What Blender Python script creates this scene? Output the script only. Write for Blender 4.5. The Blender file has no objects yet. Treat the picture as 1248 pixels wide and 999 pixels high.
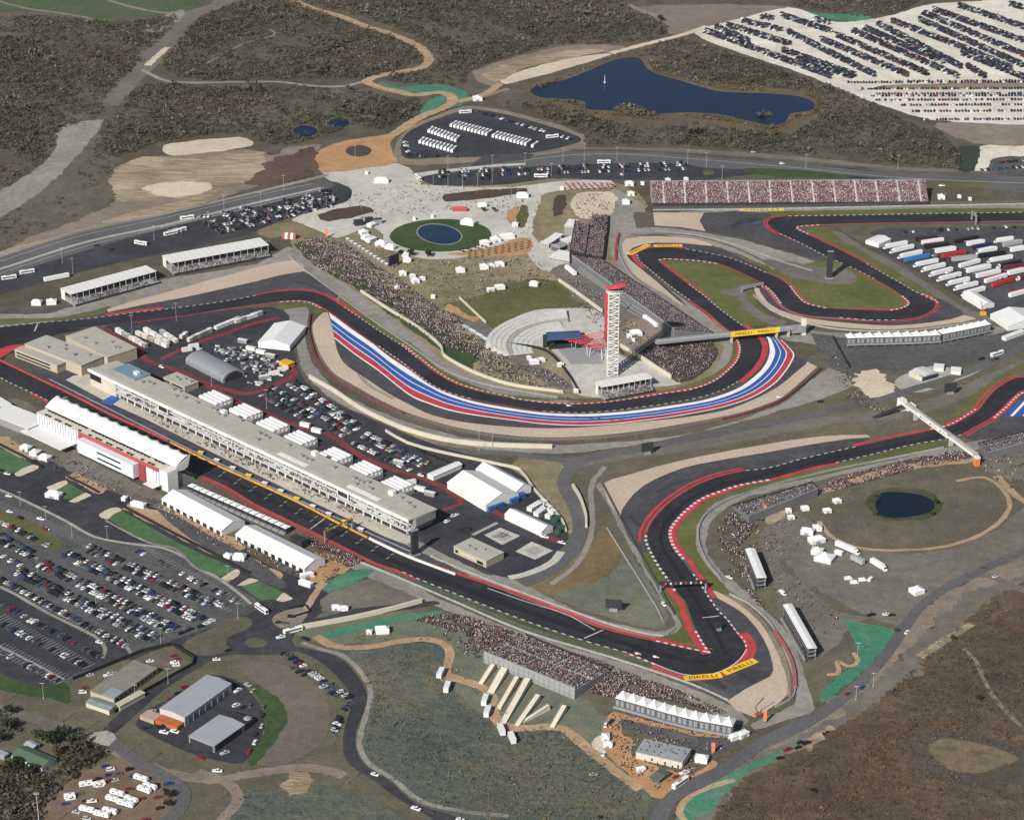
import bpy, math, random
import numpy as np
from mathutils import Vector
from mathutils.geometry import tessellate_polygon
SC = bpy.context.scene
COL = SC.collection
rng = random.Random(7)
npr = np.random.default_rng(11)

# ---------------------------------------------------------------- camera, sun, sky, exposure
FPX, PITCH, CAMH = 3000.0, math.radians(25.0), 808.0
cam_d = bpy.data.cameras.new("camera")
cam = bpy.data.objects.new("camera", cam_d)
COL.objects.link(cam)
cam.location = (0, 0, CAMH)
cam.rotation_euler = (math.radians(90) - PITCH, 0, 0)
cam_d.sensor_width = 36
cam_d.lens = 36 * FPX / 1248
cam_d.clip_start = 10
cam_d.clip_end = 20000
SC.camera = cam
SUN_EL, SUN_AZ = math.radians(35), math.radians(180 + 31)
world = bpy.data.worlds.new("World")
SC.world = world
world.use_nodes = True
wn = world.node_tree
for n in list(wn.nodes):
    wn.nodes.remove(n)
sky = wn.nodes.new("ShaderNodeTexSky")
sky.sky_type = 'NISHITA'
sky.sun_disc = False
sky.sun_elevation = SUN_EL
sky.sun_rotation = SUN_AZ
bg = wn.nodes.new("ShaderNodeBackground")
bg.inputs["Strength"].default_value = 0.065
wo = wn.nodes.new("ShaderNodeOutputWorld")
wn.links.new(sky.outputs[0], bg.inputs[0])
wn.links.new(bg.outputs[0], wo.inputs[0])
sun_d = bpy.data.lights.new("sun", 'SUN')
sun_d.energy = 5.0
sun_d.angle = math.radians(0.5)
sun_d.color = (1.0, 0.96, 0.895)
sun = bpy.data.objects.new("sun", sun_d)
COL.objects.link(sun)
Ldir = Vector((math.sin(SUN_AZ) * math.cos(SUN_EL), math.cos(SUN_AZ) * math.cos(SUN_EL), math.sin(SUN_EL)))
sun.rotation_euler = Ldir.to_track_quat('Z', 'Y').to_euler()
sun.location = (0, 1500, 1500)
SC.view_settings.view_transform = 'Standard'
SC.view_settings.look = 'None'
SC.view_settings.exposure = 0.2
SC.view_settings.gamma = 1.0
SC.view_settings.use_curve_mapping = False
SC.cycles.max_bounces = 6
SC.cycles.diffuse_bounces = 2

# ---------------------------------------------------------------- survey: where a sight line of the photograph meets a level
def W(px, py, z=0.0):
    xc, yc = (px - 624) / FPX, (py - 499.5) / FPX
    cp, sp = math.cos(PITCH), math.sin(PITCH)
    dx, dy, dz = xc, cp - yc * sp, -sp - yc * cp
    t = (z - CAMH) / dz
    return Vector((dx * t, dy * t, z))
def smooth(pts, n=6, closed=False):
    P = [Vector(p) for p in pts]
    out, m = [], len(P)
    for i in range(m if closed else m - 1):
        if closed:
            a, b, c, d = P[i - 1], P[i], P[(i + 1) % m], P[(i + 2) % m]
        else:
            b, c = P[i], P[i + 1]
            a = P[i - 1] if i else b * 2 - c
            d = P[i + 2] if i + 2 < m else c * 2 - b
        # centripetal-ish: limit the tangents so uneven spacing does not overshoot
        l1, l0, l2 = (c - b).length, (b - a).length, (d - c).length
        t1 = (c - a) * (l1 / max(l0 + l1, 1e-6))
        t2 = (d - b) * (l1 / max(l2 + l1, 1e-6))
        for k in range(n):
            t = k / n
            h = (2*t**3-3*t**2+1, t**3-2*t**2+t, -2*t**3+3*t**2, t**3-t**2)
            out.append(b * h[0] + t1 * h[1] + c * h[2] + t2 * h[3])
    if not closed:
        out.append(P[-1])
    return out
def line(pts_px, n=6, z=0.0, closed=False):
    return smooth([W(x, y, z) for x, y in pts_px], n, closed) if n > 1 else [W(x, y, z) for x, y in pts_px]
def resample(P, n):
    d = [0.0]
    for a, b in zip(P, P[1:]):
        d.append(d[-1] + (b - a).length)
    out, j = [], 0
    for i in range(n):
        t = d[-1] * i / (n - 1)
        while j < len(P) - 2 and d[j + 1] < t:
            j += 1
        f = (t - d[j]) / max(d[j + 1] - d[j], 1e-9)
        out.append(P[j].lerp(P[j + 1], min(max(f, 0), 1)))
    return out
def length(P):
    return sum((b - a).length for a, b in zip(P, P[1:]))
def offset(P, dist):
    out = []
    for i, p in enumerate(P):
        a, b = P[max(i - 1, 0)], P[min(i + 1, len(P) - 1)]
        t = (b - a).normalized()
        out.append(p + Vector((-t.y, t.x, 0)) * dist)   # + = to the left of travel
    return out
def inside(x, y, P):
    c = False
    j = len(P) - 1
    for i in range(len(P)):
        if (P[i].y > y) != (P[j].y > y) and x < (P[j].x - P[i].x) * (y - P[i].y) / (P[j].y - P[i].y) + P[i].x:
            c = not c
        j = i
    return c
def inside_np(X, Y, P):
    c = np.zeros(len(X), bool)
    j = len(P) - 1
    for i in range(len(P)):
        yi, yj, xi, xj = P[i].y, P[j].y, P[i].x, P[j].x
        if yi != yj:
            c ^= ((yi > Y) != (yj > Y)) & (X < (xj - xi) * (Y - yi) / (yj - yi) + xi)
        j = i
    return c

# ---------------------------------------------------------------- materials
MATS = {}
def _new(name):
    m = bpy.data.materials.new(name)
    m.use_nodes = True
    nt = m.node_tree
    b = nt.nodes["Principled BSDF"]
    return m, nt, b
def pos_noise(nt, scale, detail=3.0, rough=0.6, stretch=None, coord='pos'):
    if coord == 'pos':
        g = nt.nodes.new("ShaderNodeNewGeometry").outputs["Position"]
    else:
        g = nt.nodes.new("ShaderNodeTexCoord").outputs["Object"]
    if stretch:
        mp = nt.nodes.new("ShaderNodeMapping")
        mp.inputs["Rotation"].default_value = (0, 0, stretch[0])
        mp.inputs["Scale"].default_value = (stretch[1], stretch[2], 1)
        nt.links.new(g, mp.inputs[0])
        g = mp.outputs[0]
    n = nt.nodes.new("ShaderNodeTexNoise")
    n.inputs["Scale"].default_value = scale
    n.inputs["Detail"].default_value = detail
    n.inputs["Roughness"].default_value = rough
    nt.links.new(g, n.inputs["Vector"])
    return n.outputs["Fac"]
def ramp(nt, fac, stops):
    r = nt.nodes.new("ShaderNodeValToRGB")
    e = r.color_ramp.elements
    while len(e) < len(stops):
        e.new(0.5)
    for el, (p, c) in zip(e, stops):
        el.position = p
        el.color = (*c, 1)
    nt.links.new(fac, r.inputs[0])
    return r.outputs[0]
def mix(nt, fac, a, b, mode='MIX'):
    m = nt.nodes.new("ShaderNodeMix")
    m.data_type = 'RGBA'
    m.blend_type = mode
    if isinstance(fac, (int, float)):
        m.inputs[0].default_value = fac
    else:
        nt.links.new(fac, m.inputs[0])
    for s, v in ((6, a), (7, b)):
        if isinstance(v, tuple):
            m.inputs[s].default_value = (*v, 1)
        else:
            nt.links.new(v, m.inputs[s])
    return m.outputs[2]
def ground_mat(name, cols, big=0.012, small=0.12, fine=0.7, rough=0.95, amount=0.5, stretch=None, spread=0.16, bump=0.0):
    """cols: dark, mid, light base colours mixed by noise at three sizes"""
    if name in MATS:
        return MATS[name]
    m, nt, b = _new(name)
    a = pos_noise(nt, big, 4, 0.6)
    c = pos_noise(nt, small, 5, 0.65, stretch)
    d = pos_noise(nt, fine, 2, 0.5, stretch)
    mx = nt.nodes.new("ShaderNodeMath"); mx.operation = 'MULTIPLY_ADD'
    nt.links.new(c, mx.inputs[0]); mx.inputs[1].default_value = amount
    m2 = nt.nodes.new("ShaderNodeMath"); m2.operation = 'MULTIPLY'
    nt.links.new(a, m2.inputs[0]); m2.inputs[1].default_value = 1 - amount
    nt.links.new(m2.outputs[0], mx.inputs[2])
    col = ramp(nt, mx.outputs[0], [(0.5 - spread, cols[0]), (0.5, cols[1]), (0.5 + spread, cols[2])])
    v = ramp(nt, d, [(0.3, (0.78,) * 3), (0.7, (1.18,) * 3)])
    col = mix(nt, 1.0, col, v, 'MULTIPLY')
    nt.links.new(col, b.inputs["Base Color"])
    b.inputs["Roughness"].default_value = rough
    b.inputs["Specular IOR Level"].default_value = 0.2
    if bump:
        bp = nt.nodes.new("ShaderNodeBump")
        bp.inputs["Strength"].default_value = bump
        bp.inputs["Distance"].default_value = 1.5
        nt.links.new(c, bp.inputs["Height"])
        nt.links.new(bp.outputs[0], b.inputs["Normal"])
    MATS[name] = m
    return m
def mat(name, col, rough=0.6, var=0.12, scale=0.35, metal=0.0, spec=0.3, seams=None):
    """plain painted or built surface, slightly uneven; seams=(period m, darkening, axis)"""
    if name in MATS:
        return MATS[name]
    m, nt, b = _new(name)
    f = pos_noise(nt, scale, 4, 0.65, coord='obj')
    c = ramp(nt, f, [(0.3, tuple(x * (1 - var) for x in col)), (0.7, tuple(min(x * (1 + var), 0.95) for x in col))])
    if seams:
        tc = nt.nodes.new("ShaderNodeTexCoord")
        sx = nt.nodes.new("ShaderNodeSeparateXYZ")
        nt.links.new(tc.outputs["Object"], sx.inputs[0])
        md = nt.nodes.new("ShaderNodeMath"); md.operation = 'PINGPONG'
        nt.links.new(sx.outputs[seams[2]], md.inputs[0]); md.inputs[1].default_value = seams[0] / 2
        lt = nt.nodes.new("ShaderNodeMath"); lt.operation = 'LESS_THAN'
        nt.links.new(md.outputs[0], lt.inputs[0]); lt.inputs[1].default_value = seams[0] * seams[3] if len(seams) > 3 else seams[0] * 0.06
        c = mix(nt, lt.outputs[0], c, tuple(x * seams[1] for x in col))
    nt.links.new(c, b.inputs["Base Color"])
    b.inputs["Roughness"].default_value = rough
    b.inputs["Metallic"].default_value = metal
    b.inputs["Specular IOR Level"].default_value = spec
    MATS[name] = m
    return m
def attr_mat(name, rough=0.7, spec=0.3):
    if name in MATS:
        return MATS[name]
    m, nt, b = _new(name)
    a = nt.nodes.new("ShaderNodeAttribute")
    a.attribute_name = "Tint"
    nt.links.new(a.outputs["Color"], b.inputs["Base Color"])
    b.inputs["Roughness"].default_value = rough
    b.inputs["Specular IOR Level"].default_value = spec
    MATS[name] = m
    return m

# ---------------------------------------------------------------- mesh builder
class MB:
    def __init__(s):
        s.v, s.f, s.m = [], [], []
    def add(s, verts, faces, mi=0):
        o = len(s.v)
        s.v += [tuple(p) for p in verts]
        s.f += [tuple(i + o for i in f) for f in faces]
        s.m += [mi] * len(faces)
        return s
    def quad(s, a, b, c, d, mi=0):
        return s.add((a, b, c, d), ((0, 1, 2, 3),), mi)
    def box(s, x0, x1, y0, y1, z0, z1, mi=0, top=None):
        v = [(x0, y0, z0), (x1, y0, z0), (x1, y1, z0), (x0, y1, z0), (x0, y0, z1), (x1, y0, z1), (x1, y1, z1), (x0, y1, z1)]
        s.add(v, ((0, 3, 2, 1), (0, 1, 5, 4), (1, 2, 6, 5), (2, 3, 7, 6), (3, 0, 4, 7)), mi)
        s.f.append(tuple(len(s.v) - 8 + i for i in (4, 5, 6, 7)))
        s.m.append(mi if top is None else top)
        return s
    def prism(s, pts, z0, z1, mi=0, top=None, bottom=True):
        """pts: plan outline (x, y) anticlockwise; z0/z1 may be lists"""
        n = len(pts)
        zz0 = z0 if isinstance(z0, (list, tuple)) else [z0] * n
        zz1 = z1 if isinstance(z1, (list, tuple)) else [z1] * n
        v = [(p[0], p[1], zz0[i]) for i, p in enumerate(pts)] + [(p[0], p[1], zz1[i]) for i, p in enumerate(pts)]
        f = [(i, (i + 1) % n, n + (i + 1) % n, n + i) for i in range(n)]
        s.add(v, f, mi)
        o = len(s.v) - 2 * n
        tri = tessellate_polygon([[Vector((p[0], p[1], 0)) for p in pts]])
        for t in tri:
            a, b, c = t
            pa, pb, pc = pts[a], pts[b], pts[c]
            if (pb[0]-pa[0])*(pc[1]-pa[1]) - (pb[1]-pa[1])*(pc[0]-pa[0]) < 0:
                a, b, c = c, b, a
            s.f.append((o + n + a, o + n + b, o + n + c)); s.m.append(mi if top is None else top)
            if bottom:
                s.f.append((o + c, o + b, o + a)); s.m.append(mi)
        return s
    def section(s, prof, x0, x1, mi=0, axis='x'):
        """profile (y, z) extruded along x, closed ends"""
        n = len(prof)
        if axis == 'x':
            v = [(x0, p[0], p[1]) for p in prof] + [(x1, p[0], p[1]) for p in prof]
        else:
            v = [(p[0], x0, p[1]) for p in prof] + [(p[0], x1, p[1]) for p in prof]
        f = [(i, (i + 1) % n, n + (i + 1) % n, n + i) for i in range(n)]
        f += [tuple(range(n))[::-1], tuple(range(n, 2 * n))]
        return s.add(v, f, mi)
    def tube(s, a, b, r0, r1=None, n=6, mi=0):
        a, b = Vector(a), Vector(b)
        r1 = r0 if r1 is None else r1
        d = (b - a).normalized()
        u = d.orthogonal().normalized()
        w = d.cross(u)
        v = [a + (u * math.cos(2*math.pi*i/n) + w * math.sin(2*math.pi*i/n)) * r0 for i in range(n)]
        v += [b + (u * math.cos(2*math.pi*i/n) + w * math.sin(2*math.pi*i/n)) * r1 for i in range(n)]
        f = [(i, (i + 1) % n, n + (i + 1) % n, n + i) for i in range(n)] + [tuple(range(n))[::-1], tuple(range(n, 2 * n))]
        return s.add(v, f, mi)
    def strip(s, A, B, mi=0):
        """quads between two equal polylines; a shared vertex row so it is one piece"""
        n = len(A)
        return s.add(list(A) + list(B), [(i, i + 1, n + i + 1, n + i) for i in range(n - 1)], mi)
    def build(s, name, mats, parent=None, loc=None, rz=0.0, smooth_=False):
        me = bpy.data.meshes.new(name)
        me.from_pydata(s.v, [], s.f)
        for m in (mats if isinstance(mats, (list, tuple)) else [mats]):
            me.materials.append(m)
        me.polygons.foreach_set("material_index", s.m)
        if smooth_:
            me.polygons.foreach_set("use_smooth", [True] * len(s.f))
        me.update()
        o = bpy.data.objects.new(name, me)
        COL.objects.link(o)
        if parent is not None:
            o.parent = parent
        if loc is not None:
            o.location = loc
            o.rotation_euler = (0, 0, rz)
        return o
def tag(o, label, cat, group=None):
    o["label"] = label
    o["category"] = cat
    if group:
        o["group"] = group
    return o
def thing(name, label, cat, loc, rz=0.0, group=None):
    o = bpy.data.objects.new(name, None)
    o.empty_display_size = 1
    COL.objects.link(o)
    o.location = loc
    o.rotation_euler = (0, 0, rz)
    return tag(o, label, cat, group)
def frame(a, b, c, h):
    """a, b: ends of the near roof edge, c: a point of the far edge, as seen at height h -> base point, turn, length, depth"""
    A, B, C = W(*a, h), W(*b, h), W(*c, h)
    u = (B - A); L = u.length; u = u / L
    n = Vector((-u.y, u.x, 0))
    d = (C - A).dot(n)
    return Vector((A.x, A.y, 0)), math.atan2(u.y, u.x), L, d
LAYER = 0.05
from mathutils import noise as mnoise
NATURAL = set()
def ragged(P, amp, seg=2.5):
    """an outline as ground really has it: uneven by a metre or so"""
    n = min(max(int((length(P + [P[0]])) / seg), 12), 900)
    Q = resample(P + [P[0]], n + 1)[:-1]
    out = []
    for i, p in enumerate(Q):
        t = (Q[(i + 1) % n] - Q[i - 1]).normalized()
        d = amp * (mnoise.noise(p * .06) * 1.6 + mnoise.noise(p * .21) + .6 * mnoise.noise(p * .6))
        out.append(p + Vector((-t.y, t.x, 0)) * d)
    return out
def flat(name, pts, layer, m, n=6, closed=True, world_pts=None):
    """a ground sheet traced from its outline"""
    P = world_pts if world_pts is not None else line(pts, n, 0.0, True)
    if m.name in NATURAL and world_pts is None:
        P = ragged(P, NAMP.get(name, 1.3))
    z = layer * LAYER
    tri = tessellate_polygon([[Vector((p.x, p.y, 0)) for p in P]])
    f = []
    for a, b, c in tri:
        pa, pb, pc = P[a], P[b], P[c]
        f.append((a, b, c) if (pb.x-pa.x)*(pc.y-pa.y) - (pb.y-pa.y)*(pc.x-pa.x) > 0 else (c, b, a))
    mb = MB().add([(p.x, p.y, z) for p in P], f)
    o = mb.build(name, m)
    o["kind"] = "structure"
    return o
def band(name, A, B, layer, m, n=6, samples=160):
    a = resample(line(A, n), samples); b = resample(line(B, n), samples)
    z = Vector((0, 0, layer * LAYER))
    mb = MB().strip([p + z for p in a], [p + z for p in b])
    o = mb.build(name, m)
    o["kind"] = "structure"
    return o
def way(name, pts, w, layer, m, n=6, P=None, closed=False):
    P = P or line(pts, n, 0.0, closed)
    if closed:
        P = P + [P[0]]
    z = Vector((0, 0, layer * LAYER))
    if m.name in NATURAL and len(P) > 2:
        P = resample(P, max(int(length(P) / 2.5), 3))
        L_ = [p + (q - p) * (1 + .3 * mnoise.noise(p * .11) + .22 * mnoise.noise(p * .45)) for p, q in zip(P, offset(P, w / 2))]
        R_ = [p + (q - p) * (1 + .3 * mnoise.noise(p * .11 + Vector((9, 5, 3))) + .22 * mnoise.noise(p * .45 + Vector((4, 8, 1)))) for p, q in zip(P, offset(P, -w / 2))]
    else:
        L_, R_ = offset(P, w / 2), offset(P, -w / 2)
    mb = MB().strip([p + z for p in L_], [p + z for p in R_])
    o = mb.build(name, m)
    o["kind"] = "structure"
    return o
# ---------------------------------------------------------------- ground materials (real base colours)
M_SCRUB = ground_mat("scrub_ground", [(.06,.052,.036), (.092,.08,.055), (.135,.117,.082)], .008, .06, .4, spread=.14, bump=.5)
M_BROWN = ground_mat("brown_heath", [(.055,.045,.032), (.1,.07,.043), (.155,.118,.078)], .014, .08, .5, spread=.17, bump=1.0)
M_DRY = ground_mat("dry_grass", [(.078,.074,.05), (.11,.1,.068), (.15,.132,.092)], .012, .09, .5, spread=.15)
M_FIELD = ground_mat("rough_field", [(.056,.068,.066), (.1,.11,.086), (.175,.14,.078)], .014, .13, .5, spread=.17, amount=.5, bump=1.2)
M_SAGE = ground_mat("sage_turf", [(.09,.105,.072), (.135,.145,.1), (.19,.18,.12)], .02, .12, .6, spread=.15)
M_MEADOW = ground_mat("trodden_meadow", [(.14,.13,.068), (.215,.18,.105), (.3,.25,.155)], .012, .08, .5, spread=.15)
M_OLIVE = ground_mat("olive_turf", [(.07,.075,.026), (.1,.1,.038), (.145,.132,.06)], .02, .12, .6, spread=.15)
M_VERGE = ground_mat("verge_grass", [(.068,.08,.024), (.102,.112,.036), (.15,.14,.06)], .02, .12, .6, spread=.16)
M_LAWN = ground_mat("lawn", [(.026,.05,.016), (.042,.07,.024), (.065,.09,.036)], .03, .15, .6, spread=.16)
M_LAWN2 = ground_mat("synthetic_lawn", [(.045,.10,.04), (.065,.135,.055), (.09,.165,.08)], .05, .2, .9, spread=.16)
M_TEAL = ground_mat("seeded_bank", [(.055,.135,.085), (.05,.19,.115), (.14,.21,.145)], .03, .15, .7, spread=.17)
M_GREENFIELD = ground_mat("green_field", [(.05,.075,.032), (.068,.095,.042), (.1,.1,.055)], .01, .05, .3, spread=.15)
M_TRACK = ground_mat("track_asphalt", [(.018,.017,.022), (.026,.025,.031), (.04,.038,.045)], .03, .2, .9, rough=.75, spread=.13)
M_RUNOFF = ground_mat("runoff_asphalt", [(.044,.043,.047), (.062,.06,.066), (.086,.083,.088)], .025, .16, .8, rough=.9, spread=.12)
M_ROAD = ground_mat("road_asphalt", [(.082,.08,.084), (.104,.102,.104), (.13,.127,.126)], .02, .2, .8, rough=.9, spread=.15)
M_DARKROAD = ground_mat("new_asphalt", [(.028,.028,.034), (.04,.04,.047), (.06,.059,.066)], .025, .16, .8, rough=.9, spread=.12)
M_LOT = ground_mat("car_park_asphalt", [(.056,.056,.057), (.082,.081,.08), (.12,.117,.112)], .025, .2, .8, rough=.9, spread=.16)
M_GREYDIRT = ground_mat("grey_dirt", [(.105,.096,.08), (.145,.132,.11), (.195,.178,.15)], .02, .14, .7, spread=.16)
M_SERVICE = ground_mat("service_gravel", [(.17,.158,.138), (.24,.224,.196), (.32,.3,.265)], .02, .16, .9, spread=.17)
M_GRAVEL = ground_mat("trap_gravel", [(.4,.315,.235), (.46,.37,.28), (.52,.43,.33)], .02, .3, 1.2, spread=.18)
M_CONC = ground_mat("pale_concrete", [(.36,.34,.3), (.46,.44,.39), (.56,.54,.485)], .02, .12, .8, rough=.85, spread=.16)
M_CONC2 = ground_mat("dull_concrete", [(.26,.25,.225), (.33,.32,.285), (.4,.385,.345)], .02, .12, .8, rough=.85, spread=.16)
M_PITLANE = ground_mat("pit_apron", [(.36,.335,.285), (.45,.42,.36), (.52,.49,.43)], .03, .15, .8, rough=.85, spread=.17)
M_TAN = ground_mat("tan_earth", [(.19,.145,.09), (.31,.245,.165), (.45,.37,.265)], .015, .07, .5, spread=.13, bump=1.6, stretch=(.4, .5, 2.2))
M_SAND = ground_mat("pale_sand", [(.44,.365,.27), (.53,.45,.34), (.6,.52,.41)], .02, .12, .6, spread=.16)
M_ORANGE = ground_mat("orange_mulch", [(.3,.165,.075), (.39,.225,.11), (.47,.3,.165)], .03, .14, .7, spread=.16)
M_PATH = ground_mat("trodden_path", [(.26,.175,.1), (.36,.25,.15), (.46,.34,.22)], .03, .15, .7, spread=.16)
M_WHITELOT = ground_mat("white_rock", [(.42,.375,.3), (.6,.56,.48), (.72,.68,.6)], .012, .06, .5, spread=.17)
M_DIRT = ground_mat("bare_dirt", [(.15,.12,.09), (.21,.172,.13), (.27,.225,.175)], .015, .1, .6, spread=.16)
M_MULCHD = ground_mat("dark_mulch", [(.05,.036,.026), (.07,.05,.036), (.1,.07,.05)], .05, .3, 1, spread=.17)
M_RED = mat("red_paint", (.42,.045,.055), .7, .22, .12)
M_WHITE = mat("white_paint", (.76,.75,.73), .6, .1, .1)
M_BLUE = mat("blue_paint", (.03,.09,.32), .6, .12, .1)
M_YELLOW = mat("yellow_paint", (.8,.5,.02), .5, .08, .2)
M_BLACKP = mat("black_paint", (.02,.02,.02), .5)
M_LINE = mat("faded_line", (.5,.49,.46), .8, .2, .2)
M_REDWALK = ground_mat("red_walkway", [(.125,.026,.028), (.18,.036,.038), (.22,.06,.058)], .03, .2, .8, spread=.16)
NATURAL |= {"scrub_ground","brown_heath","dry_grass","rough_field","sage_turf","trodden_meadow","olive_turf","verge_grass","lawn","seeded_bank","green_field","grey_dirt","service_gravel","tan_earth","pale_sand","orange_mulch","trodden_path","white_rock","bare_dirt","dark_mulch","red_earth","reed_bed","russet_grass","pond_margin","wet_grass","trodden_hill","grey_brown_dirt","trailer_yard"}
NAMP = {"land": 3.5, "field": 2.2, "excavation": 4, "dirt_ground": 3, "slope": 4, "lake_shore": 3, "lawn": .2, "pool_kerb": .05, "plaza": .4, "excavation_floor": 3, "bare_earth": 4.5, "earth_patch": 1.6, "roundabout_island": .25, "grass_island": .4, "dirt_runway": 1.8, "meadow": 2, "mulch_circle": .4, "grass_infield": .5, "grass_verge": .5, "gravel_trap": .5, "service_road": .9, "sand_bunker": .4, "dam_face": .8}
def water_mat(name, col):
    m, nt, b = _new(name)
    f = pos_noise(nt, .02, 3)
    c = ramp(nt, f, [(.35, tuple(x * .8 for x in col)), (.65, tuple(x * 1.2 for x in col))])
    nt.links.new(c, b.inputs["Base Color"])
    b.inputs["Roughness"].default_value = .1
    b.inputs["IOR"].default_value = 1.22
    n = pos_noise(nt, .12, 6, .7)
    bp = nt.nodes.new("ShaderNodeBump"); bp.inputs["Strength"].default_value = .35; bp.inputs["Distance"].default_value = .8
    nt.links.new(n, bp.inputs["Height"]); nt.links.new(bp.outputs[0], b.inputs["Normal"])
    return m
M_LAKE = water_mat("lake_water", (.003,.011,.033))
M_POND = water_mat("dark_pond_water", (.006,.012,.022))
M_POOL = water_mat("pool_water", (.01,.03,.06))

# ---------------------------------------------------------------- base ground reaching the horizon
g = MB().quad((-9000, -300, 0), (9000, -300, 0), (9000, 15000, 0), (-9000, 15000, 0)).build("ground", M_SCRUB)
g["kind"] = "structure"

# ---------------------------------------------------------------- big zones
flat("field", [(-60,30),(-60,-30),(250,-30),(245,0),(222,14),(200,19),(150,23),(110,24),(60,13),(0,14)], 1, M_GREENFIELD)
flat("land", [(-80,640),(0,590),(60,560),(200,640),(330,720),(480,700),(640,740),(880,880),(800,1000),(780,1060),(-80,1060)], 1, M_DRY, 2)
flat("land", [(560,700),(640,700),(700,560),(760,545),(1000,430),(1300,380),(1300,690),(1180,702),(1090,760),(1000,850),(940,880),(880,880),(760,820),(640,745)], 1, M_DRY, 2)
flat("land", [(828,985),(880,948),(930,914),(991,884),(1038,850),(1079,809),(1110,765),(1140,740),(1194,703),(1300,660),(1300,1070),(800,1070)], 1, M_BROWN, 2)
flat("land", [(990,868),(1078,800),(1130,735),(1250,668),(1300,650),(1300,700),(1200,720),(1150,760),(1100,800),(1060,850),(1000,900),(930,925),(880,945)], 2, M_DIRT, 2)
flat("land", [(1132,908),(1150,900),(1190,905),(1225,915),(1240,925),(1215,935),(1190,942),(1160,938),(1140,925)], 2, ground_mat("straw_earth", [(.1,.08,.05),(.165,.13,.08),(.23,.185,.12)], .03, .12, .6))
flat("field", [(402,790),(440,784),(520,778),(542,785),(548,800),(545,815),(560,850),(590,870),(640,885),(690,890),(740,925),(790,968),(776,1060),(560,1060),(520,990),(475,950),(448,930),(436,905),(444,868),(450,845),(438,825),(415,800)], 2, M_FIELD)
flat("field", [(330,745),(520,748),(600,790),(700,845),(745,880),(740,925),(690,893),(610,885),(560,850),(545,815),(548,795),(520,782),(440,788),(400,790)], 1.5, M_SAGE)
flat("field", [(0,300),(0,240),(60,200),(118,160),(140,200),(138,240),(70,280)], 1, M_DRY)
flat("slope", [(880,948),(930,918),(991,888),(1040,856),(1085,812),(1118,775),(1150,745),(1200,715),(1260,700),(1200,735),(1160,770),(1120,815),(1080,850),(1020,885),(960,915),(910,945),(880,975),(868,1000),(840,1000)], 2.4, M_GREYDIRT, 3)
flat("slope", [(1105,905),(1130,890),(1180,892),(1240,905),(1290,900),(1300,960),(1230,955),(1180,960),(1130,945),(1108,925)], 1.6, ground_mat("ashen_grass", [(.06,.056,.046),(.085,.078,.062),(.12,.11,.085)]), 3)
way("dirt_track", [(1175,790),(1190,806),(1200,830),(1220,860),(1250,890)], 3, 2.6, M_DIRT)
way("dirt_track", [(1120,800),(1160,775),(1185,760)], 6, 2.6, M_TAN)
flat("bare_earth", [(985,900),(1000,890),(1012,884),(1016,890),(1000,902),(988,915)], 2.7, M_TAN, 2)
flat("dirt_ground", [(290,812),(340,808),(385,835),(400,860),(395,900),(350,930),(310,930),(335,900),(345,870),(330,845)], 3.05, ground_mat("wheel_worn_dirt", [(.1,.086,.066),(.135,.116,.09),(.18,.155,.12)]), 3)
# infield meadow and hills
flat("meadow", [(352,285),(430,255),(500,210),(640,215),(760,225),(790,262),(760,330),(900,410),(900,455),(820,480),(700,486),(600,470),(530,440),(440,370),(385,330)], 1, M_MEADOW, 2)
flat("field", [(540,372),(580,362),(610,350),(645,340),(690,345),(715,358),(724,375),(690,374),(650,380),(620,392),(598,408),(570,385)], 2, M_OLIVE)
flat("grass_bank", [(358,296),(383,322),(430,349),(470,379),(505,405),(534,425),(545,436),(575,452),(608,461),(612,450),(590,432),(540,400),(470,350),(400,310)], 2, M_LAWN)
flat("plaza", [(394,211),(484,199),(508,214),(515,225),(624,228),(680,221),(745,220),(745,228),(705,230),(664,236),(660,250),(655,275),(648,285),(662,300),(672,316),(690,330),(660,329),(645,312),(632,297),(600,302),(560,308),(520,305),(490,297),(470,288),(450,275),(430,284),(410,290),(390,282),(375,276),(355,268),(380,258),(420,247),(427,240),(420,230),(400,219)], 2, M_CONC, 2)
flat("concourse", [(652,300),(662,296),(690,300),(690,330),(668,331),(652,315)], 3, M_CONC, 2)
flat("road", [(672,330),(690,322),(730,340),(790,395),(800,440),(770,440),(740,420),(720,390),(700,362)], 3, M_GREYDIRT, 3)
flat("earth_bank", [(770,388),(800,395),(815,412),(800,428),(770,442),(755,432),(755,405)], 3.3, M_DIRT, 3)
flat("road", [(546,378),(552,374),(600,400),(650,440),(700,470),(690,476),(640,452),(590,420)], 3, M_GREYDIRT, 3)
flat("earth_bank", [(575,452),(600,430),(640,440),(680,452),(700,475),(690,484),(640,474)], 2.5, M_MEADOW, 3)
flat("paved_apron", [(600,404),(622,390),(652,378),(688,376),(724,377),(738,390),(746,420),(770,440),(800,440),(830,468),(790,472),(745,484),(706,482),(698,470),(690,448),(670,425),(640,420),(618,414)], 4, M_CONC, 2)
flat("crowd_hill", [(783,427),(814,414),(849,413),(871,418),(874,435),(862,451),(831,467),(812,457)], 4, ground_mat("trodden_hill", [(.05,.04,.035), (.075,.062,.052), (.1,.085,.07)]), 3)
flat("earth_patch", [(660,238),(672,235),(678,236),(672,260),(660,282),(648,276),(655,262)], 3, M_MEADOW, 2)
flat("earth_patch", [(678,238),(690,238),(684,262),(674,264)], 3.3, M_MULCHD, 2)
flat("earth_patch", [(702,236),(745,234),(750,240),(744,262),(726,268),(700,262)], 3, M_SAND, 3)
flat("earth_patch", [(619,258),(633,250),(632,270),(620,275)], 3.3, M_ORANGE, 2)
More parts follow.
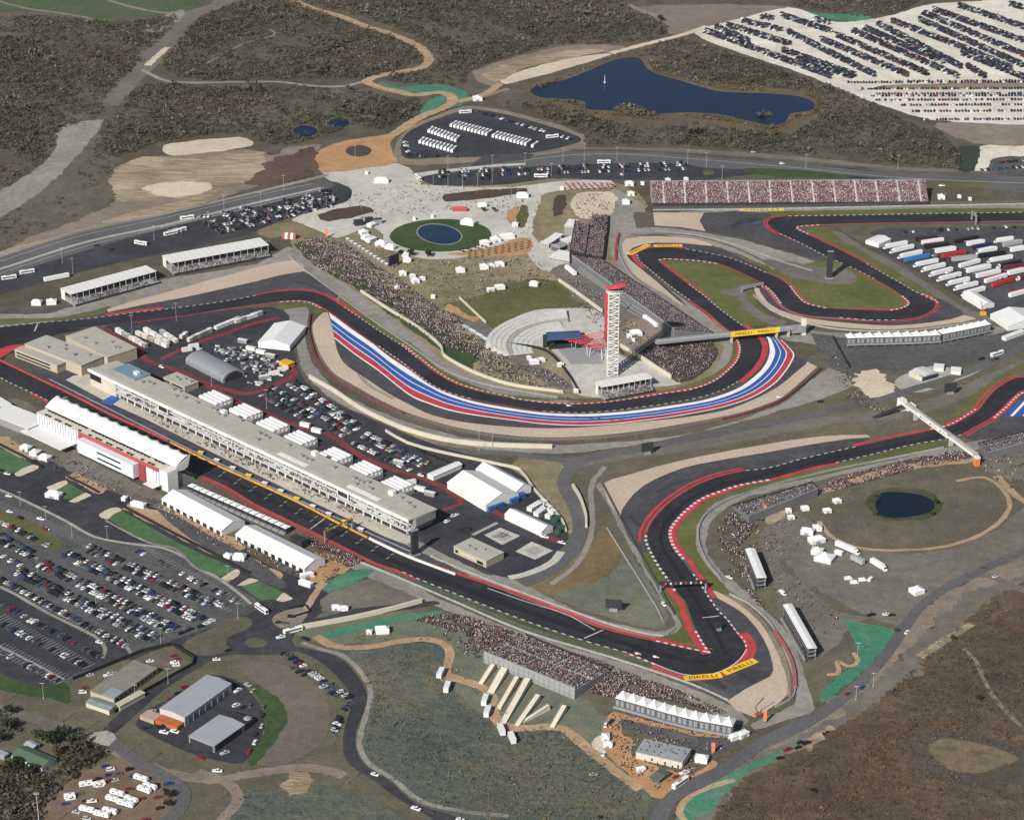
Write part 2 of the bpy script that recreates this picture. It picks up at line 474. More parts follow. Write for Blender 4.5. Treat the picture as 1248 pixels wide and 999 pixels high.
flat("grass_patch", [(634,250),(644,251),(640,277),(630,277)], 3.3, M_OLIVE, 2)
flat("earth_patch", [(540,310),(600,302),(632,290),(648,292),(640,310),(585,312)], 3.3, M_ORANGE, 3)
flat("earth_patch", [(543,377),(548,370),(575,385),(583,388),(576,392)], 3.3, M_ORANGE, 2)
flat("soil_bed", [(386,262),(440,250),(455,258),(400,270)], 3, M_MULCHD, 2)
flat("soil_bed", [(542,237),(640,229),(640,235),(545,246)], 3, M_MULCHD, 2)
flat("grass_strip", [(312,280),(360,270),(375,278),(352,285),(330,290)], 3, M_MEADOW, 2)

# ---------------------------------------------------------------- far country: tracks, dams, the lake and the ponds
flat("dirt_runway", [(292,-6),(270,-6),(250,8),(221,15),(197,41),(170,65),(129,116),(126,123),(143,129),(170,99),(190,82),(207,61),(245,19),(292,2)], 2, M_GREYDIRT, 3)
flat("dirt_runway", [(126,146),(100,149),(78,153),(66,167),(70,177),(51,200),(17,224),(-30,245),(-40,285),(0,265),(34,245),(68,218),(99,184),(116,163)], 2, M_SERVICE, 3)
flat("earth_patch", [(171,35),(220,12),(225,18),(205,35),(190,42)], 2.3, M_SERVICE, 3)
way("dirt_track", [(173,85),(186,92),(204,99),(238,101),(290,100),(340,100),(384,105),(420,105),(441,100)], 6, 3, M_SERVICE)
way("dirt_track", [(180,80),(190,70),(204,58)], 8, 3, M_SAND)
way("dirt_track", [(345,-8),(357,0),(380,10),(414,20),(445,32),(466,38),(482,44),(506,54),(520,66),(522,76),(512,83),(492,87),(465,92),(447,99),(460,106),(482,111),(506,116),(533,113),(548,116),(551,124),(535,134),(516,141),(496,153),(478,165)], 11, 3.3, M_PATH)
way("dirt_track", [(551,126),(580,120),(620,108)], 7, 3, M_DIRT)
flat("seeded_ground", [(463,101),(490,106),(530,103),(555,107),(570,115),(562,128),(548,131),(553,121),(547,113),(520,113),(490,111),(470,106)], 2.5, M_TEAL)
flat("seeded_ground", [(528,119),(545,117),(545,122),(520,138),(511,139)], 2.5, M_TEAL)
flat("seeded_ground", [(960,12),(985,16),(1010,23),(1040,26),(1060,22),(1045,16),(1010,17)], 2.5, M_TEAL)
way("dirt_track", [(-20,-4),(30,10),(80,17),(110,23),(140,33),(160,40)], 5, 3, M_DIRT)
way("dirt_track", [(110,-8),(150,6),(200,16),(222,14)], 6, 3, M_DIRT)
way("dirt_track", [(270,22),(310,30),(335,42),(300,52),(262,72),(225,90)], 3, 2.6, M_DIRT)
flat("mulched_ground", [(517,148),(474,163),(437,169),(412,174),(394,181),(386,190),(388,204),(396,211),(440,206),(484,198),(478,187),(477,172),(492,160)], 3, M_ORANGE, 4)
flat("mulch_circle", [(437+16*math.cos(a*.393),184+7*math.sin(a*.393)) for a in range(16)], 4, M_MULCHD, 2)
flat("dirt_ground", [(0,313),(35,290),(70,278),(110,262),(140,246),(136,218),(153,198),(200,190),(306,182),(330,190),(345,182),(388,176),(388,190),(380,208),(330,222),(250,247),(100,280)], 1.5, M_DIRT, 3)
flat("excavation", [(136,220),(150,202),(165,194),(200,192),(240,192),(306,184),(324,192),(318,206),(306,216),(275,228),(258,238),(238,243),(200,240),(156,246),(140,240)], 2.5, M_TAN, 3)
flat("excavation_floor", [(176,230),(195,223),(240,222),(258,226),(245,236),(215,240),(190,238)], 3, M_SAND, 3)
flat("sand_heap", [(199,177),(292,167),(309,175),(299,180),(211,190),(202,187)], 3, M_SAND, 2)
flat("bare_earth", [(310,205),(330,195),(380,180),(388,190),(382,208),(340,222),(300,226)], 2, ground_mat("red_earth", [(.07,.045,.03),(.1,.066,.046),(.14,.1,.07)]), 3)
flat("verge", [(0,313),(102,280),(204,260),(240,250),(258,244),(240,241),(150,262),(70,288),(0,306)], 2.4, M_TAN, 2)
LAKE = [(646,112),(655,105),(690,97),(720,85),(750,73),(770,70),(780,72),(790,85),(805,92),(828,98),(850,105),(880,112),(930,114),(975,118),(992,126),(988,135),(965,138),(955,150),(940,153),(915,148),(880,140),(840,137),(790,140),(775,142),(765,137),(745,135),(715,133),(712,124),(690,121),(660,119)]
flat("lake_shore", [(636,116),(650,100),(690,92),(718,80),(748,68),(774,64),(788,72),(800,86),(830,92),(880,104),(930,108),(980,112),(1002,126),(996,142),(968,158),(940,163),(900,158),(850,146),(790,152),(740,146),(700,136),(650,126)], 2, ground_mat("reed_bed", [(.075,.058,.035),(.11,.085,.05),(.16,.125,.075)]), 3)
flat("lake_water", LAKE, 4, M_LAKE, 4)
flat("pond_water", [(372+15*math.cos(a*.45),160+7*math.sin(a*.45)) for a in range(14)], 3, M_LAKE, 2)
flat("pond_water", [(413+13*math.cos(a*.45),150+6*math.sin(a*.45)-.2*math.cos(a*.45)) for a in range(14)], 3, M_LAKE, 2)
flat("dam_face", [(617,103),(720,75),(746,66),(733,66),(690,72),(640,85),(610,98)], 3, M_SAND, 2)
flat("dam_back", [(587,90),(640,72),(690,62),(722,60),(738,62),(700,70),(640,83),(612,98),(600,99)], 3, M_TAN, 2)
flat("dam_top", [(575,88),(660,62),(700,55),(760,56),(748,66),(722,62),(660,70),(588,91),(612,100),(600,106)], 2.6, M_DIRT, 2)
way("dirt_track", [(745,65),(790,53),(834,42),(862,32)], 9, 3.4, M_SAND)
way("dirt_track", [(610,102),(590,115),(560,124)], 9, 3.4, M_PATH)
way("dirt_track", [(740,-10),(770,8),(800,20),(828,33),(845,40)], 8, 3.2, M_DIRT)
flat("dirt_ground", [(770,8),(965,8),(905,26),(858,36),(835,44),(815,40),(800,25)], 2, ground_mat("grey_brown_dirt", [(.14,.115,.09),(.185,.155,.125),(.23,.195,.16)]), 2)
flat("car_park", [(846,41),(860,33),(905,22),(960,9),(985,15),(1000,21),(1020,27),(1045,26),(1090,18),(1125,7),(1160,3),(1320,2),(1320,99),(1080,104),(1035,112),(990,94),(940,77),(880,57)], 3, M_WHITELOT, 2)
flat("car_park", [(1036,113),(1080,108),(1320,105),(1320,150),(1140,147),(1110,140),(1075,128)], 3, M_WHITELOT, 2)
flat("dirt_strip", [(1075,106),(1100,103),(1320,99),(1320,106),(1090,109)], 3.4, M_DIRT, 2)
flat("dirt_ground", [(1140,150),(1320,152),(1320,182),(1196,176),(1170,170)], 2, M_DIRT, 3)
flat("car_park", [(1195,178),(1240,178),(1320,175),(1320,190),(1248,190),(1210,194),(1204,207),(1188,208)], 3, M_WHITELOT, 3)
flat("car_park", [(1204,208),(1212,195),(1250,191),(1320,191),(1320,211),(1210,212)], 3, M_LOT, 2)
flat("basin", [(1168,182),(1175,178),(1194,178),(1188,206),(1180,210),(1168,207)], 3, ground_mat("wet_grass", [(.025,.035,.025),(.038,.05,.035),(.05,.065,.045)]), 3)

# ---------------------------------------------------------------- highway, bus park, boulevards
flat("road", [(-60,332),(0,313),(102,281),(204,261),(306,237),(395,220),(425,228),(429,236),(422,246),(380,257),(340,270),(306,284),(250,298),(187,311),(100,331),(0,359),(-60,376)], 3, M_DARKROAD, 2)
flat("road", [(-60,332),(0,313),(102,281),(204,261),(306,237),(395,220),(408,227),(350,243),(280,260),(204,278),(150,292),(102,306),(0,338),(-60,358)], 3.2, M_ROAD, 2)
way("lane_line", [(-60,352),(0,333),(102,301),(204,276),(306,253),(395,230)], .5, 3.7, M_LINE)
way("road", [(-60,330),(0,312),(102,280),(204,260),(306,236),(400,213)], 6, 2.8, M_SERVICE)
way("verge", [(-60,345),(0,328),(102,296),(204,274),(306,249),(392,229)], 4, 3.4, M_CONC2)
for k, w in ((6, .5), (14, .6), (-9, .5)):
    way("lane_line", None, w, 3.6, M_LINE if k != 14 else mat("lane_yellow", (.42,.34,.12), .8), P=offset(line([(-60,340),(0,322),(102,290),(204,268),(306,243),(385,226)]), k))
flat("car_park_island", [(160,291),(190,286),(280,270),(350,252),(400,238),(408,241),(380,250),(330,264),(280,279),(200,294)], 3.4, M_DARKROAD, 2)
flat("road", [(502,211),(597,197),(640,192),(686,186),(754,185),(834,189),(900,193),(964,199),(1036,205),(1100,212),(1168,214),(1320,218),(1320,246),(1248,234),(1131,224),(1036,217),(936,211),(860,219),(754,219),(669,218),(618,225),(530,226),(513,219)], 3, M_DARKROAD, 2)
flat("road", [(502,211),(597,197),(686,186),(754,185),(834,189),(964,199),(1100,212),(1320,218),(1320,240),(1200,230),(1100,220),(1036,214),(936,207),(860,205),(834,200),(754,199),(686,202),(600,206),(520,214)], 3.2, M_ROAD, 2)
flat("shoulder", [(597,196),(640,190),(686,183),(754,182),(834,186),(964,195),(1100,208),(1168,210),(1320,214),(1320,210),(1168,206),(1100,204),(964,190),(834,181),(760,180),(686,181),(652,188)], 2.8, M_GREYDIRT, 2)
flat("shoulder", [(502,212),(560,205),(600,201),(640,199),(640,201),(600,204),(530,212),(506,217)], 3.4, M_CONC, 2)
flat("grass_island", [(904,208),(915,205),(990,209),(1040,216),(1000,217),(930,214)], 3.6, M_LAWN, 3)
flat("grass_island", [(1130,221),(1205,224),(1203,228),(1135,227)], 3.6, M_OLIVE, 3)
flat("grass_island", [(858,208),(868,208),(870,212),(858,214)], 3.6, M_OLIVE, 3)
way("lane_line", [(600,201),(686,190),(754,188),(834,193),(964,204),(1100,217),(1320,226)], .6, 3.5, M_LINE)
flat("bus_park_verge", [(480,196),(484,172),(498,156),(525,144),(555,132),(577,129),(620,136),(668,148),(712,165),(714,178),(660,190),(600,197),(540,200),(500,202)], 2.5, M_DIRT, 2)
flat("bus_park", [(490,190),(490,170),(502,158),(530,146),(560,136),(577,133),(618,140),(666,153),(706,167),(707,173),(660,185),(600,191),(540,192),(500,194)], 3, M_DARKROAD, 2)
flat("road", [(575,205),(590,190),(610,188),(650,188),(640,196)], 3.2, M_RUNOFF, 3)
# plaza furniture of the ground
ELL = lambda cx, cy, a, b, sh, n=28: [(cx + a * math.cos(t * 2 * math.pi / n), cy + b * math.sin(t * 2 * math.pi / n) + sh * math.cos(t * 2 * math.pi / n)) for t in range(n)]
flat("plaza_ring", ELL(537,288,70,28,-1), 3, M_CONC, 2)
flat("lawn", ELL(537,287,62,20,-1), 4, M_LAWN, 2)
flat("pool_kerb", ELL(535.5,285.5,28,12.6,3), 5, M_SERVICE, 2)
flat("pool_water", ELL(535.5,285.5,26.5,11.6,3), 6, M_POOL, 2)

# ---------------------------------------------------------------- circuit: run-off, gravel, grass
flat("grass_verge", [(0,396),(0,388),(60,388),(92,383),(120,377),(132,373),(140,380),(110,385),(60,391)], 3, M_VERGE, 2)
flat("service_road", [(-60,392),(0,383),(60,382),(110,366),(200,340),(312,322),(352,300),(380,322),(430,352),(505,408),(540,440),(600,466),(690,488),(750,488),(830,474),(866,458),(880,436),(880,418),(868,412),(850,398),(800,362),(765,340),(745,310),(745,230),(770,240),(790,262),(765,290),(768,318),(830,362),(890,405),(905,425),(890,455),(830,482),(740,496),(660,495),(560,475),(470,415),(410,372),(384,350),(340,330),(200,362),(100,385),(0,398)], 2, M_SERVICE, 2)
flat("gravel_trap", [(130,377),(200,357),(312,326),(349,318),(362,318),(371,330),(312,344),(225,363),(140,382)], 3, M_GRAVEL, 2)
flat("runoff", [(130,381),(225,362.5),(312,343),(369,331),(392,345),(413,361),(402,366),(384,359),(362,357),(312,363),(240,375),(160,386)], 4, M_RUNOFF, 2)
flat("grass_verge", [(413,361),(437,378),(470,402),(500,418),(512,428),(530,446),(560,462),(600,478),(640,483),(690,488),(640,487),(580,481),(552,470),(527,455),(507,440),(487,424),(462,408),(437,391),(416,374)], 4, M_VERGE, 2)
flat("grass_verge", [(690,490),(745,487),(800,478),(850,465),(882,448),(893,432),(892,420),(897,417),(903,427),(898,442),(884,458),(868,468),(840,478),(800,485),(740,493)], 4, M_VERGE, 2)
flat("grass_verge", [(337,376),(345,370),(380,371),(394,381),(385,384),(372,374),(352,377)], 4, M_VERGE, 2)
flat("service_road", [(330,385),(370,372),(378,380),(372,410),(380,440),(404,470),(440,492),(490,512),(560,532),(640,542),(760,538),(850,526),(920,505),(965,485),(1010,448),(1040,470),(960,498),(880,520),(800,538),(700,552),(640,552),(560,543),(490,522),(430,500),(390,475),(366,445),(360,410),(348,395)], 2.4, M_SERVICE, 2)
flat("service_road", [(-60,505),(0,490),(20,485),(45,500),(0,505)], 2.6, M_GREYDIRT, 2)
G_OUT = [(394,381),(383,392),(381,402),(383,412),(387,424),(392,435),(407,455),(432,470),(462,487),(492,501),(524,512),(562,522),(624,531),(674,533),(724,531),(774,526),(824,518),(874,509),(903,503),(930,494),(950,486),(966,474),(982,460),(996,447)]
G_IN = [(400,381),(404,395),(407,410),(412,430),(422,445),(447,462),(474,480),(497,492),(524,505),(562,514),(624,520.5),(674,522),(724,520),(774,515),(828,509.5),(861,504.5),(889,498.5),(923,485),(944,474),(957,465),(972,452),(984,441)]
band("tyre_lane", [(x - (3 if i < 10 else 0), y + 3.5) for i, (x, y) in enumerate(G_OUT)], G_OUT, 3, ground_mat("tyre_lane", [(.1,.075,.065),(.15,.12,.1),(.21,.17,.14)], small=.5))
band("gravel_trap", G_OUT, G_IN, 4, M_GRAVEL)
flat("runoff", G_IN + [(975,436),(960,424),(945,411),(930,411),(936,430),(926,452),(896,480),(850,492),(774,502),(699,508),(624,500),(560,485),(520,469),(470,434),(437,408),(408,385)], 4.4, M_RUNOFF, 3)
C0 = [(401,381),(424,398),(449,415),(474,434.5),(499,451),(519,464),(537,475),(562,485),(587,491.5),(624,498),(661,503),(706,505),(749,503),(786,499),(824,493.5),(861,487),(896,475),(916,462),(931,447),(938,430),(936,414),(933,410)]
C9 = [(408,413),(432,432),(462,453),(487,473),(504,485),(524,493),(549,501),(582,507),(624,512.5),(661,517),(706,519),(749,517),(799,511),(828,507),(879,497),(916,485),(944,468),(956,455),(964,443),(968,432),(962,424),(952,414)]
c0, c9 = resample(line(C0), 240), resample(line(C9), 240)
CUTS = [(0, .22, M_WHITE), (.22, .42, M_BLUE), (.42, .455, M_WHITE), (.455, .66, M_BLUE), (.66, .70, M_WHITE), (.70, .945, M_RED), (.945, 1, M_WHITE)]
for lo, hi, m in CUTS:
    z = Vector((0, 0, 6 * LAYER))
    o = MB().strip([a.lerp(b, lo) + z for a, b in zip(c0, c9)], [a.lerp(b, hi) + z for a, b in zip(c0, c9)]).build("painted_runoff_stripe", m)
    o["kind"] = "structure"
# turn 12 to 15
flat("grass_verge", [(935,258),(1320,254),(1320,262),(1248,261),(1036,264),(941,267)], 3, M_VERGE, 2)
flat("service_road", [(790,262),(880,255),(940,254),(1320,249),(1320,255),(940,259),(860,260),(800,262)], 2.6, M_SERVICE, 2)
flat("gravel_trap", [(796,259),(858,259.5),(860,282),(830,277),(798,275)], 3, M_GRAVEL, 1)
flat("grass_verge", [(772,258),(796,259),(798,276),(775,278)], 3, M_DRY, 1)
flat("runoff", [(858,259.5),(937,260),(938,268),(943,279),(975,297),(1010,316),(1000,318),(960,305),(915,292),(880,284),(860,282)], 4, M_RUNOFF, 2)
flat("service_road", [(775,280),(798,277),(860,284),(915,295),(1004,322),(1012,325),(1040,332),(1045,340),(1035,347),(1010,345),(985,340),(960,338),(940,328),(910,314),(870,300),(800,285),(765,290)], 3, M_SERVICE, 2)
flat("grass_verge", [(900,312),(936,325),(961,340),(985,350),(1006,374),(970,365),(955,345),(930,330)], 3.4, M_VERGE, 2)
flat("gravel_trap", [(763,291),(799,288),(844,291),(866,297),(866,301),(799,296),(774,301),(765,311),(775,322),(800,343),(833,368),(830,372),(811,359),(779,340),(764,323),(759,306)], 3, M_GRAVEL, 2)
flat("runoff", [(764,312),(768,305),(774,301),(799,296),(866,300),(905,316),(936,331),(906,322),(861,310),(804,303),(784,307),(780,318),(804,343),(826,362),(836,372),(826,366),(800,343),(774,322)], 4, M_RUNOFF, 2)
flat("grass_infield", [(805,318),(849,319),(874,322),(894,329),(919,342),(930,352),(918,352),(925,372),(940,392),(925,397),(905,396),(874,373),(839,345),(815,328)], 3, M_VERGE, 2)
flat("service_road", [(898,350),(912,345),(918,352),(908,358),(920,375),(945,388),(960,392),(950,398),(925,390),(905,375),(898,362),(880,358),(880,354)], 3.6, M_GREYDIRT, 3)
flat("grass_infield", [(936,330),(961,343),(975,355),(985,368),(1006,374),(1048,377),(1086,378),(1100,375),(1107,369),(1101,362),(1086,352),(1066,341),(1040,330),(1005,318),(970,325)], 3.2, M_VERGE, 2)
flat("earth_patch", [(930,318),(960,318),(1000,326),(1040,332),(1045,342),(1030,347),(990,343),(960,336)], 3.5, M_GREYDIRT, 3)
flat("grass_infield", [(973,277),(1005,275),(1022,290),(1060,312),(1100,335),(1140,362),(1136,366),(1073,331),(1036,311),(1000,292)], 3.2, M_VERGE, 2)
flat("gravel_trap", [(918,349),(925,352),(935,368),(954,379),(986,388),(1036,394),(1086,397),(1120,394),(1160,385),(1173,384),(1190,389),(1150,396),(1117,400),(1066,402),(998,396),(954,386),(928,370)], 4, M_GRAVEL, 2)
flat("runoff", [(925,350),(936,350),(955,372),(991,386),(1061,391),(1116,388),(1136,379),(1141,370),(1139,362),(1160,372),(1175,384),(1136,393),(1086,397),(1036,394),(986,388),(950,378),(933,365)], 4.4, M_RUNOFF, 2)
flat("service_road", [(990,278),(1022,282),(1050,300),(1090,320),(1130,345),(1175,374),(1200,384),(1215,392),(1190,392),(1150,370),(1100,340),(1060,318),(1020,297)], 3, M_GREYDIRT, 2)
flat("truck_park", [(1055,284),(1090,274),(1320,270),(1320,385),(1250,400),(1230,400),(1185,372),(1140,345),(1095,318),(1060,298)], 3, M_RUNOFF, 2)
flat("grass_verge", [(1022,276),(1060,274),(1320,272),(1320,275),(1090,278),(1060,284),(1075,296),(1060,300),(1040,290)], 3.3, M_DRY, 2)
flat("service_road", [(935,398),(1000,404),(1070,408),(1208,398),(1225,402),(1205,410),(1040,422),(960,415)], 2.6, M_SERVICE, 2)
flat("yard", [(988,406),(1030,412),(1210,408),(1248,398),(1320,390),(1320,400),(1210,436),(1150,448),(1030,450),(1010,435)], 2.8, M_LOT, 2)
flat("concrete_yard", [(1090,465),(1105,455),(1135,446),(1170,450),(1195,452),(1160,466),(1125,478),(1100,476)], 3, M_CONC2, 2)
flat("bare_earth", [(1040,456),(1060,452),(1075,455),(1092,478),(1075,486),(1055,480)], 3, M_SAND, 3)
flat("grass_island", [(1130,470),(1145,463),(1160,460),(1163,464),(1145,472),(1135,474)], 3.6, M_DRY, 3)
# turns 1 and 2, the esses
flat("grass_verge", [(936,560),(1058,536),(1130,520),(1160,505),(1200,470),(1250,440),(1250,452),(1215,470),(1200,486),(1176,508),(1150,519),(1043,543),(1011,551),(936,569)], 3, M_VERGE, 2)
flat("gravel_trap", [(734,590),(765,579),(799,569),(849,557),(936,541),(998,532),(1056,530),(1060,534),(998,540),(936,551),(849,566),(814,577),(784,592),(764,612),(756,631)], 3.4, M_GRAVEL, 2)
flat("runoff", [(756,631),(764,612),(784,592),(814,577),(849,566),(936,551),(998,540),(1060,533),(1043,546),(973,562),(909,575),(849,593),(809,621),(790,650),(794,672),(779,673)], 4, M_RUNOFF, 2)
flat("grass_verge", [(779,672),(794,672),(816,707),(836,734),(849,769),(866,796),(846,790),(825,775),(830,760),(812,735),(795,705)], 3.4, M_VERGE, 2)
flat("grass_verge", [(694,748),(736,763),(799,777),(830,770),(848,786),(866,796),(799,783),(736,768)], 3.4, M_VERGE, 2)
flat("grass_verge", [(1018,566),(998,569),(961,579),(936,586),(899,594),(874,602),(854,611),(838,624),(826,640),(822,655),(836,678),(856,708),(880,728),(890,724),(870,700),(850,672),(848,650),(855,630),(875,610),(905,600),(940,592),(1000,580),(1060,565),(1170,540),(1150,537),(1061,556)], 3, M_VERGE, 2)
flat("service_road", [(870,612),(850,632),(846,655),(852,676),(872,702),(895,724),(925,745),(948,770),(962,800),(972,840),(968,858),(940,872),(915,882),(920,890),(960,876),(990,866),(992,858),(980,820),(968,785),(945,755),(915,725),(885,700),(864,676),(860,655),(864,640),(880,622),(910,606),(1000,585),(1100,562),(1190,548),(1320,520),(1320,512),(1190,538),(1060,566),(940,592)], 2.8, M_SERVICE, 2)
flat("runoff", [(861,719),(869,726),(890,738),(909,752),(930,779),(940,809),(938,823),(888,853),(848,836),(820,822),(790,808),(836,822),(884,816),(909,793),(906,779),(886,755)], 4, M_RUNOFF, 2)
flat("gravel_trap", [(866,720),(872,720),(896,733),(926,758),(943,786),(957,820),(959,847),(937,864),(920,874),(886,854),(939,824),(942,809),(931,779),(910,751),(890,737),(868,725)], 4.3, M_GRAVEL, 2)
flat("grass_verge", [(884,724),(900,730),(930,755),(950,785),(962,815),(964,850),(958,848),(957,820),(943,786),(926,758),(896,733)], 3.6, M_DIRT, 2)
flat("runoff", [(1171,531),(1206,511),(1236,484),(1320,460),(1320,515),(1230,530),(1190,537)], 4, M_RUNOFF, 2)
flat("painted_runoff", [(1223,508),(1240,490),(1262,480),(1300,480),(1300,505),(1248,507)], 5, M_BLUE, 1)
for x in (1231, 1246, 1262):
    flat("painted_runoff_stripe", [(x,507),(x+18,488),(x+22,488),(x+4,507)], 6, M_WHITE, 1)
flat("grass_verge", [(560,728),(490,698),(470,694),(490,704),(560,732),(624,756),(680,778),(740,795),(800,816),(830,826),(836,824),(799,811),(724,787),(624,753)], 4, M_LAWN, 2)
flat("service_road", [(420,680),(470,694),(540,732),(624,766),(700,790),(760,808),(830,834),(888,858),(912,878),(900,884),(866,866),(800,838),(700,802),(620,774),(560,750),(480,716),(430,694)], 3, M_SERVICE, 2)
flat("service_road", [(730,588),(745,600),(830,745),(850,760),(838,778),(800,781),(740,768),(690,750),(624,724),(560,697),(530,680),(560,684),(640,712),(700,744),(800,770),(822,762),(806,730),(770,670),(738,610),(726,594)], 3, M_SERVICE, 2)
flat("sage_triangle", [(690,716),(745,700),(762,670),(800,722),(815,756),(800,766),(740,752),(676,728)], 2, M_SAGE, 2)
flat("heath_triangle", [(640,712),(690,688),(720,660),(735,640),(750,660),(757,676),(740,700),(700,718),(660,724)], 2.2, ground_mat("russet_grass", [(.1,.07,.035),(.16,.115,.06),(.2,.155,.085)]), 3)
flat("grass_bank", [(640,556),(690,568),(684,590),(694,612),(700,640),(690,650),(676,625),(650,590),(622,570)], 2, M_MEADOW, 3)
flat("grass_bank", [(480,518),(560,543),(640,553),(560,549),(500,535)], 2.6, M_MEADOW, 2)
# perimeter road inside the circuit
way("road", [(330,440),(345,470),(372,478),(410,500),(450,520),(510,540),(560,549),(624,553),(680,560),(700,564)], 8.5, 3, M_ROAD)
way("road", [(700,565),(730,556),(786,546),(850,533),(920,519),(964,511),(1066,489),(1110,475),(1160,460),(1202,444),(1248,420),(1320,380)], 9, 3, M_ROAD)
way("road", [(704,560),(690,578),(688,592),(699,615),(707,640),(701,662),(686,683),(660,702),(636,712)], 10, 3.1, M_ROAD)
flat("road", [(676,560),(700,557),(725,556),(706,572),(694,580),(690,568)], 3.2, M_ROAD, 2)
way("dirt_track", [(738,568),(724,585),(720,600),(722,630),(718,660),(700,690),(672,712)], 4, 2.8, M_SERVICE)
way("dirt_track", [(704,565),(730,558),(860,540),(1000,514),(1110,500),(1200,466),(1320,415)], 16, 2.2, M_GREYDIRT)
# paddock
flat("paddock", [(128,398),(200,386),(330,374),(352,384),(358,430),(372,465),(410,492),(470,518),(520,538),(548,548),(600,562),(640,582),(662,610),(692,646),(688,664),(640,704),(600,700),(520,668),(498,660),(440,620),(150,440)], 3, M_DARKROAD, 2)
flat("pit_lane", [(20,430),(60,420),(120,436),(150,470),(312,548),(500,634),(520,668),(600,700),(590,706),(555,700),(487,672),(412,636),(312,587),(207,537),(100,486),(40,455)], 3.2, M_RUNOFF, 2)
flat("pit_apron", [(80,463),(108,456),(150,480),(312,562),(420,614),(500,652),(496,664),(440,640),(312,578),(180,512)], 3.6, M_PITLANE, 2)
way("pit_lane_line", [(60,462),(140,502),(240,552),(340,598),(440,645),(500,672)], 1.2, 3.8, mat("pit_line", (.3,.32,.42), .7))
flat("painted_runoff", [(122,490),(136,482),(149,485),(136,494)], 4, M_BLUE, 1)
way("walkway", [(129,401),(142,412),(169,426),(179,439),(200,447),(225,455),(242,464),(258,470),(281,476),(300,480),(329,472),(358,457),(354,447),(344,439)], 6, 4, M_REDWALK, 3)
way("walkway", [(196,438),(217,428),(246,416),(279,405),(300,397),(340,387)], 5, 4.2, M_REDWALK, 3)
way("walkway", [(240,462),(285,488),(322,503),(362,519),(399,529),(442,557),(487,575),(517,583),(549,598),(587,616),(617,631),(660,652),(686,661)], 5.5, 4.4, M_REDWALK, 3)
way("walkway", [(520,586),(545,598),(562,612),(540,622)], 4, 4.6, M_REDWALK, 3)
flat("helipad", [(590,652),(610,643),(634,653),(612,664)], 4, M_CONC, 1)
flat("helipad", [(628,672),(648,660),(674,671),(652,682)], 4, M_CONC, 1)
for cx, cy in ((612,653.5),(651,671)):
    flat("helipad_square", [(cx-13,cy-.5),(cx-1,cy-6),(cx+13,cy+.5),(cx+1,cy+6)], 5, M_CONC2, 1)
way("paving", [(576,652),(606,637)], 3, 4.1, M_CONC2, 1)
way("paving", [(620,704),(640,700),(672,686),(684,672)], 6, 4.1, M_CONC, 3)
way("road_paving", [(500,660),(560,690),(620,716),(690,744)], 9, 3.4, M_SERVICE, 3)
# hill and stands by turn 1, T2 basin
flat("hard_standing", [(742,866),(760,870),(850,890),(900,900),(890,910),(860,930),(830,905),(745,885)], 3, M_LOT, 2)
flat("mulched_ground", [(735,905),(742,870),(758,868),(755,880),(760,895),(775,905),(770,920),(845,945),(868,925),(875,935),(840,960),(812,975),(790,966),(745,925)], 3.2, M_ORANGE, 2)
flat("mulched_ground", [(742,872),(748,866),(840,890),(905,890),(900,900),(850,896),(790,882)], 3.3, M_ORANGE, 2)
way("footpath", [(540,830),(545,815),(548,792),(540,784),(520,779),(490,781),(450,788),(420,789),(400,784),(385,775)], 6, 3.4, M_PATH, 4)
way("footpath", [(545,822),(560,828),(586,836),(600,850),(602,868),(612,884),(640,887),(672,885),(690,890),(720,915),(745,935),(780,962)], 7, 3.4, M_PATH, 4)
flat("chalk_patch", [(720,905),(735,895),(745,905),(742,915),(725,916)], 3.1, M_SAND, 3)
flat("seeded_bank", [(388,773),(430,762),(480,752),(520,745),(540,745),(520,753),(470,762),(425,773),(398,777)], 3, M_TEAL, 3)
flat("seeded_bank", [(392,715),(420,698),(445,692),(455,696),(435,708),(400,722)], 3, M_TEAL, 3)
flat("mulched_ground", [(375,700),(360,690),(385,672),(425,686),(425,695),(400,705),(385,716)], 3, M_ORANGE, 3)
flat("hard_standing", [(390,745),(402,722),(440,708),(480,706),(520,728),(470,742),(430,750)], 2.6, M_GREYDIRT, 2)
way("footpath", [(395,710),(385,722),(370,745),(345,760)], 5, 3, M_PATH, 4)
way("footpath", [(985,596),(1000,598),(1060,580),(1120,567),(1190,560)], 9, 3.2, M_PATH, 4)
flat("mulched_ground", [(930,622),(945,612),(985,598),(1000,596),(990,606),(965,615),(952,632),(936,638)], 3, M_TAN, 2)
flat("hard_standing", [(925,650),(945,640),(960,650),(950,690),(985,715),(1020,745),(1060,752),(1040,760),(1015,790),(990,800),(985,770),(950,740),(940,700)], 2.6, M_GREYDIRT, 2)
flat("basin_grass", [(998,635),(1015,610),(1060,585),(1110,572),(1180,570),(1215,590),(1232,615),(1215,640),(1180,658),(1120,668),(1060,668),(1020,658)], 2.6, M_DRY, 3)
way("embankment_lip", [(998,635),(1015,655),(1050,668),(1110,670),(1160,664),(1205,646),(1230,620),(1225,600),(1200,582),(1165,586)], 3.5, 3, M_PATH, 4)
flat("pond_margin", [(1056,612),(1065,600),(1090,594),(1130,598),(1148,612),(1140,628),(1110,634),(1075,632)], 3, ground_mat("pond_margin", [(.04,.045,.02),(.06,.065,.03),(.1,.095,.055)]), 3)
flat("pond_water", [(1067,618),(1070,606),(1076,600),(1100,600),(1125,604),(1138,612),(1136,622),(1120,628),(1095,631),(1075,629)], 4, M_POND, 3)
flat("seeded_bank", [(1030,755),(1060,760),(1090,768),(1078,790),(1050,820),(1002,857),(1002,845),(1020,825),(1045,805),(1040,780)], 3.4, M_TEAL, 2)
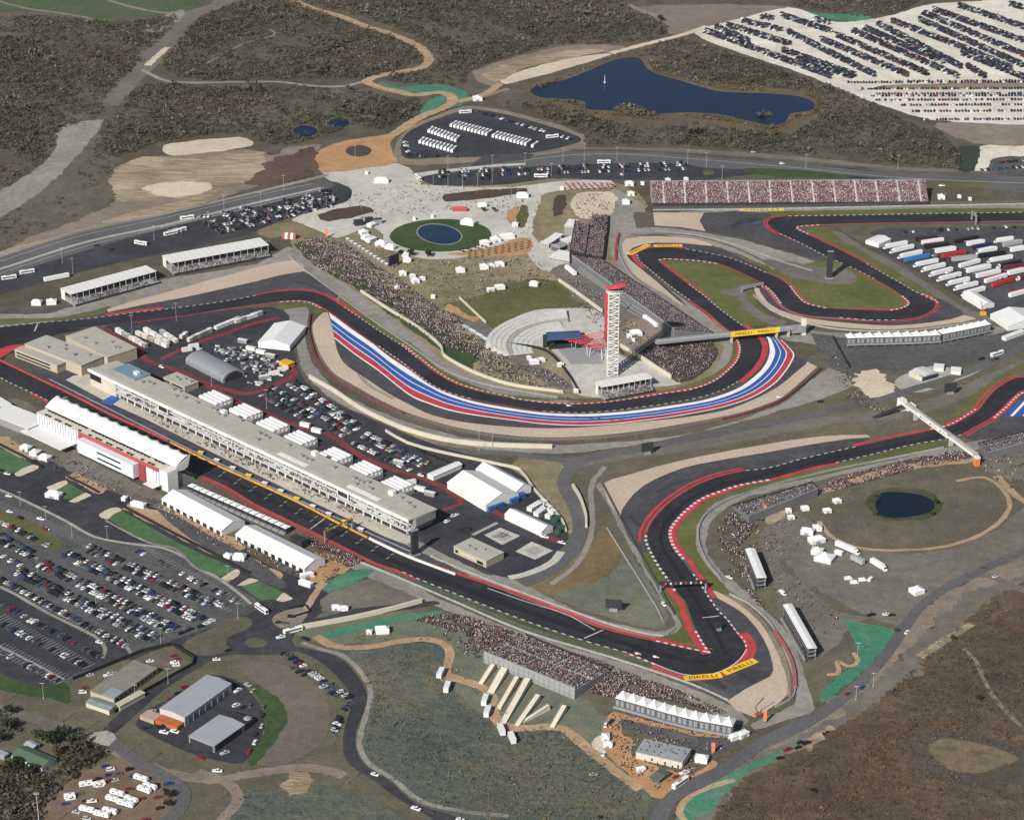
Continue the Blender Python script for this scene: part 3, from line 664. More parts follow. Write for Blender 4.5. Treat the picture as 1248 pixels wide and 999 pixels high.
way("footpath", [(1040,795),(1046,805),(1035,812),(1020,805),(1022,820),(1008,822)], 3, 3.8, M_PATH, 3)
flat("seeded_bank", [(953,912),(920,928),(890,942),(855,955),(835,975),(825,992),(840,1000),(870,985),(905,945),(940,928)], 3, M_TEAL, 2)
flat("seeded_bank", [(825,996),(850,1000),(900,1040),(860,1060),(820,1040)], 3, M_TEAL, 2)
way("footpath", [(895,950),(850,965),(828,985),(835,1000),(860,1020)], 4, 3.3, M_PATH, 3)
flat("dirt_ground", [(958,620),(1000,640),(1030,662),(1110,676),(1200,652),(1248,620),(1320,600),(1320,660),(1167,704),(1096,762),(1060,752),(1000,720),(960,690)], 2, M_GREYDIRT, 2)
flat("hard_standing", [(1190,560),(1248,535),(1320,520),(1320,580),(1230,585)], 2.5, M_GREYDIRT, 2)
way("footpath", [(1215,580),(1240,605),(1300,640)], 6, 3, M_PATH, 3)
# outer roads
band("road", [(794,1040),(794,996),(803,978),(814,966),(828,955),(879,931),(930,897),(991,867),(1038,833),(1072,796),(1096,762),(1123,731),(1167,704),(1247,667),(1330,630)],
     [(815,1040),(815,996),(818,988),(824,978),(832,972),(879,948),(930,914),(991,884),(1038,850),(1079,809),(1110,765),(1133,735),(1194,701),(1247,677),(1330,642)], 4, M_ROAD)
way("road", [(1165,706),(1200,700),(1230,712),(1300,740)], 7, 3.4, M_GREYDIRT, 3)
band("road", [(330,797),(362,794),(394,809),(419,834),(429,854),(422,879),(418,904),(424,929),(452,949),(487,974),(524,996),(600,1040)],
     [(345,786),(370,789),(412,801),(437,826),(447,849),(442,869),(434,891),(434,914),(447,934),(474,951),(507,979),(540,990),(640,1020)], 4, M_DARKROAD)
way("kerb_path", [(368,783),(388,790),(420,800),(446,828),(452,848),(447,870),(440,892),(439,912),(452,932),(480,950),(514,976),(560,988),(620,994)], 3.5, 3.6, M_SERVICE, 4)
# car parks and roads of the near corner
flat("forecourt", [(-60,500),(0,525),(60,545),(150,590),(250,640),(330,690),(400,720),(395,745),(340,770),(250,735),(170,690),(90,650),(0,610),(-60,585)], 2.2, M_DARKROAD, 2)
flat("forecourt", [(-60,500),(0,500),(45,515),(100,550),(170,590),(200,605),(210,625),(140,600),(60,560),(0,530)], 2.6, M_GREYDIRT, 2)
flat("car_park", [(-60,590),(0,597),(60,627),(110,652),(150,660),(190,664),(240,690),(310,728),(318,745),(300,760),(210,790),(150,800),(130,815),(100,840),(60,838),(0,820),(-60,800)], 3, M_LOT, 2)
flat("car_park", [(-60,680),(0,704),(80,752),(155,790),(160,802),(92,820),(80,828),(50,838),(0,820),(-60,800)], 3.6, M_DARKROAD, 2)
way("kerb_path", [(-40,706),(0,715),(60,748),(115,775),(128,790),(125,802)], 2.5, 4, M_SERVICE, 3)
way("kerb_path", [(-40,690),(0,707),(80,752),(150,785),(160,797)], 2.2, 4, M_SERVICE, 3)
way("kerb_path", [(-40,775),(0,788),(40,808),(78,828)], 2.2, 4, M_SERVICE, 3)
way("kerb_path", [(-40,585),(0,597),(40,615),(80,635),(110,652),(130,658),(170,664),(200,668),(230,682),(262,702),(290,722),(306,736)], 2.5, 4, M_CONC2, 3)
way("road", [(-40,600),(0,615),(60,640),(110,665)], 9, 3.3, M_ROAD, 3)
flat("grass_island", [(-40,608),(0,621),(40,637),(70,655),(76,664),(66,670),(40,660),(0,640),(-40,625)], 4, M_OLIVE, 2)
def stall_lines(name, p, q, n, ln, up=1):
    """painted parking bays along a row"""
    A, B = W(*p), W(*q)
    u = (B - A).normalized(); v = Vector((-u.y, u.x, 0)) * up
    mb = MB()
    z = Vector((0, 0, 4.4 * LAYER))
    for i in range(n + 1):
        c = A.lerp(B, i / n) + z
        mb.quad(c - u * .12, c + u * .12, c + u * .12 + v * ln, c - u * .12 + v * ln)
    o = mb.build(name, M_LINE); o["kind"] = "structure"
stall_lines("parking_lines", (0,716), (124,784), 34, 5)
stall_lines("parking_lines", (0,752), (108,812), 30, 5)
stall_lines("parking_lines", (0,752), (108,812), 30, 5, -1)
stall_lines("parking_lines", (0,787), (76,826), 20, 5)
stall_lines("parking_lines", (0,790), (76,830), 20, 5, -1)
stall_lines("parking_lines", (172,668), (296,738), 34, 5)
stall_lines("parking_lines", (100,667), (276,746), 46, 5)
flat("synthetic_lawn", [(132,632),(140,625),(148,622),(200,652),(245,675),(287,693),(278,701),(268,702),(235,688),(214,668),(180,660)], 4, M_LAWN2, 2)
flat("sand_bunker", [(120,628),(128,622),(142,618),(149,622),(138,627),(131,633)], 4.4, M_SAND, 2)
flat("sand_bunker", [(268,706),(276,701),(288,693),(294,697),(282,707)], 4.4, M_SAND, 2)
way("kerb_path", [(128,634),(180,661),(214,669),(236,690),(268,706),(280,709)], 2, 4.6, M_SERVICE, 3)
flat("synthetic_lawn", [(-40,535),(0,546),(20,556),(40,566),(30,572),(10,577),(-40,570)], 4, M_LAWN2, 2)
flat("sand_bunker", [(18,577),(40,566),(48,570),(30,578),(22,581)], 4.2, M_SAND, 2)
flat("synthetic_lawn", [(66,600),(80,590),(86,590),(103,600),(92,608),(78,608)], 4, M_LAWN2, 1)
flat("sand_bunker", [(56,594),(80,585),(84,589),(68,598),(62,600)], 4.2, M_SAND, 1)
flat("sand_bunker", [(84,611),(104,600),(112,604),(92,613)], 4.2, M_SAND, 1)
flat("mulched_ground", [(80,582),(92,576),(132,595),(120,602)], 3, M_PATH, 1)
flat("mulched_ground", [(-20,530),(10,532),(50,560),(30,560),(0,545)], 3, M_PATH, 1)
flat("mulched_ground", [(148,620),(160,612),(190,622),(250,650),(300,676),(345,700),(340,712),(316,706),(270,682),(200,646)], 3, M_PATH, 1)
flat("mulched_ground", [(196,612),(215,622),(265,650),(290,655),(300,668),(290,672),(240,645),(200,625)], 3.1, M_PATH, 1)
flat("road", [(190,620),(215,628),(260,655),(300,675),(350,712),(340,718),(290,690),(230,655)], 3.3, M_LOT, 2)
flat("synthetic_lawn", [(294,715),(306,706),(316,707),(345,722),(336,730),(318,732)], 4, M_LAWN2, 1)
flat("sand_bunker", [(288,714),(304,704),(316,707),(300,713)], 4.3, M_SAND, 1)
flat("sand_bunker", [(336,731),(346,722),(358,730),(344,734)], 4.3, M_SAND, 1)
flat("road", [(160,800),(222,776),(300,750),(318,740),(330,745),(350,755),(395,752),(430,742),(500,735),(530,732),(536,736),(480,745),(400,758),(368,765),(355,780),(362,792),(340,797),(305,798),(290,797),(268,800),(240,815),(200,840),(160,875),(130,900),(122,893),(150,865),(190,830),(240,800),(238,790),(214,790),(160,806)], 4, M_DARKROAD, 2)
flat("grass_island", [(222,786),(240,774),(262,763),(285,752),(302,752),(308,760),(298,768),(280,775),(276,785),(282,792),(262,798),(240,798)], 5, M_DRY, 2)
flat("roundabout_island", [(312+14*math.cos(a*.393),783+6.2*math.sin(a*.393)) for a in range(16)], 5, M_DRY, 2)
flat("grass_island", [(331,755),(340,747),(365,740),(375,745),(368,758),(350,765),(338,764)], 5, M_DIRT, 2)
flat("grass_island", [(265,803),(290,799),(315,797),(340,800),(360,806),(395,830),(410,850),(410,890),(405,910),(330,935),(300,930),(320,905),(325,870),(315,845),(300,826),(275,815)], 3, M_DRY, 2)
flat("grass_bank", [(308,835),(318,838),(338,850),(350,870),(346,890),(325,915),(308,935),(300,925),(318,900),(322,870)], 4, M_LAWN, 2)
flat("yard", [(166,880),(180,865),(235,835),(258,822),(285,828),(300,838),(318,862),(322,885),(310,912),(295,930),(270,928),(225,915),(170,888)], 4, M_DARKROAD, 2)
flat("dirt_yard", [(84,832),(110,822),(200,790),(212,788),(236,806),(232,812),(180,840),(140,868),(125,870),(100,858)], 4.2, M_DRY, 2)
way("road", [(128,895),(160,922),(190,940),(215,955),(224,970),(215,990),(190,1010)], 9, 4, M_ROAD, 4)
way("road", [(130,898),(100,908),(60,930),(40,935)], 5, 3.8, M_GREYDIRT, 3)
flat("crossing", [(104,898),(130,890),(142,900),(120,914)], 4.4, M_CONC2, 2)
way("dirt_track", [(-20,858),(30,872),(80,888),(110,900)], 9, 3, M_GREYDIRT, 3)
way("dirt_track", [(140,915),(200,940),(260,950),(320,940),(380,935),(420,945)], 8, 2.6, M_DIRT, 3)
way("dirt_track", [(240,940),(280,955),(290,975),(270,1000)], 7, 2.7, M_DIRT, 3)
flat("dirt_yard", [(50,1000),(60,975),(100,940),(150,920),(180,935),(210,955),(216,975),(190,1010),(50,1040)], 3, ground_mat("trailer_yard", [(.12,.085,.055),(.17,.125,.085),(.22,.17,.12)]), 2)
flat("grass_bank", [(-30,830),(0,820),(50,838),(80,830),(86,850),(82,858),(60,850),(30,848),(0,840)], 3, M_LAWN, 2)
flat("rough_ground", [(300,960),(340,965),(400,955),(430,965),(470,985),(520,1020),(520,1060),(250,1060),(270,1000)], 2.4, M_FIELD, 2)
flat("bare_earth", [(345,950),(365,940),(380,950),(370,965),(350,968)], 2.8, M_TAN, 3)
way("dirt_track", [(800,281),(860,289),(910,303),(950,318),(990,330)], 3, 3.5, M_CONC2)
way("dirt_track", [(770,286),(840,287),(890,300),(930,318),(950,328)], 2.5, 3.5, M_DRY)
# ---------------------------------------------------------------- the circuit
MAIN_UP = [(-60,412),(0,440),(25,452),(50,464),(75,475),(100,489),(135,507),(175,525),(207,540),(250,562),(312,590),(362,613),(412,639),(452,659),(487,676),(524,690),(560,702),(594,713),(624,724),(660,738),(694,751),(736,767),(799,782),(839,791),(866,796)]
T2_LEFT = [(866,796),(859,786),(849,769),(841,749),(836,734),(824,720),(816,707),(804,690),(794,672),(789,660),(789,650),(796,635),(809,620),(824,607),(849,592),(874,582),(909,574),(936,571),(973,561),(1011,552),(1043,545),(1086,535),(1136,525),(1158,520),(1176,511),(1193,500),(1203,487),(1218,472),(1236,462),(1248,460),(1320,450)]
T2_RIGHT = [(1320,466),(1248,475),(1236,482),(1223,495),(1206,510),(1186,521),(1171,530),(1151,535),(1111,542),(1061,554),(1018,564),(998,567.5),(961,577),(936,584),(899,591),(874,599),(854,607),(836,620),(824,632),(815,645),(815,657),(821,670),(831,682),(844,700),(856,717),(864,730),(876,746),(886,756),(899,773),(906,781),(909,791),(901,803),(884,815),(862,822),(836,822),(814,815),(799,809)]
MAIN_LOW = [(799,809),(764,795),(724,784),(674,768),(624,750),(562,726),(512,706),(487,695),(462,687),(437,675),(397,655),(349,632),(312,614),(275,592),(250,581),(200,557),(150,532),(100,509),(70,494),(40,479),(20,470),(0,460),(-60,432)]
P = line(MAIN_UP) + line(T2_LEFT)[1:] + line(T2_RIGHT) + line(MAIN_LOW)[1:]
flat("race_track", None, 6, M_TRACK, world_pts=P)
BACK_UP = [(-60,403),(0,399),(50,394),(95,390),(130,386),(160,382),(200,377.5),(240,372.5),(275,367.5),(312,360.5),(337,356),(362,354.5),(384,357),(402,364),(419,375),(437,387),(462,404),(487,420),(507,436),(527,452),(552,467),(582,477),(624,486),(661,491),(699,493),(736,491),(774,486),(811,480),(844,475),(869,466),(886,454),(899,440),(903,425),(899,414),(889,404),(874,391),(860,379),(841,366),(824,354),(806,340),(789,326),(779,317),(777,311),(784,305.5),(804,302),(836,304),(861,308.5),(886,314),(906,321),(936,334),(950,340),(962,349),(972,362),(983,370.5),(1006,376),(1048,378),(1086,379),(1101,376),(1109,370),(1101,361),(1086,351),(1066,340),(1046,330),(1006,312),(973,295),(951,285),(941,279),(936,272),(941,266.5),(961,264),(1036,263),(1136,261),(1248,259.5),(1330,258)]
BACK_LOW = [(1330,267),(1248,269),(1136,271),(1061,272),(998,274),(973,276),(970,279),(986,287),(1011,299),(1036,311),(1056,322),(1073,332),(1096,345),(1121,359),(1136,366),(1140,371),(1133,380),(1116,387),(1091,390),(1061,390),(1023,387),(991,385),(968,380),(953,370),(943,357),(930,346),(919,340),(894,328),(874,321),(849,317.5),(809,315.5),(802,317),(808,323),(819,332),(839,347),(859,362),(874,375),(890,387),(904,397),(921,410),(928,420),(926,435),(916,450),(899,465),(879,476),(849,485),(811,492),(774,497),(736,501.5),(699,503),(661,501),(624,495),(574,486),(549,479),(527,469),(509,456),(487,439),(462,422),(437,405),(412,387),(394,375),(379,368),(362,366),(337,367.5),(312,371),(262,378),(215,385),(160,392),(110,398),(45,404),(0,407),(-60,411)]
P = line(BACK_UP) + line(BACK_LOW)
flat("race_track", None, 6, M_TRACK, world_pts=P)
flat("race_track", [(-60,408),(0,405),(60,402),(100,401),(60,410),(30,424),(10,432),(0,440),(-60,415)], 5.6, M_TRACK, 3)
flat("painted_runoff", [(-60,440),(0,425),(15,421),(33,420),(15,428),(0,437),(-60,455)], 6.4, M_RED, 2)

def cut(pts, a, b):
    """part of a traced edge between the points nearest to a and b"""
    i = min(range(len(pts)), key=lambda k: (pts[k][0]-a[0])**2 + (pts[k][1]-a[1])**2)
    j = min(range(len(pts)), key=lambda k: (pts[k][0]-b[0])**2 + (pts[k][1]-b[1])**2)
    return pts[i:j+1] if i < j else pts[j:i+1]
def stripes(name, edge, o0, o1, ma, mb_, per, layer):
    """painted blocks between two offsets from a track edge (metres to its outer side)"""
    P = line(edge, 6)
    n = max(int(length(P) / per), 2)
    P = resample(P, n + 1)
    A, B = offset(P, o0), offset(P, o1)
    z = Vector((0, 0, layer * LAYER))
    mb = MB().strip([p + z for p in A], [p + z for p in B])
    mb.m = [i % 2 for i in range(len(mb.f))]
    o = mb.build(name, [ma, mb_]); o["kind"] = "structure"
def red(edge, o0, o1, layer=6.6, m=None):
    P = resample(line(edge, 6), max(int(length(line(edge, 3)) / 6), 4))
    z = Vector((0, 0, layer * LAYER))
    o = MB().strip([p + z for p in offset(P, o0)], [p + z for p in offset(P, o1)]).build("painted_kerb_band", m or M_RED)
    o["kind"] = "structure"
KW = mat("kerb_white", (.6,.58,.56), .6)
KD = mat("kerb_dark", (.05,.045,.045), .7)
KR = mat("kerb_red", (.42,.05,.05), .6)
# left of travel is + ; BACK_UP and MAIN_UP are traced so that the outside lies on the left
E = BACK_UP
stripes("kerb", cut(E, (0,399), (300,360)), 0, .8, KW, KD, 3, 7)
red(cut(E, (130,386), (200,377)), 1.4, 6)
red(cut(E, (312,360), (437,387)), .3, 2.4); red(cut(E, (337,356), (437,387)), 3.6, 4.6)
stripes("kerb", cut(E, (419,375), (507,436)), 0, .8, KW, KD, 3, 7)
red(cut(E, (487,420), (582,477)), .6, 2.0); stripes("kerb", cut(E, (487,420), (624,486)), 2.0, 3.2, KW, KR, 2.6, 7)
stripes("kerb", cut(E, (624,486), (774,486)), 0.2, 1.4, KW, KR, 2.6, 7); red(cut(E, (661,491), (736,491)), 2.6, 3.6)
stripes("kerb", cut(E, (774,486), (889,404)), 0.2, 1.8, KW, KR, 2.6, 7); red(cut(E, (774,486), (889,404)), 2.2, 3.6)
red(cut(E, (889,404), (841,366)), .4, 1.6); red(cut(E, (889,404), (836,363)), 2.8, 4.0)
stripes("kerb", cut(E, (841,366), (777,311)), 0, .8, KW, KD, 3, 7)
red(cut(E, (789,326), (836,304)), 1.6, 5.2); stripes("kerb", cut(E, (836,304), (936,334)), 0, .8, KW, KD, 3, 7)
red(cut(E, (906,321), (983,370)), .4, 1.5); red(cut(E, (936,334), (983,370)), 2.8, 3.8); stripes("kerb", cut(E, (962,349), (1006,376)), 0, 1.6, KW, KR, 2.6, 7.2)
red(cut(E, (1006,376), (1101,376)), .4, 1.6); stripes("kerb", cut(E, (1086,379), (1101,361)), .2, 2, KW, KR, 2.4, 7); red(cut(E, (1048,378), (1046,330)), 2.4, 3.6)
stripes("kerb", cut(E, (1066,340), (951,285)), 0, .8, KW, KD, 3, 7)
red(cut(E, (973,295), (1036,263)), .4, 1.6); red(cut(E, (951,285), (961,264)), 3, 4.4)
stripes("kerb", cut(E, (961,264), (1330,258)), 0, 1.2, KW, KD, 3, 7)
E = BACK_LOW
red(cut(E, (1330,267), (973,276)), .4, 3.4, m=mat("faded_red_paint", (.26,.07,.075), .8, .25, .1)); stripes("kerb", cut(E, (998,274), (986,287)), 0.2, 2, KW, KR, 2.6, 7)
red(cut(E, (973,276), (1056,322)), .4, 1.5); red(cut(E, (970,279), (1073,332)), 2.8, 3.8)
stripes("kerb", cut(E, (1056,322), (1136,366)), 0, .8, KW, KD, 3, 7)
red(cut(E, (1121,359), (1091,390)), .4, 2.0); stripes("kerb", cut(E, (1121,359), (1140,371)), 2, 3.4, KW, KR, 2.4, 7); red(cut(E, (1140,371), (1061,390)), 3.6, 4.6)
red(cut(E, (1061,390), (930,346)), 1.6, 4.4, m=mat("pink_red_paint", (.36,.09,.1), .8, .25, .1)); stripes("kerb", cut(E, (1091,390), (1023,387)), 0, 1.2, KW, KD, 3, 7)
red(cut(E, (943,357), (874,321)), .4, 1.6); stripes("kerb", cut(E, (953,370), (930,346)), 0.2, 1.8, KW, KR, 2.6, 7.1)
red(cut(E, (894,328), (809,315)), .4, 1.8); stripes("kerb", cut(E, (874,321), (802,317)), .2, 2, KW, KR, 2.6, 7)
red(cut(E, (809,315), (859,362)), .4, 1.6); red(cut(E, (809,315), (859,362)), 2.8, 4.0)
stripes("kerb", cut(E, (839,347), (904,397)), 0, .8, KW, KD, 3, 7)
red(cut(E, (904,397), (899,465)), .4, 5.2)
stripes("kerb", cut(E, (899,465), (661,501)), 0, .8, KW, KD, 3, 7)
red(cut(E, (699,503), (412,387)), .4, 2.0, m=mat("dark_red_paint", (.25,.045,.055), .8, .2, .2))
stripes("kerb", cut(E, (574,486), (462,422)), 0, .8, KW, KD, 3, 7.2)
red(cut(E, (412,387), (337,367)), .4, 1.8); stripes("kerb", cut(E, (394,375), (337,367)), 1.8, 3.2, KW, KR, 2.6, 7)
red(cut(E, (337,367), (160,392)), 2.5, 3.6, m=M_RED)
E = MAIN_UP
red(cut(E, (524,690), (839,791)), .5, 3.6); red(cut(E, (624,724), (866,796)), 4.8, 5.8)
red(cut(E, (-60,412), (230,550)), .4, 2.0)
stripes("kerb", cut(E, (799,782), (866,796)), 0, 1.6, KW, KR, 2.6, 7)
E = T2_LEFT
red(cut(E, (866,796), (816,707)), 1.6, 6.0); stripes("kerb", cut(E, (866,796), (849,769)), 0, 1.6, KW, KR, 2.6, 7)
stripes("kerb", cut(E, (824,720), (789,650)), 0, 1.8, KW, KD, 3, 7)
red(cut(E, (789,660), (909,574)), .5, 2.4); red(cut(E, (789,660), (909,574)), 4, 6.2)
stripes("kerb", cut(E, (909,574), (1043,545)), 0, .8, KW, KD, 3, 7)
red(cut(E, (1043,545), (1158,520)), 1.2, 4.6); red(cut(E, (1136,525), (1248,460)), .4, 2); red(cut(E, (1158,520), (1248,460)), 3.4, 5.4); stripes("kerb", cut(E, (1136,525), (1193,500)), 2.0, 3.4, KW, KR, 2.6, 7)
E = T2_RIGHT
red(cut(E, (1320,466), (1171,530)), .4, 2.0); red(cut(E, (1236,482), (1171,530)), 3.6, 5.2)
stripes("kerb", cut(E, (1248,475), (1206,510)), 1.8, 3.6, KW, KR, 2.6, 7)
stripes("kerb", cut(E, (1171,530), (1018,564)), 0, .85, KW, KD, 3, 7)
red(cut(E, (1018,564), (874,599)), .4, 4.0); red(cut(E, (899,591), (864,730)), 2.4, 5.8)
stripes("kerb", cut(E, (936,584), (831,682)), .2, 2.6, KW, KR, 2.6, 7)
stripes("kerb", cut(E, (844,700), (906,781)), 0, 1.1, KW, KD, 3, 7)
red(cut(E, (899,773), (799,809)), 0.6, 7.0); stripes("kerb", cut(E, (886,756), (909,791)), 0, 1.1, KW, KR, 2.6, 7)
red(cut(E, (909,791), (799,809)), .2, .9, 6.8, KW)
E = MAIN_LOW
stripes("kerb", cut(E, (799,809), (764,795)), 0, 1.6, KW, KR, 2.6, 7)
stripes("kerb", cut(E, (764,795), (487,695)), 0, .85, KW, KD, 3.2, 7)
red(cut(E, (512,706), (250,581)), .4, 3.0); red(cut(E, (487,695), (250,581)), 4.6, 6.4, m=mat("dark_red_paint", (.25,.045,.055), .8, .2, .2))
red(cut(E, (100,509), (40,479)), 1, 3); stripes("kerb", cut(E, (70,494), (-60,432)), 0, .8, KW, KD, 3.2, 7)
# grid lines and the painted lines across the straight
way("track_line", [(594,717),(640,733),(690,749),(725,768)], .7, 7.4, M_LINE)
way("track_line", [(712,778),(735,768)], .9, 7.4, M_LINE, 1)
way("track_line", [(378,645),(396,632)], .8, 7.4, M_LINE, 1)
way("track_line", [(62,490),(82,484)], .9, 7.4, M_LINE, 1)
way("track_line", [(42,404),(46,395)], .9, 7.4, M_LINE, 1)
way("track_line", [(856,753),(876,751)], .8, 7.4, M_LINE, 1)
for k in range(24):
    a = (262 + 9.3*k, 572 + 4.55*k) if k % 2 else (266 + 9.3*k, 581 + 4.55*k)
    way("grid_slot", [(a[0], a[1]), (a[0]+4.2, a[1]-2.0)], .45, 7.4, M_LINE, 1)
# racing line rubber: a darker worn band down the middle of the straights
MR = ground_mat("rubbered_asphalt", [(.014,.013,.016),(.018,.017,.02),(.025,.023,.027)], .03, .3, .9, rough=.7)
band("racing_line", [(255,573),(362,622),(487,683),(624,735),(736,774),(840,803),(874,803)], [(258,578),(362,628),(487,690),(624,742),(736,779),(838,808),(874,806)], 6.3, MR)
band("racing_line", [(884,800),(868,770),(842,725),(822,695),(806,668),(803,652),(812,634),(835,610),(870,593),(930,578),(1040,552),(1150,529),(1196,507)], [(887,795),(872,766),(845,722),(826,690),(811,668),(808,652),(818,634),(840,611),(872,595.5),(932,580),(1042,554.5),(1154,530),(1198,508.5)], 6.3, MR)
# yellow painted lettering pads on the run-off
def pad_text(name, a, b, width_m, txt, layer, label_pts=None):
    A, B = W(*a), W(*b)
    u = (B - A).normalized(); v = Vector((-u.y, u.x, 0)); L = (B - A).length
    z = Vector((0, 0, layer * LAYER))
    o = MB().quad(A + z, B + z, B + v * width_m + z, A + v * width_m + z).build(name, M_YELLOW)
    o["kind"] = "structure"
    word(txt, A + u * L * .14 + v * width_m * .24 + z + Vector((0, 0, .05)), math.atan2(u.y, u.x), 0, L * .74, width_m * .56, mat("lettering_dark_red", (.09,.012,.012), .6), kind="structure")
def word(txt, loc, rz, rx, wid, hei, m, parent=None, kind=None, name="lettering", bold=.012):
    """letters as a real flat mesh of the given width and height"""
    cu = bpy.data.curves.new(name, 'FONT')
    cu.body = txt; cu.size = 1; cu.offset = bold
    t = bpy.data.objects.new(name, cu); COL.objects.link(t)
    dg = bpy.context.evaluated_depsgraph_get()
    me = bpy.data.meshes.new_from_object(t.evaluated_get(dg))
    bpy.data.objects.remove(t)
    xs = [v.co.x for v in me.vertices]; ys = [v.co.y for v in me.vertices]
    x0, x1, y0, y1 = min(xs), max(xs), min(ys), max(ys)
    for v in me.vertices:
        v.co.x = (v.co.x - x0) / (x1 - x0) * wid
        v.co.y = (v.co.y - y0) / (y1 - y0) * hei
    me.materials.clear(); me.materials.append(m)
    o = bpy.data.objects.new(name, me); COL.objects.link(o)
    o.location = loc; o.rotation_euler = (rx, 0, rz)
    if parent:
        o.parent = parent
    if kind:
        o["kind"] = kind
    return o
pad_text("painted_board", (835,830), (881,826), 6.2, "PIRELLI", 7.5)
pad_text("painted_board", (886,823), (925,807), 6.2, "PIRELLI", 7.5)
pad_text("painted_board", (769,311.5), (794,299.5), 6, "PIRELLI", 7.5)
pad_text("painted_board", (797,301.5), (832,301), 6, "PIRELLI", 7.5)
pad_text("painted_board", (901,257.5), (956,257), 7, "PIRELLI", 7.5)
SK = mat("skid_rubber", (.022,.021,.023), .8, .3, .4)
for pts, w in (([(862,805),(890,815),(905,822),(918,830)],.7),([(868,803),(893,812),(912,818),(926,820)],.5),([(855,816),(872,828),(885,840)],.6),([(945,266),(925,268),(905,272),(890,275)],.8),([(955,270),(930,273),(912,277)],.5),([(893,279),(905,268),(925,266)],.5),([(780,322),(770,316),(768,310)],.6),([(790,645),(778,640),(768,628)],.6),([(845,585),(825,588),(800,600)],.5),([(1136,378),(1148,376),(1158,378)],.6),([(400,362),(380,348),(360,344)],.6),([(437,455),(450,470),(480,486)],.6),([(700,508),(760,512),(820,505)],.5)):
    for d in (-.9, .9):
        way("skid_mark", None, w, 6.35, SK, P=offset(line(pts), d))
# ---------------------------------------------------------------- settle the sheets: each lies a few millimetres above whatever it overlaps
def settle():
    rows = []
    for o in list(COL.objects):
        if o.get("kind") == "structure" and o.name != "ground" and o.type == 'MESH':
            n = len(o.data.vertices)
            co = np.empty(n * 3); o.data.vertices.foreach_get("co", co); co = co.reshape(-1, 3)
            if o.location.length > 0:
                c, s = math.cos(o.rotation_euler.z), math.sin(o.rotation_euler.z)
                x = co[:, 0] * c - co[:, 1] * s + o.location.x; y = co[:, 0] * s + co[:, 1] * c + o.location.y
                z = co[0, 2] + o.location.z
            else:
                x, y, z = co[:, 0], co[:, 1], co[0, 2]
            rows.append([z, o, (x.min(), x.max(), y.min(), y.max())])
    rows.sort(key=lambda r: r[0])
    done = []
    for z, o, b in rows:
        h = 0.0
        for h2, c in done:
            if b[0] < c[1] and b[1] > c[0] and b[2] < c[3] and b[3] > c[2] and h2 > h:
                h = h2
        h += .008
        o.location.z += h - z
        done.append((h, b))
    return max(h for h, _ in done)
settle()
# ---------------------------------------------------------------- building materials
B_CONC = mat("wall_concrete", (.42,.395,.34), .85, .1, .2)
B_TANWALL = mat("tan_wall", (.4,.35,.26), .85, .08, .2)
B_ROOF = mat("tan_roof", (.37,.35,.295), .9, .1, .12, seams=(9, .82, 0, .02))
B_GREYROOF = mat("grey_metal_roof", (.36,.385,.4), .5, .06, .12, metal=.2, seams=(4, .9, 0, .05))
B_WHITE = mat("white_panel", (.66,.65,.62), .6, .06, .2)
B_TENT = mat("tent_membrane", (.65,.64,.625), .7, .05, .15, seams=(5, .86, 0, .04))
B_TENT2 = mat("marquee_fabric", (.65,.645,.63), .7, .09, .35)
B_SIDE = mat("stand_shade_lattice", (.12,.12,.125), .8, .25, .6, seams=(1.5, 1.9, 2, .12))  # dark tone stands in for shade under the seats; seams draw the lattice
B_GLASS = mat("dark_glass", (.018,.022,.03), .15, .2, .3, spec=.6)
B_BLUEGLASS = mat("blue_glass_roof", (.16,.24,.28), .25, .15, .3, spec=.6)
B_DARK = mat("dark_cladding", (.03,.03,.034), .7, .2, .3)
B_STEEL = mat("galvanised_steel", (.3,.31,.33), .5, .15, .4, metal=.3)
B_GREY = mat("grey_panel", (.24,.245,.25), .7, .1, .3)
B_MESH = mat("facade_mesh", (.6,.61,.68), .6, .08, .3, seams=(3.2, .45, 0, .16))
B_REDP = mat("red_steel", (.38,.075,.065), .6, .1, .3)
B_ORANGE = mat("orange_panel", (.6,.2,.05), .6)
B_CREAM = mat("cream_wall", (.5,.455,.36), .85, .1, .1)
B_BROWN = mat("brown_timber", (.16,.1,.06), .8, .2, .5)
B_GREENROOF = mat("green_roof", (.075,.12,.08), .7, .1, .3)
B_BLUEROOF = mat("blue_stage_roof", (.05,.075,.16), .6, .1, .2)
B_TERR = mat("sand_terrace", (.56,.51,.41), .85, .1, .2)
def loc_of(org, rz, px, py, z):
    p = W(px, py, z) - org
    c, s = math.cos(-rz), math.sin(-rz)
    return p.x * c - p.y * s, p.x * s + p.y * c
def roof_units(root, spots, h, m=None, name="roof_unit"):
    for x, y, w in spots:
        MB().box(x - w, x + w, y - w * .7, y + w * .7, h + .01, h + 1.3).build(name, m or B_GREY, root)
def block(name, label, cat, a, b, c, h, wall=None, roof=None, units=(), parapet=.5, windows=(), group=None):
    """flat-roofed building: walls, roof, window ribbons (x0, x1, z0, z1 as shares), roof plant"""
    org, rz, L, D = frame(a, b, c, h)
    r = thing(name, label, cat, org, rz, group)
    wb = MB().box(0, L, 0, D, 0, h)
    wb.build("wall", wall or B_TANWALL, r)
    MB().box(-.25, L + .25, -.25, D + .25, h + .01, h + parapet).build("roof", roof or B_ROOF, r)
    for x0, x1, z0, z1 in windows:
        MB().box(L*x0, L*x1, -.15, .1, h*z0, h*z1).build("window", B_GLASS, r)
    roof_units(r, [(L*u, D*v, w) for u, v, w in units], h + parapet)
    return r, L, D
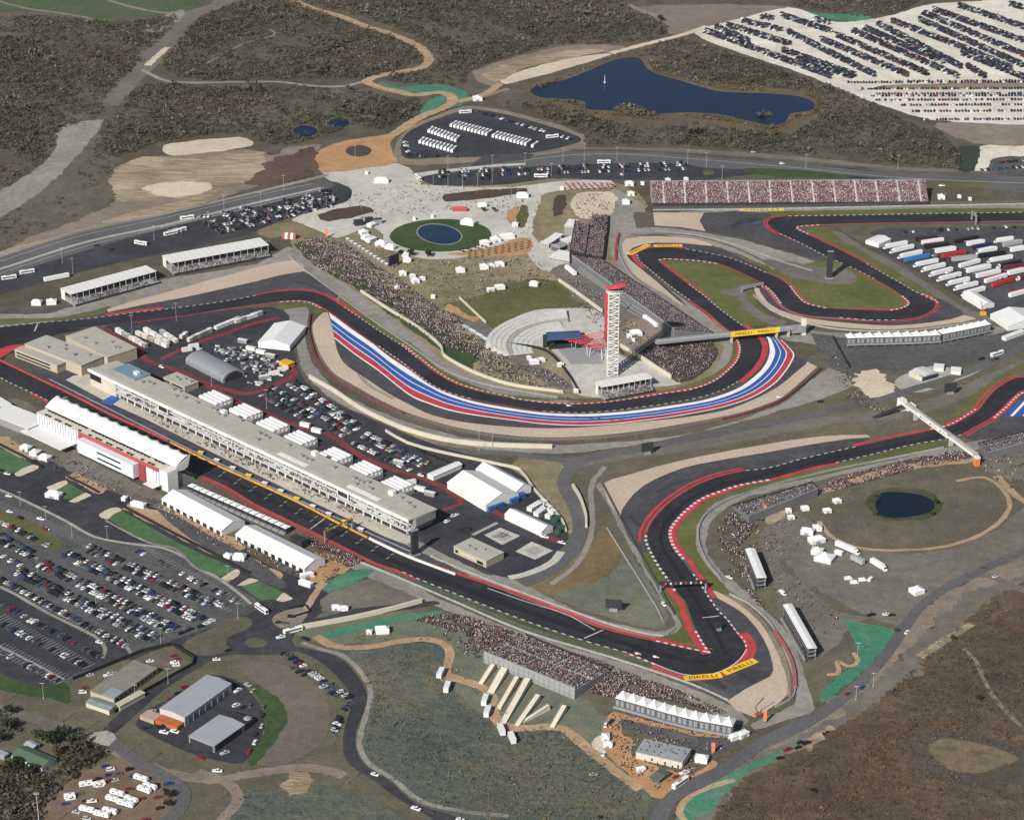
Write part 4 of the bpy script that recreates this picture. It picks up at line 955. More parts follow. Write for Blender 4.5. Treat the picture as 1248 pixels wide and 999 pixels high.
def gable(name, label, cat, a, b, c, he, hr, wall=None, roof=None, group=None, doors=0, axis='x', door_m=None, over=.3):
    """ridged building or frame tent; a-b is the near eave, c a point of the far eave"""
    org, rz, L, D = frame(a, b, c, he)
    r = thing(name, label, cat, org, rz, group)
    n = L if axis == 'x' else D
    w = D if axis == 'x' else L
    MB().section([(0, 0), (w, 0), (w, he), (w/2, hr - .05), (0, he)][::(1 if axis == 'x' else -1)], 0, n, axis=axis).build("wall", wall or B_TENT2, r)
    t = .18
    MB().section([(-over, he + .03), (w/2, hr + .02), (w + over, he + .03), (w + over, he + .03 + t), (w/2, hr + .02 + t), (-over, he + .03 + t)][::(1 if axis == 'x' else -1)], -over, n + over, axis=axis).build("roof", roof or B_TENT, r)
    for k in range(doors):
        x = n * (k + .5) / doors
        if axis == 'x':
            MB().box(x - n*.28/doors, x + n*.28/doors, -.12, .1, 0, he * .75).build("door", door_m or B_GLASS, r)
    return r, L, D
def crowd(name, P, n, zf=None, keep=None, sit=False, seed=1, tints=None, size=1.0, clump=True):
    """a mass of spectators on a patch: P is its outline (world), zf(x, y) the height they stand at"""
    g = np.random.default_rng(seed)
    xs = np.array([p.x for p in P]); ys = np.array([p.y for p in P])
    X = np.empty(0); Y = np.empty(0)
    while len(X) < n:
        x = g.uniform(xs.min(), xs.max(), n * 2); y = g.uniform(ys.min(), ys.max(), n * 2)
        k = inside_np(x, y, P)
        if clump: k &= g.random(len(x)) < .62 + .4*np.sin(x*.21 + 2*np.sin(y*.13)) + .3*np.sin(y*.43 + x*.19)
        if keep is not None:
            k &= keep(x, y, g)
        X = np.r_[X, x[k]]; Y = np.r_[Y, y[k]]
    X, Y = X[:n], Y[:n]
    Z = zf(X, Y) if zf is not None else np.full(n, .02)
    return people_mass(name, X, Y, Z, g, sit, tints, size)
TINTS = np.array([(.5,.48,.47),(.7,.68,.66),(.02,.02,.025),(.03,.028,.04),(.14,.03,.04),(.09,.025,.04),(.035,.04,.09),(.06,.045,.075),(.12,.1,.09),(.05,.035,.045),(.025,.025,.03),(.1,.07,.09),(.2,.04,.05),(.03,.03,.045)])
SKIN = np.array([(.3,.2,.15),(.24,.15,.11),(.08,.05,.04),(.5,.48,.46),(.05,.04,.04),(.04,.03,.03)])
def people_mass(name, X, Y, Z, g, sit=False, tints=None, size=1.0):
    n = len(X)
    T = TINTS if tints is None else tints
    a = g.uniform(0, math.pi, n)
    h = (g.uniform(1.0, 1.2, n) if sit else g.uniform(1.5, 1.8, n)) * size
    w = g.uniform(.26, .34, n) * size; d = g.uniform(.17, .24, n) * size
    ca, sa = np.cos(a), np.sin(a)
    V = np.empty((n, 16, 3))
    def ring(k, ww, dd, z):
        for i, (sx, sy) in enumerate(((-1,-1),(1,-1),(1,1),(-1,1))):
            V[:, k+i, 0] = X + sx*ww*ca - sy*dd*sa
            V[:, k+i, 1] = Y + sx*ww*sa + sy*dd*ca
            V[:, k+i, 2] = Z + z
    ring(0, w*.6, d*.8, 0*h); ring(4, w, d, h*.78); ring(8, w*.42, d*.6, h*.84); ring(12, w*.36, d*.5, h)
    base = []
    for k in (0, 4, 8):
        base += [(k, k+1, k+5, k+4), (k+1, k+2, k+6, k+5), (k+2, k+3, k+7, k+6), (k+3, k, k+4, k+7)]
    base.append((12, 13, 14, 15))
    base = np.array(base)
    F = (base[None] + (np.arange(n) * 16)[:, None, None]).reshape(-1, 4)
    cb = T[g.integers(0, len(T), n)] * g.uniform(.8, 1.2, (n, 1)); ch = SKIN[g.integers(0, len(SKIN), n)]
    legs = np.array([(.03,.035,.06),(.02,.02,.02),(.14,.12,.09)])[g.integers(0, 3, n)]
    C = np.ones((n, 16, 4)); C[:, :4, :3] = legs[:, None]; C[:, 4:8, :3] = cb[:, None]; C[:, 8:, :3] = ch[:, None]
    return mass(name, V.reshape(-1, 3), F, C.reshape(-1, 4), "clothing")
def mass(name, V, F, C, matname, kind="stuff"):
    me = bpy.data.meshes.new(name)
    nf, k = F.shape
    me.vertices.add(len(V)); me.vertices.foreach_set("co", V.astype(np.float32).ravel())
    me.loops.add(nf * k); me.loops.foreach_set("vertex_index", F.astype(np.int32).ravel())
    me.polygons.add(nf); me.polygons.foreach_set("loop_start", np.arange(0, nf * k, k, dtype=np.int32))
    at = me.attributes.new("Tint", 'FLOAT_COLOR', 'POINT')
    at.data.foreach_set("color", C.astype(np.float32).ravel())
    me.update(calc_edges=True)
    me.materials.append(attr_mat(matname, .85, .15))
    o = bpy.data.objects.new(name, me); COL.objects.link(o)
    o["kind"] = kind
    return o

# ---------------------------------------------------------------- grandstand with the white sail roof beside the start straight
org, rz, L, _ = frame((45,503), (204,577), (150,520), 15)
r = thing("grandstand", "long grandstand with scalloped white sail roof and sand roof terrace beside the start straight", "grandstand", org, rz)
yt = loc_of(org, rz, 130, 530, 17)[1]; yf = loc_of(org, rz, 150, 521, 22)[1]
yt, yf = max(yt, 7), max(yf, 20)
MB().box(0, L, 0, yt, 0, 15).build("building", B_WHITE, r)
MB().box(-.3, L + .3, -.3, yt + .2, 15.01, 15.5).build("terrace", B_TERR, r)
MB().section([(yt + .1, 0), (yf + 6, 0), (yf + 6, 1.5), (yt + .1, 14)], .5, L - .5).build("seating_tier", B_GREY, r)
NB = 13
sail = MB()
rows = []
for i in range(NB * 8 + 1):
    x = L * i / (NB * 8)
    t = (i % 8) / 8
    sc = math.sin(math.pi * t) if i % 8 else 0
    prof = []
    for j in range(7):
        v = j / 6
        y = yt - 1.0 + (yf - yt + 2.5 - 1.3 * sc) * v
        z = 17.2 + 5.6 * math.sin(v * math.pi * .5) - .6 * sc * (0.3 + v * .7)
        prof.append((x, y, z))
    rows.append(prof)
v = [p for row in rows for p in row]
f = [(i*7+j, (i+1)*7+j, (i+1)*7+j+1, i*7+j+1) for i in range(len(rows)-1) for j in range(6)]
sail.add(v, f)
# the rounded return at the far end of the roof
o = sail.build("sail_roof", B_TENT2, r, smooth_=True)
sm = o.modifiers.new("thick", 'SOLIDIFY'); sm.thickness = .25
MB().section([(yt-1,16.8),(yf+1.6,22.4),(yf-1,14),(yt+6,12.5),(yt-1,14)], L+.1, L+.5).build("end_wall_panel", B_WHITE, r)
e = MB().box(L*.955, L+.6, -.6, yt+.3, 0, 15.8); e.build("end_tower", B_WHITE, r)
for k in range(NB + 1):
    x = min(max(L * k / NB, .6), L - .6)
    MB().tube((x, yt + .8, 13.9), (x, yf + .6, 21.4), .28).build("roof_strut", B_STEEL, r)
def lx(px, py, z): return loc_of(org, rz, px, py, z)[0]
xa, xb = lx(46,505,14), lx(95,527,14)
MB().box(xa, xb, -.5, -.05, 1.5, 14.6).build("facade_screen", B_MESH, r)
xc_, xd = lx(97,534,13), lx(162,567,13)
yb = loc_of(org, rz, 162, 567, 13)[1]
yb = min(yb, -6)
bx = MB().box(xc_, xd, yb, -.1, 2.2, 13); bx.build("projecting_box", mat("pale_blue_panel", (.6,.64,.67), .5, .05, .2), r)
MB().box(xc_ + 1, xd - 1, yb + .8, -.1, 0.02, 2.19).build("box_base", B_DARK, r)
wl = xd - xc_
for z0, z1 in ((9.2, 10.6), (4.6, 6.0)):
    MB().box(xc_ + wl*.36, xc_ + wl*.78, yb - .12, yb + .2, z0, z1).build("window", B_GLASS, r)
MB().box(xc_ - 5, L * .94, -.9, -.2, 13.2, 15.9).build("red_gallery", B_REDP, r)
for xx, ww in ((xc_ - 4.6, 4.2), (xd + .6, 7)):
    MB().box(xx, xx + ww, -1.4, -.05, 0, 13.1).build("red_stair_glazing", mat("red_glazing", (.3,.06,.06), .4, .2, .5, seams=(2.2, .45, 2, .1)), r)
MB().box(L * .9, L * .955, -.7, -.05, 1, 14.4).build("facade_screen", B_MESH, r)
MB().box(xa - 2, xb - 1, -16, -.6, 4.6, 5.1).build("entrance_canopy", B_WHITE, r)
MB().box(L*.885, L*.96, -9, -1.5, 3.9, 4.3).build("entrance_canopy", B_WHITE, r)
for k in range(34):
    x = L * (.03 + .9 * k / 34)
    for yy in (yt * .86,) + ((yt * .16,) if k % 3 else ()):
        if rng.random() < .85:
            MB().box(x, x + 2.4, yy - .6, yy + .6, 15.52, 16.5).build("terrace_table", B_DARK, r)
P = [org + Vector((math.cos(rz)*x - math.sin(rz)*y, math.sin(rz)*x + math.cos(rz)*y, 0)) for x, y in ((1,yt+1),(L-1,yt+1),(L-1,yf+5),(1,yf+5))]
SR, CR = math.sin(rz), math.cos(rz)
_o = (org.x, org.y, SR, CR, yt, yf)
crowd("spectators", P, 1400, zf=lambda X, Y, q=_o: 14.1 - (((-(X-q[0])*q[2] + (Y-q[1])*q[3]) - q[4]) / (q[5] + 6 - q[4])) * 12.5, sit=True, seed=2)
# low white hall and canopy beside it
block("exhibition_hall", "low white flat-roofed hall at the entrance end of the sail-roofed grandstand", "hall", (-14,504), (34,523), (45,506), 6, B_GREY, B_WHITE)
block("ticket_canopy", "small dark-sided white canopy block above the seat row by the entrance hall", "kiosk", (-12,488), (2,496), (8,489), 4, B_DARK, B_WHITE)

# ---------------------------------------------------------------- pit building
org, rz, L, D = frame((108,450), (498,634), (530.75,618.75), 14)
r = thing("pit_building", "very long tan-roofed pit building with white fascia and open terraces above the pit apron", "pit building", org, rz)
MB().box(L*.05, L - 4, 6, D - .6, 0, 13.2).build("building", B_CONC, r)
MB().prism([(0,0),(L,0),(L+1.5,D),(2,D)], 13.22, 14).build("roof", B_ROOF, r)
MB().box(-.6, L + .4, -.7, -.02, 12.4, 14.7).build("fascia", B_WHITE, r)
MB().box(-.4, L, .8, 4.2, 14.02, 14.3).build("roof_band", B_CONC, r)
MB().box(L*.04, L*.12, D*.45, D*1.05, 14.02, 15.2).build("glass_roof", B_BLUEGLASS, r)
for z, y0 in ((4.6, -.4), (8.8, 0.6)):
    MB().box(L*.09, L - 1, y0, 6.1, z, z + .5).build("terrace_slab", B_WHITE, r)
    MB().box(L*.09, L - 1, y0 - .1, y0 + .1, z + .52, z + 1.5).build("parapet", mat("glass_rail", (.33,.36,.38), .3, .1, .3), r)
MB().box(L*.1, L - 4, 1.8, 6.02, 0, 4.55).build("garage_front", B_DARK, r)
for k in range(34):
    x = L * .1 + (L * .88 - 4) * k / 34
    MB().box(x, x + 1.1, 1.2, 1.75, 0, 4.5).build("garage_pier", B_WHITE, r)
MB().box(0, L*.09, .8, 10, 0, 12.3).build("end_block", B_CREAM, r)
MB().box(.5, L*.04, .5, .75, 6, 11).build("window", B_GLASS, r)
for k in range(12):
    x = L * .12 + L * .86 * k / 12
    MB().tube((x, .1, 0), (x, .1, 12.3), .22).build("column", B_WHITE, r)
for px, py in ((205,497), (423,601)):
    x = loc_of(org, rz, px, py, 10)[0]
    MB().box(x - 6, x + 6, -1.1, -.72, 8.0, 13.2).build("screen_frame", B_WHITE, r)
    MB().box(x - 5, x + 5, -1.3, -1.12, 8.8, 12.4).build("video_screen", B_DARK, r)
for px, py in ((167,456), (384,553), (478,601), (273,503)):
    x, y = loc_of(org, rz, px, py, 15)
    MB().box(x - 2.4, x + 2.4, y - 1.8, y + 1.8, 14.01, 17.2).build("stair_head", B_WHITE, r)
for px, py in ((173,466),(181,466),(186,468),(211,475),(219,477),(226,479),(214,483),(225,485),(240,491),(258,498),(263,500),(266,505),(273,507),(294,513),(316,528),(322,531),(327,534),(314,536),(352,543),(368,556),(373,559),(379,561),(407,570),(432,583),(437,586),(442,588),(434,590),(449,588),(452,596),(489,607),(497,613),(503,618)):
    x, y = loc_of(org, rz, px, py, 14)
    if 3 < y < D - 2:
        MB().box(x - 1.7, x + 1.7, y - 1.1, y + 1.1, 14.01, 15.5).build("roof_unit", B_GREY, r)
for (x0, x1) in ((.605, .69), (.81, .9)):
    MB().box(L*x0, L*x1, 4.6, 8.5, 14.02, 14.5).build("skylight", B_WHITE, r)
MB().prism([(L-4,1),(L+1,6),(L+.8,D-1),(L-4,D-1)], [0,7,7,0], 13.2).build("end_wall", B_GREY, r)
for z in (5.2, 9.4):
    P = [org + Vector((math.cos(rz)*x - math.sin(rz)*y, math.sin(rz)*x + math.cos(rz)*y, 0)) for x, y in ((L*.12,.9),(L-4,.9),(L-4,5.6),(L*.12,5.6))]
    crowd("terrace_guests", P, 420, zf=lambda X, Y, z=z: np.full(len(X), z), seed=int(z*7))
P = line([(176,494),(300,553),(430,612),(470,640),(440,634),(320,579),(190,516)], 1)
crowd("pit_crew", P, 420, seed=5, tints=np.array([(.03,.03,.035),(.05,.05,.06),(.1,.1,.1),(.28,.03,.04),(.04,.05,.12)]))
def screen_tower(px, py, h, w, label, rz=0.0, d=2.4, name="screen_tower"):
    p = W(px, py)
    r = thing(name, label, "screen tower", p, rz)
    MB().box(-w/2, w/2, -d/2, d/2, .9, h).build("screen_panel", B_DARK, r)
    MB().box(-w*.75, w*.75, -d, d, 0, .88).build("base", B_GREY, r)
    for s in (-1, 1):
        MB().tube((s*w*.4, d*.8, .9), (s*w*.35, d*.55, h*.9), .18).build("brace", B_STEEL, r)
    MB().box(-w*.55, w*.55, -d*.55, d*.55, h + .01, h + .5).build("cap", B_STEEL, r)
    return r
screen_tower(505.5, 676, 19, 5, "tall black screen tower at the exit end of the pit building", .6)
screen_tower(1010.5, 339, 25, 5, "tall black screen tower standing on the gravel bank inside the loop of track", 0)
# ---------------------------------------------------------------- two-block hall at the pit entry
r, L, D = block("event_hall", "wide tan two-window-band hall with flat roof at the pit entry", "hall", (30,419.5), (99,446), (131,437), 9, units=((.3,.3,1.6),(.5,.55,1.6),(.42,.78,1.4),(.7,.5,1.6),(.72,.4,1.4),(.85,.75,1.5)))
MB().box(-2, L*.72, -9, -.3, 0, 7).build("front_wing", B_TANWALL, r)
MB().box(-2.2, L*.73, -9.2, -.28, 7.01, 7.4).build("wing_roof", B_ROOF, r)
for z0, z1 in ((1.4, 2.8), (4.2, 5.6)):
    MB().box(0, L*.6, -9.15, -8.9, z0, z1).build("window", B_GLASS, r)
r2, L2, D2 = block("event_hall", "tan hall with darker side wall, abutting the back of the two-window-band hall", "hall", (80,410), (131,436), (168,425), 9.6, wall=B_TANWALL, units=((.25,.3,1.6),(.5,.3,1.5),(.62,.7,1.5),(.8,.55,1.3),(.85,.62,1.3)))

# ---------------------------------------------------------------- paddock
block("medical_centre", "small two-storey tan building with roof plant beside the arched shed", "office", (199,460), (225,472), (240,465), 5, roof=B_ROOF, units=((.3,.5,1),(.5,.4,1.2),(.6,.7,1),(.85,.7,1.6)), windows=((.05,.3,.45,.75),(.4,.9,.45,.75)))
org, rz, L, D = frame((226,439), (272,463), (295,453), 3)
r = thing("arched_shed", "long grey arched metal shed on the paddock asphalt", "shed", org, rz)
prof = [(D/2 - D/2*math.cos(math.pi*i/10), 3 + 5*math.sin(math.pi*i/10)) for i in range(11)]
MB().section([(0,0)] + [(D,0)] + prof[::-1], 0, L).build("shell", mat("arched_steel", (.3,.31,.325), .5, .1, .3, metal=.3, seams=(3,.85,0)), r)
MB().section([(D*.08,0),(D*.92,0),(D*.92,3.2),(D*.7,6.6),(D*.5,7.4),(D*.3,6.6),(D*.08,3.2)], L-.2, L+.06).build("end_shade_panel", B_DARK, r)  # dark plate on the solid shell, painting the shaded inside of the shed
gable("event_tent", "big white square tent with ridge facing the paddock screens", "tent", (314.5,417), (353,421), (353,396), 5, 9, axis='y', roof=B_TENT2)
block("catering_truck", "yellow catering trailer in front of the big white square tent", "trailer", (340,441), (351,445), (352,439), 3, mat("yellow_panel", (.62,.36,.03), .5), mat("yellow_panel", (.62,.36,.03), .5))
units_px = [(262,482), (299,498), (332,514.5), (366,531), (409,551.5), (446,568), (484,587)]
for k, (px, py) in enumerate(units_px):
    nth = ["first", "second", "third", "fourth", "fifth", "sixth", "seventh"][k]
    org, rz, L, D = frame((px-20,py+1), (px+1,py+11), (px+21,py+3), 5)
    r = thing("hospitality_unit", f"{nth} white ribbed hospitality unit counted from the medical building, behind the pit building", "hospitality unit", org, rz, "white hospitality units behind the pit building")
    MB().box(0, L, 0, D, 0, 4.9).build("wall", B_WHITE, r)
    rf = MB()
    nb = 4
    pr = []
    for i in range(nb * 6 + 1):
        t = i / 6 % 1
        pr.append((D * i / (nb * 6), 5 + .9 * math.sin(math.pi * t)))
    rf.section([(D, 4.92), (0, 4.92)][::-1] + pr[::-1], -.3, L + .3)
    rf.build("vaulted_roof", B_TENT2, r)
    MB().box(L*.8, L + 4, D*.15, D*.8, 0, 3.4).build("service_annexe", B_GREY, r)
    for q in range(3):
        MB().box(L + .6 + q*1.2, L + 1.5 + q*1.2, D*(.25+.17*q), D*(.25+.17*q)+1.6, 3.42, 4.8).build("air_unit", B_WHITE, r)
# frame tents of the paddock
gable("frame_tent", "large white ridged tent, nearer of the pair by the blue canopies", "tent", (545,588), (592,616), (629,600), 5, 10.5)
gable("frame_tent", "large white ridged tent, farther of the pair by the blue canopies", "tent", (580,572), (629,599), (647,592), 5, 9)
gable("frame_tent", "narrow white tent with dark open side at the end of the paddock car park", "tent", (528,581), (563,566), (557,562), 3.4, 4.6)
gable("frame_tent", "white ridged tent beside the red walkway and helipads", "tent", (615,627), (660,648), (673,641), 4, 6.8)
for k, (px, py, w, hh) in enumerate(((601,619,9,3),(611,615,8,3),(628,609,9,3.4),(637,604,8,3))):
    block("blue_canopy", "blue catering canopy at the gable end of the large white tents", "canopy", (px-w/2,py+1), (px+w/2,py-2), (px+w/2-3,py-5), hh, mat("blue_fabric", (.03,.09,.26), .7, .2, .5), mat("blue_fabric", (.03,.09,.26), .7, .2, .5), group="blue canopies by the large tents")
for k, (px, py) in enumerate(((646,617),(651,614),(656,611),(661,609),(654,623),(658,620),(662,617),(667,616),(672,621),(668,626))):
    block("portable_cabin", "small white portable cabin in the cluster behind the tent by the helipads", "cabin", (px-4,py+1), (px+2,py+3), (px+5,py), 2.8, B_WHITE, B_WHITE, group="white cabins behind the helipad tent", parapet=.15)
for px, py in ((680,633),(676,636),(684,645),(680,649)):
    p = W(px, py); r = thing("water_tank", "round dark green water tank in the corner of the paddock", "tank", p, 0, "green tanks in the paddock corner")
    MB().tube((0,0,0),(0,0,2.6),2.6,n=12).build("drum", mat("green_tank", (.03,.08,.05), .6), r); MB().tube((0,0,2.61),(0,0,3.1),2.7,.4,n=12).build("lid", mat("green_tank", (.03,.08,.05), .6), r)
r, L, D = block("race_office", "tan flat-roofed office block beside the helipads", "office", (553,666), (592.6,684), (612,672.4), 5, units=((.25,.4,1),(.45,.35,1.1),(.62,.6,1)), windows=((.72,.9,.15,.6),(.05,.14,.3,.7)))
MB().box(L*.02, L*.68, -.12, .1, 2.5, 3.3).build("shade_ledge", B_CREAM, r)
# TV compound: containers and small tents
rowsC = [((142,404),(179,424),9,"along the red walkway behind the halls"),((166,407),(205,424),5,"in the middle file of the television compound"),((176,403),(206,420),4,"in the back file of the television compound"),((229,417),(258,404),6,"along the inner red walkway"),((262,402),(292,390),6,"along the inner red walkway near the track"),((196,406),(216,418),4,"in the fenced television yard"),((220,413),(228,409),2,"beside the television yard gate"),((286,394),(320,383),5,"in the row close to the track fence")]
n_c = 0
for (p0, p1, n, where) in rowsC:
    A, B = W(*p0), W(*p1); ang = math.atan2(B.y - A.y, B.x - A.x); step = (B - A).length / n
    for k in range(n):
        c = A.lerp(B, (k + .5) / n)
        nth = ["first","second","third","fourth","fifth","sixth","seventh","eighth","ninth"][k]
        tone = rng.choice(["white", "white", "grey", "cream"])
        r = thing("office_container", f"{tone} office container, {nth} from the halls end {where}", "container", c, ang, "containers of the television compound")
        w = step * .43; h = 2.8 + rng.random() * .8
        MB().box(-w, w, -1.6, 1.6, 0, h).build("body", {"white": B_WHITE, "grey": B_GREY, "cream": B_CREAM}[tone], r)
        MB().box(-w - .1, w + .1, -1.7, 1.7, h + .01, h + .2).build("roof", B_WHITE if tone != "grey" else B_CONC, r)
PURP = np.array([(.42,.4,.41),(.03,.03,.04),(.045,.04,.06),(.08,.055,.1),(.12,.07,.12),(.06,.05,.11),(.16,.07,.1),(.1,.08,.09),(.2,.16,.17),(.05,.045,.05)])
# ---------------------------------------------------------------- roofed stands above the last corner
def roofed_stand(label, a, b, c, h, bays, seed, name="roofed_grandstand"):
    """a-b near roof edge, c far roof corner; the seats step down towards the near side"""
    org, rz, L, D = frame(a, b, c, h)
    r = thing(name, label, "grandstand", org, rz)
    MB().box(-.5, L + .5, -.5, D + .4, h, h + .5).build("roof", mat("stand_roof", (.66,.65,.61), .7, .07, .2, seams=(6, .82, 0, .06)), r)
    MB().box(0, L, D*.62, D, 0, h - .05).build("suites", B_WHITE, r)
    MB().box(.4, L - .4, D*.55, D*.64, h*.52, h*.88).build("suite_glazing", B_GLASS, r)
    MB().section([(-7, 0), (D*.6, 0), (D*.6, h*.52), (-7, 1.2)], 0, L).build("seating_tier", B_GREY, r)
    for k in range(bays + 1):
        x = .3 + (L - .6) * k / bays
        MB().tube((x, .1, 0), (x, .1, h - .02), .16).build("column", B_WHITE, r)
    MB().box(0, L, -7.4, -7.02, 0, 1.9).build("front_rail", B_DARK, r)
    P = [org + Vector((math.cos(rz)*x - math.sin(rz)*y, math.sin(rz)*x + math.cos(rz)*y, 0)) for x, y in ((.6,-6.6),(L-.6,-6.6),(L-.6,D*.55),(.6,D*.55))]
    q = (org.x, org.y, math.sin(rz), math.cos(rz), D, h)
    crowd("spectators", P, int(L * 7), zf=lambda X, Y, q=q: 1.3 + ((-(X-q[0])*q[2] + (Y-q[1])*q[3]) + 7) / (q[4]*.6 + 7) * (q[5]*.52 - 1.2), sit=True, seed=seed)
    return r
roofed_stand("white-roofed grandstand above the grass verge, nearer the buses on the highway", (86,359), (190,331), (184,322.5), 9, 14, 21)
roofed_stand("white-roofed grandstand beside the beige gravel trap and the crowded hill", (208,321), (327,299), (321,289.5), 9, 14, 22)
roofed_stand("white-roofed stand on the concrete apron at the foot of the lattice tower", (733,472), (794,461), (792,454), 9, 9, 23, "roofed_grandstand")

# ---------------------------------------------------------------- open stand of twelve blocks by the highway
org, rz, L, _ = frame((795,249), (1132,247), (1132,222), 2)
D = loc_of(org, rz, 960, 221, 15)[1]
r = thing("open_grandstand", "long open grandstand packed with people in a dozen blocks below the highway", "grandstand", org, rz)
MB().section([(0, 0), (D, 0), (D, 15), (0, 2)], 0, L).build("seating_tier", B_STEEL, r)
MB().box(0, L, -2.5, -.05, 0, 3.2).build("front_wall", B_DARK, r)
MB().box(-.2, L + .2, D + .02, D + .5, 0, 16.3).build("back_wall", B_STEEL, r)
for k in range(13):
    x = L * (k + .55) / 12.9
    if x < L:
        MB().section([(.2, 2.15), (D - .2, 15.03), (D - .2, 15.3), (.2, 2.5)], x - .8, x + .8).build("aisle", B_CONC, r)
        MB().section([(D*.45, 7.85), (D*.62, 10.06), (D*.62, 11.2), (D*.45, 9)], x - 2.6, x - 1.7).build("vomitory", B_CONC, r)
q = (org.x, org.y, math.sin(rz), math.cos(rz), D, L)
P = [org + Vector((math.cos(rz)*x - math.sin(rz)*y, math.sin(rz)*x + math.cos(rz)*y, 0)) for x, y in ((.5,.5),(L-.5,.5),(L-.5,D-.6),(.5,D-.6))]
def keep12(X, Y, g, q=q):
    u = (X-q[0])*q[3] + (Y-q[1])*q[2]
    t = (u / q[5] * 12.9 - .55) % 1
    return ((t > .05) & (t < .95)) | (g.random(len(X)) < .05)
crowd("spectators", P, 9000, clump=False, zf=lambda X, Y, q=q: 2.05 + (-(X-q[0])*q[2] + (Y-q[1])*q[3]) / q[4] * 13, keep=keep12, sit=True, seed=31, size=1.25,
      tints=np.array([(.55,.5,.5),(.6,.57,.57),(.03,.03,.04),(.26,.035,.05),(.3,.05,.07),(.17,.035,.05),(.06,.06,.13),(.2,.12,.13),(.1,.06,.08),(.32,.1,.12),(.14,.03,.045)]))
# ---------------------------------------------------------------- stands of the hairpin
def hill_stand(name, label, quad, z_front, z_back, n, seed, mat_=None, rail=True, under=True, tints=None):
    """quad: front-left, front-right, back-right, back-left as seen (front at z_front, back at z_back)"""
    A = [W(*quad[0], z_front), W(*quad[1], z_front), W(*quad[2], z_back), W(*quad[3], z_back)]
    c = sum(A, Vector()) / 4; c.z = 0
    r = thing(name, label, "grandstand", c)
    loc = [(p.x - c.x, p.y - c.y) for p in A]
    area = sum(loc[i][0]*loc[(i+1)%4][1] - loc[(i+1)%4][0]*loc[i][1] for i in range(4))
    zz = [z_front, z_front, z_back, z_back]
    idx = [0, 1, 2, 3] if area > 0 else [3, 2, 1, 0]
    MB().prism([loc[i] for i in idx], 0, [zz[i] for i in idx]).build("seating_tier", mat_ or B_SIDE, r)
    def at(u, v):
        p = A[0].lerp(A[1], u).lerp(A[3].lerp(A[2], u), v)
        return p
    if rail:
        mb = MB()
        for (u0, v0, u1, v1) in ((0,1,1,1),):
            a, b = at(u0, v0) - c, at(u1, v1) - c
            d = (b - a).normalized(); nn = Vector((-d.y, d.x, 0)) * .15
            mb.prism([(a.x-nn.x, a.y-nn.y), (b.x-nn.x, b.y-nn.y), (b.x+nn.x, b.y+nn.y), (a.x+nn.x, a.y+nn.y)], z_back + .02, z_back + 1.4)
        mb.build("back_rail", B_STEEL, r)
    fw = MB()
    a, b = at(0, 0) - c, at(1, 0) - c
    d = (b - a).normalized(); nn = Vector((-d.y, d.x, 0)) * .2
    m0 = (at(.5, 0) - at(.5, .1)); m0.z = 0; m0 = m0.normalized() * .5
    fw.prism([(a.x-nn.x+m0.x, a.y-nn.y+m0.y), (b.x-nn.x+m0.x, b.y-nn.y+m0.y), (b.x+nn.x+m0.x, b.y+nn.y+m0.y), (a.x+nn.x+m0.x, a.y+nn.y+m0.y)] if True else [], 0, z_front + 1.1)
    fw.build("front_rail", B_DARK, r)
    g = np.random.default_rng(seed)
    U, Vv = g.uniform(.01, .99, n*3), g.uniform(.02, .98, n*3)
    ln = (A[1] - A[0]).length
    ok = ((U * ln) % 13 > 1.1) & (g.random(n*3) < .75 + .3*np.sin(U*ln*.23 + 2*np.sin(Vv*9)) + .2*np.sin(Vv*14))
    if rail: ok &= np.abs(Vv - .52) > .025
    U, Vv = U[ok][:n], Vv[ok][:n]
    A0, A1, A2, A3 = [np.array(p) for p in A]
    Pp = ((1-U)*(1-Vv))[:,None]*A0 + (U*(1-Vv))[:,None]*A1 + (U*Vv)[:,None]*A2 + ((1-U)*Vv)[:,None]*A3
    people_mass("spectators", Pp[:,0], Pp[:,1], Pp[:,2] + .05, g, True, tints)
    return r, A, c
hill_stand("open_grandstand", "steep block of purple-clad spectators beside the white scaffold village", [(739,284),(735,315),(694,306),(701,268)], 2, 12, 3300, 41, B_DARK, tints=PURP)
hill_stand("open_grandstand", "short upper wedge of spectators on the tan hill behind the hairpin", [(741,262),(740,284),(716,277),(722,262)], 1.5, 4, 620, 42, B_DARK, rail=False)
hill_stand("open_grandstand", "long open grandstand running downhill behind the hairpin, with grey scaffold back", [(732,316),(868,406),(822,402),(697,312)], 1.5, 9, 5200, 43, tints=PURP)
# grey scaffold trusses behind the long stand
for k, (a, b, c_, lab) in enumerate((((703,325),(742,352),(748,347),"beside the white trailer"),((764,374),(796,392),(802,386),"between the lattice tower and the footbridge"),((750,362),(764,371),(772,365),"just behind the head of the lattice tower"))):
    org, rz, L, D = frame(a, b, c_, 5)
    r = thing("scaffold_stair", f"grey scaffold stairs of the long hairpin stand, {lab}", "scaffold", org, rz)
    for q in range(4):
        MB().box(0, L, D*q/4, D*(q+.6)/4, 2 + q*1.6, 2.4 + q*1.6).build("deck", B_STEEL, r)
    for q in range(int(L / 4) + 1):
        MB().tube((q*4*.98, .2, 0), (q*4*.98, D*.8, 7.4), .14, n=5).build("raking_post", B_STEEL, r)
crowd("spectators", line([(783,428),(814,415),(849,414),(869,420),(871,435),(861,450),(830,465),(813,456)], 3), 2000, keep=lambda X, Y, g: g.random(len(X)) < .9, seed=44, tints=TINTS*.75)
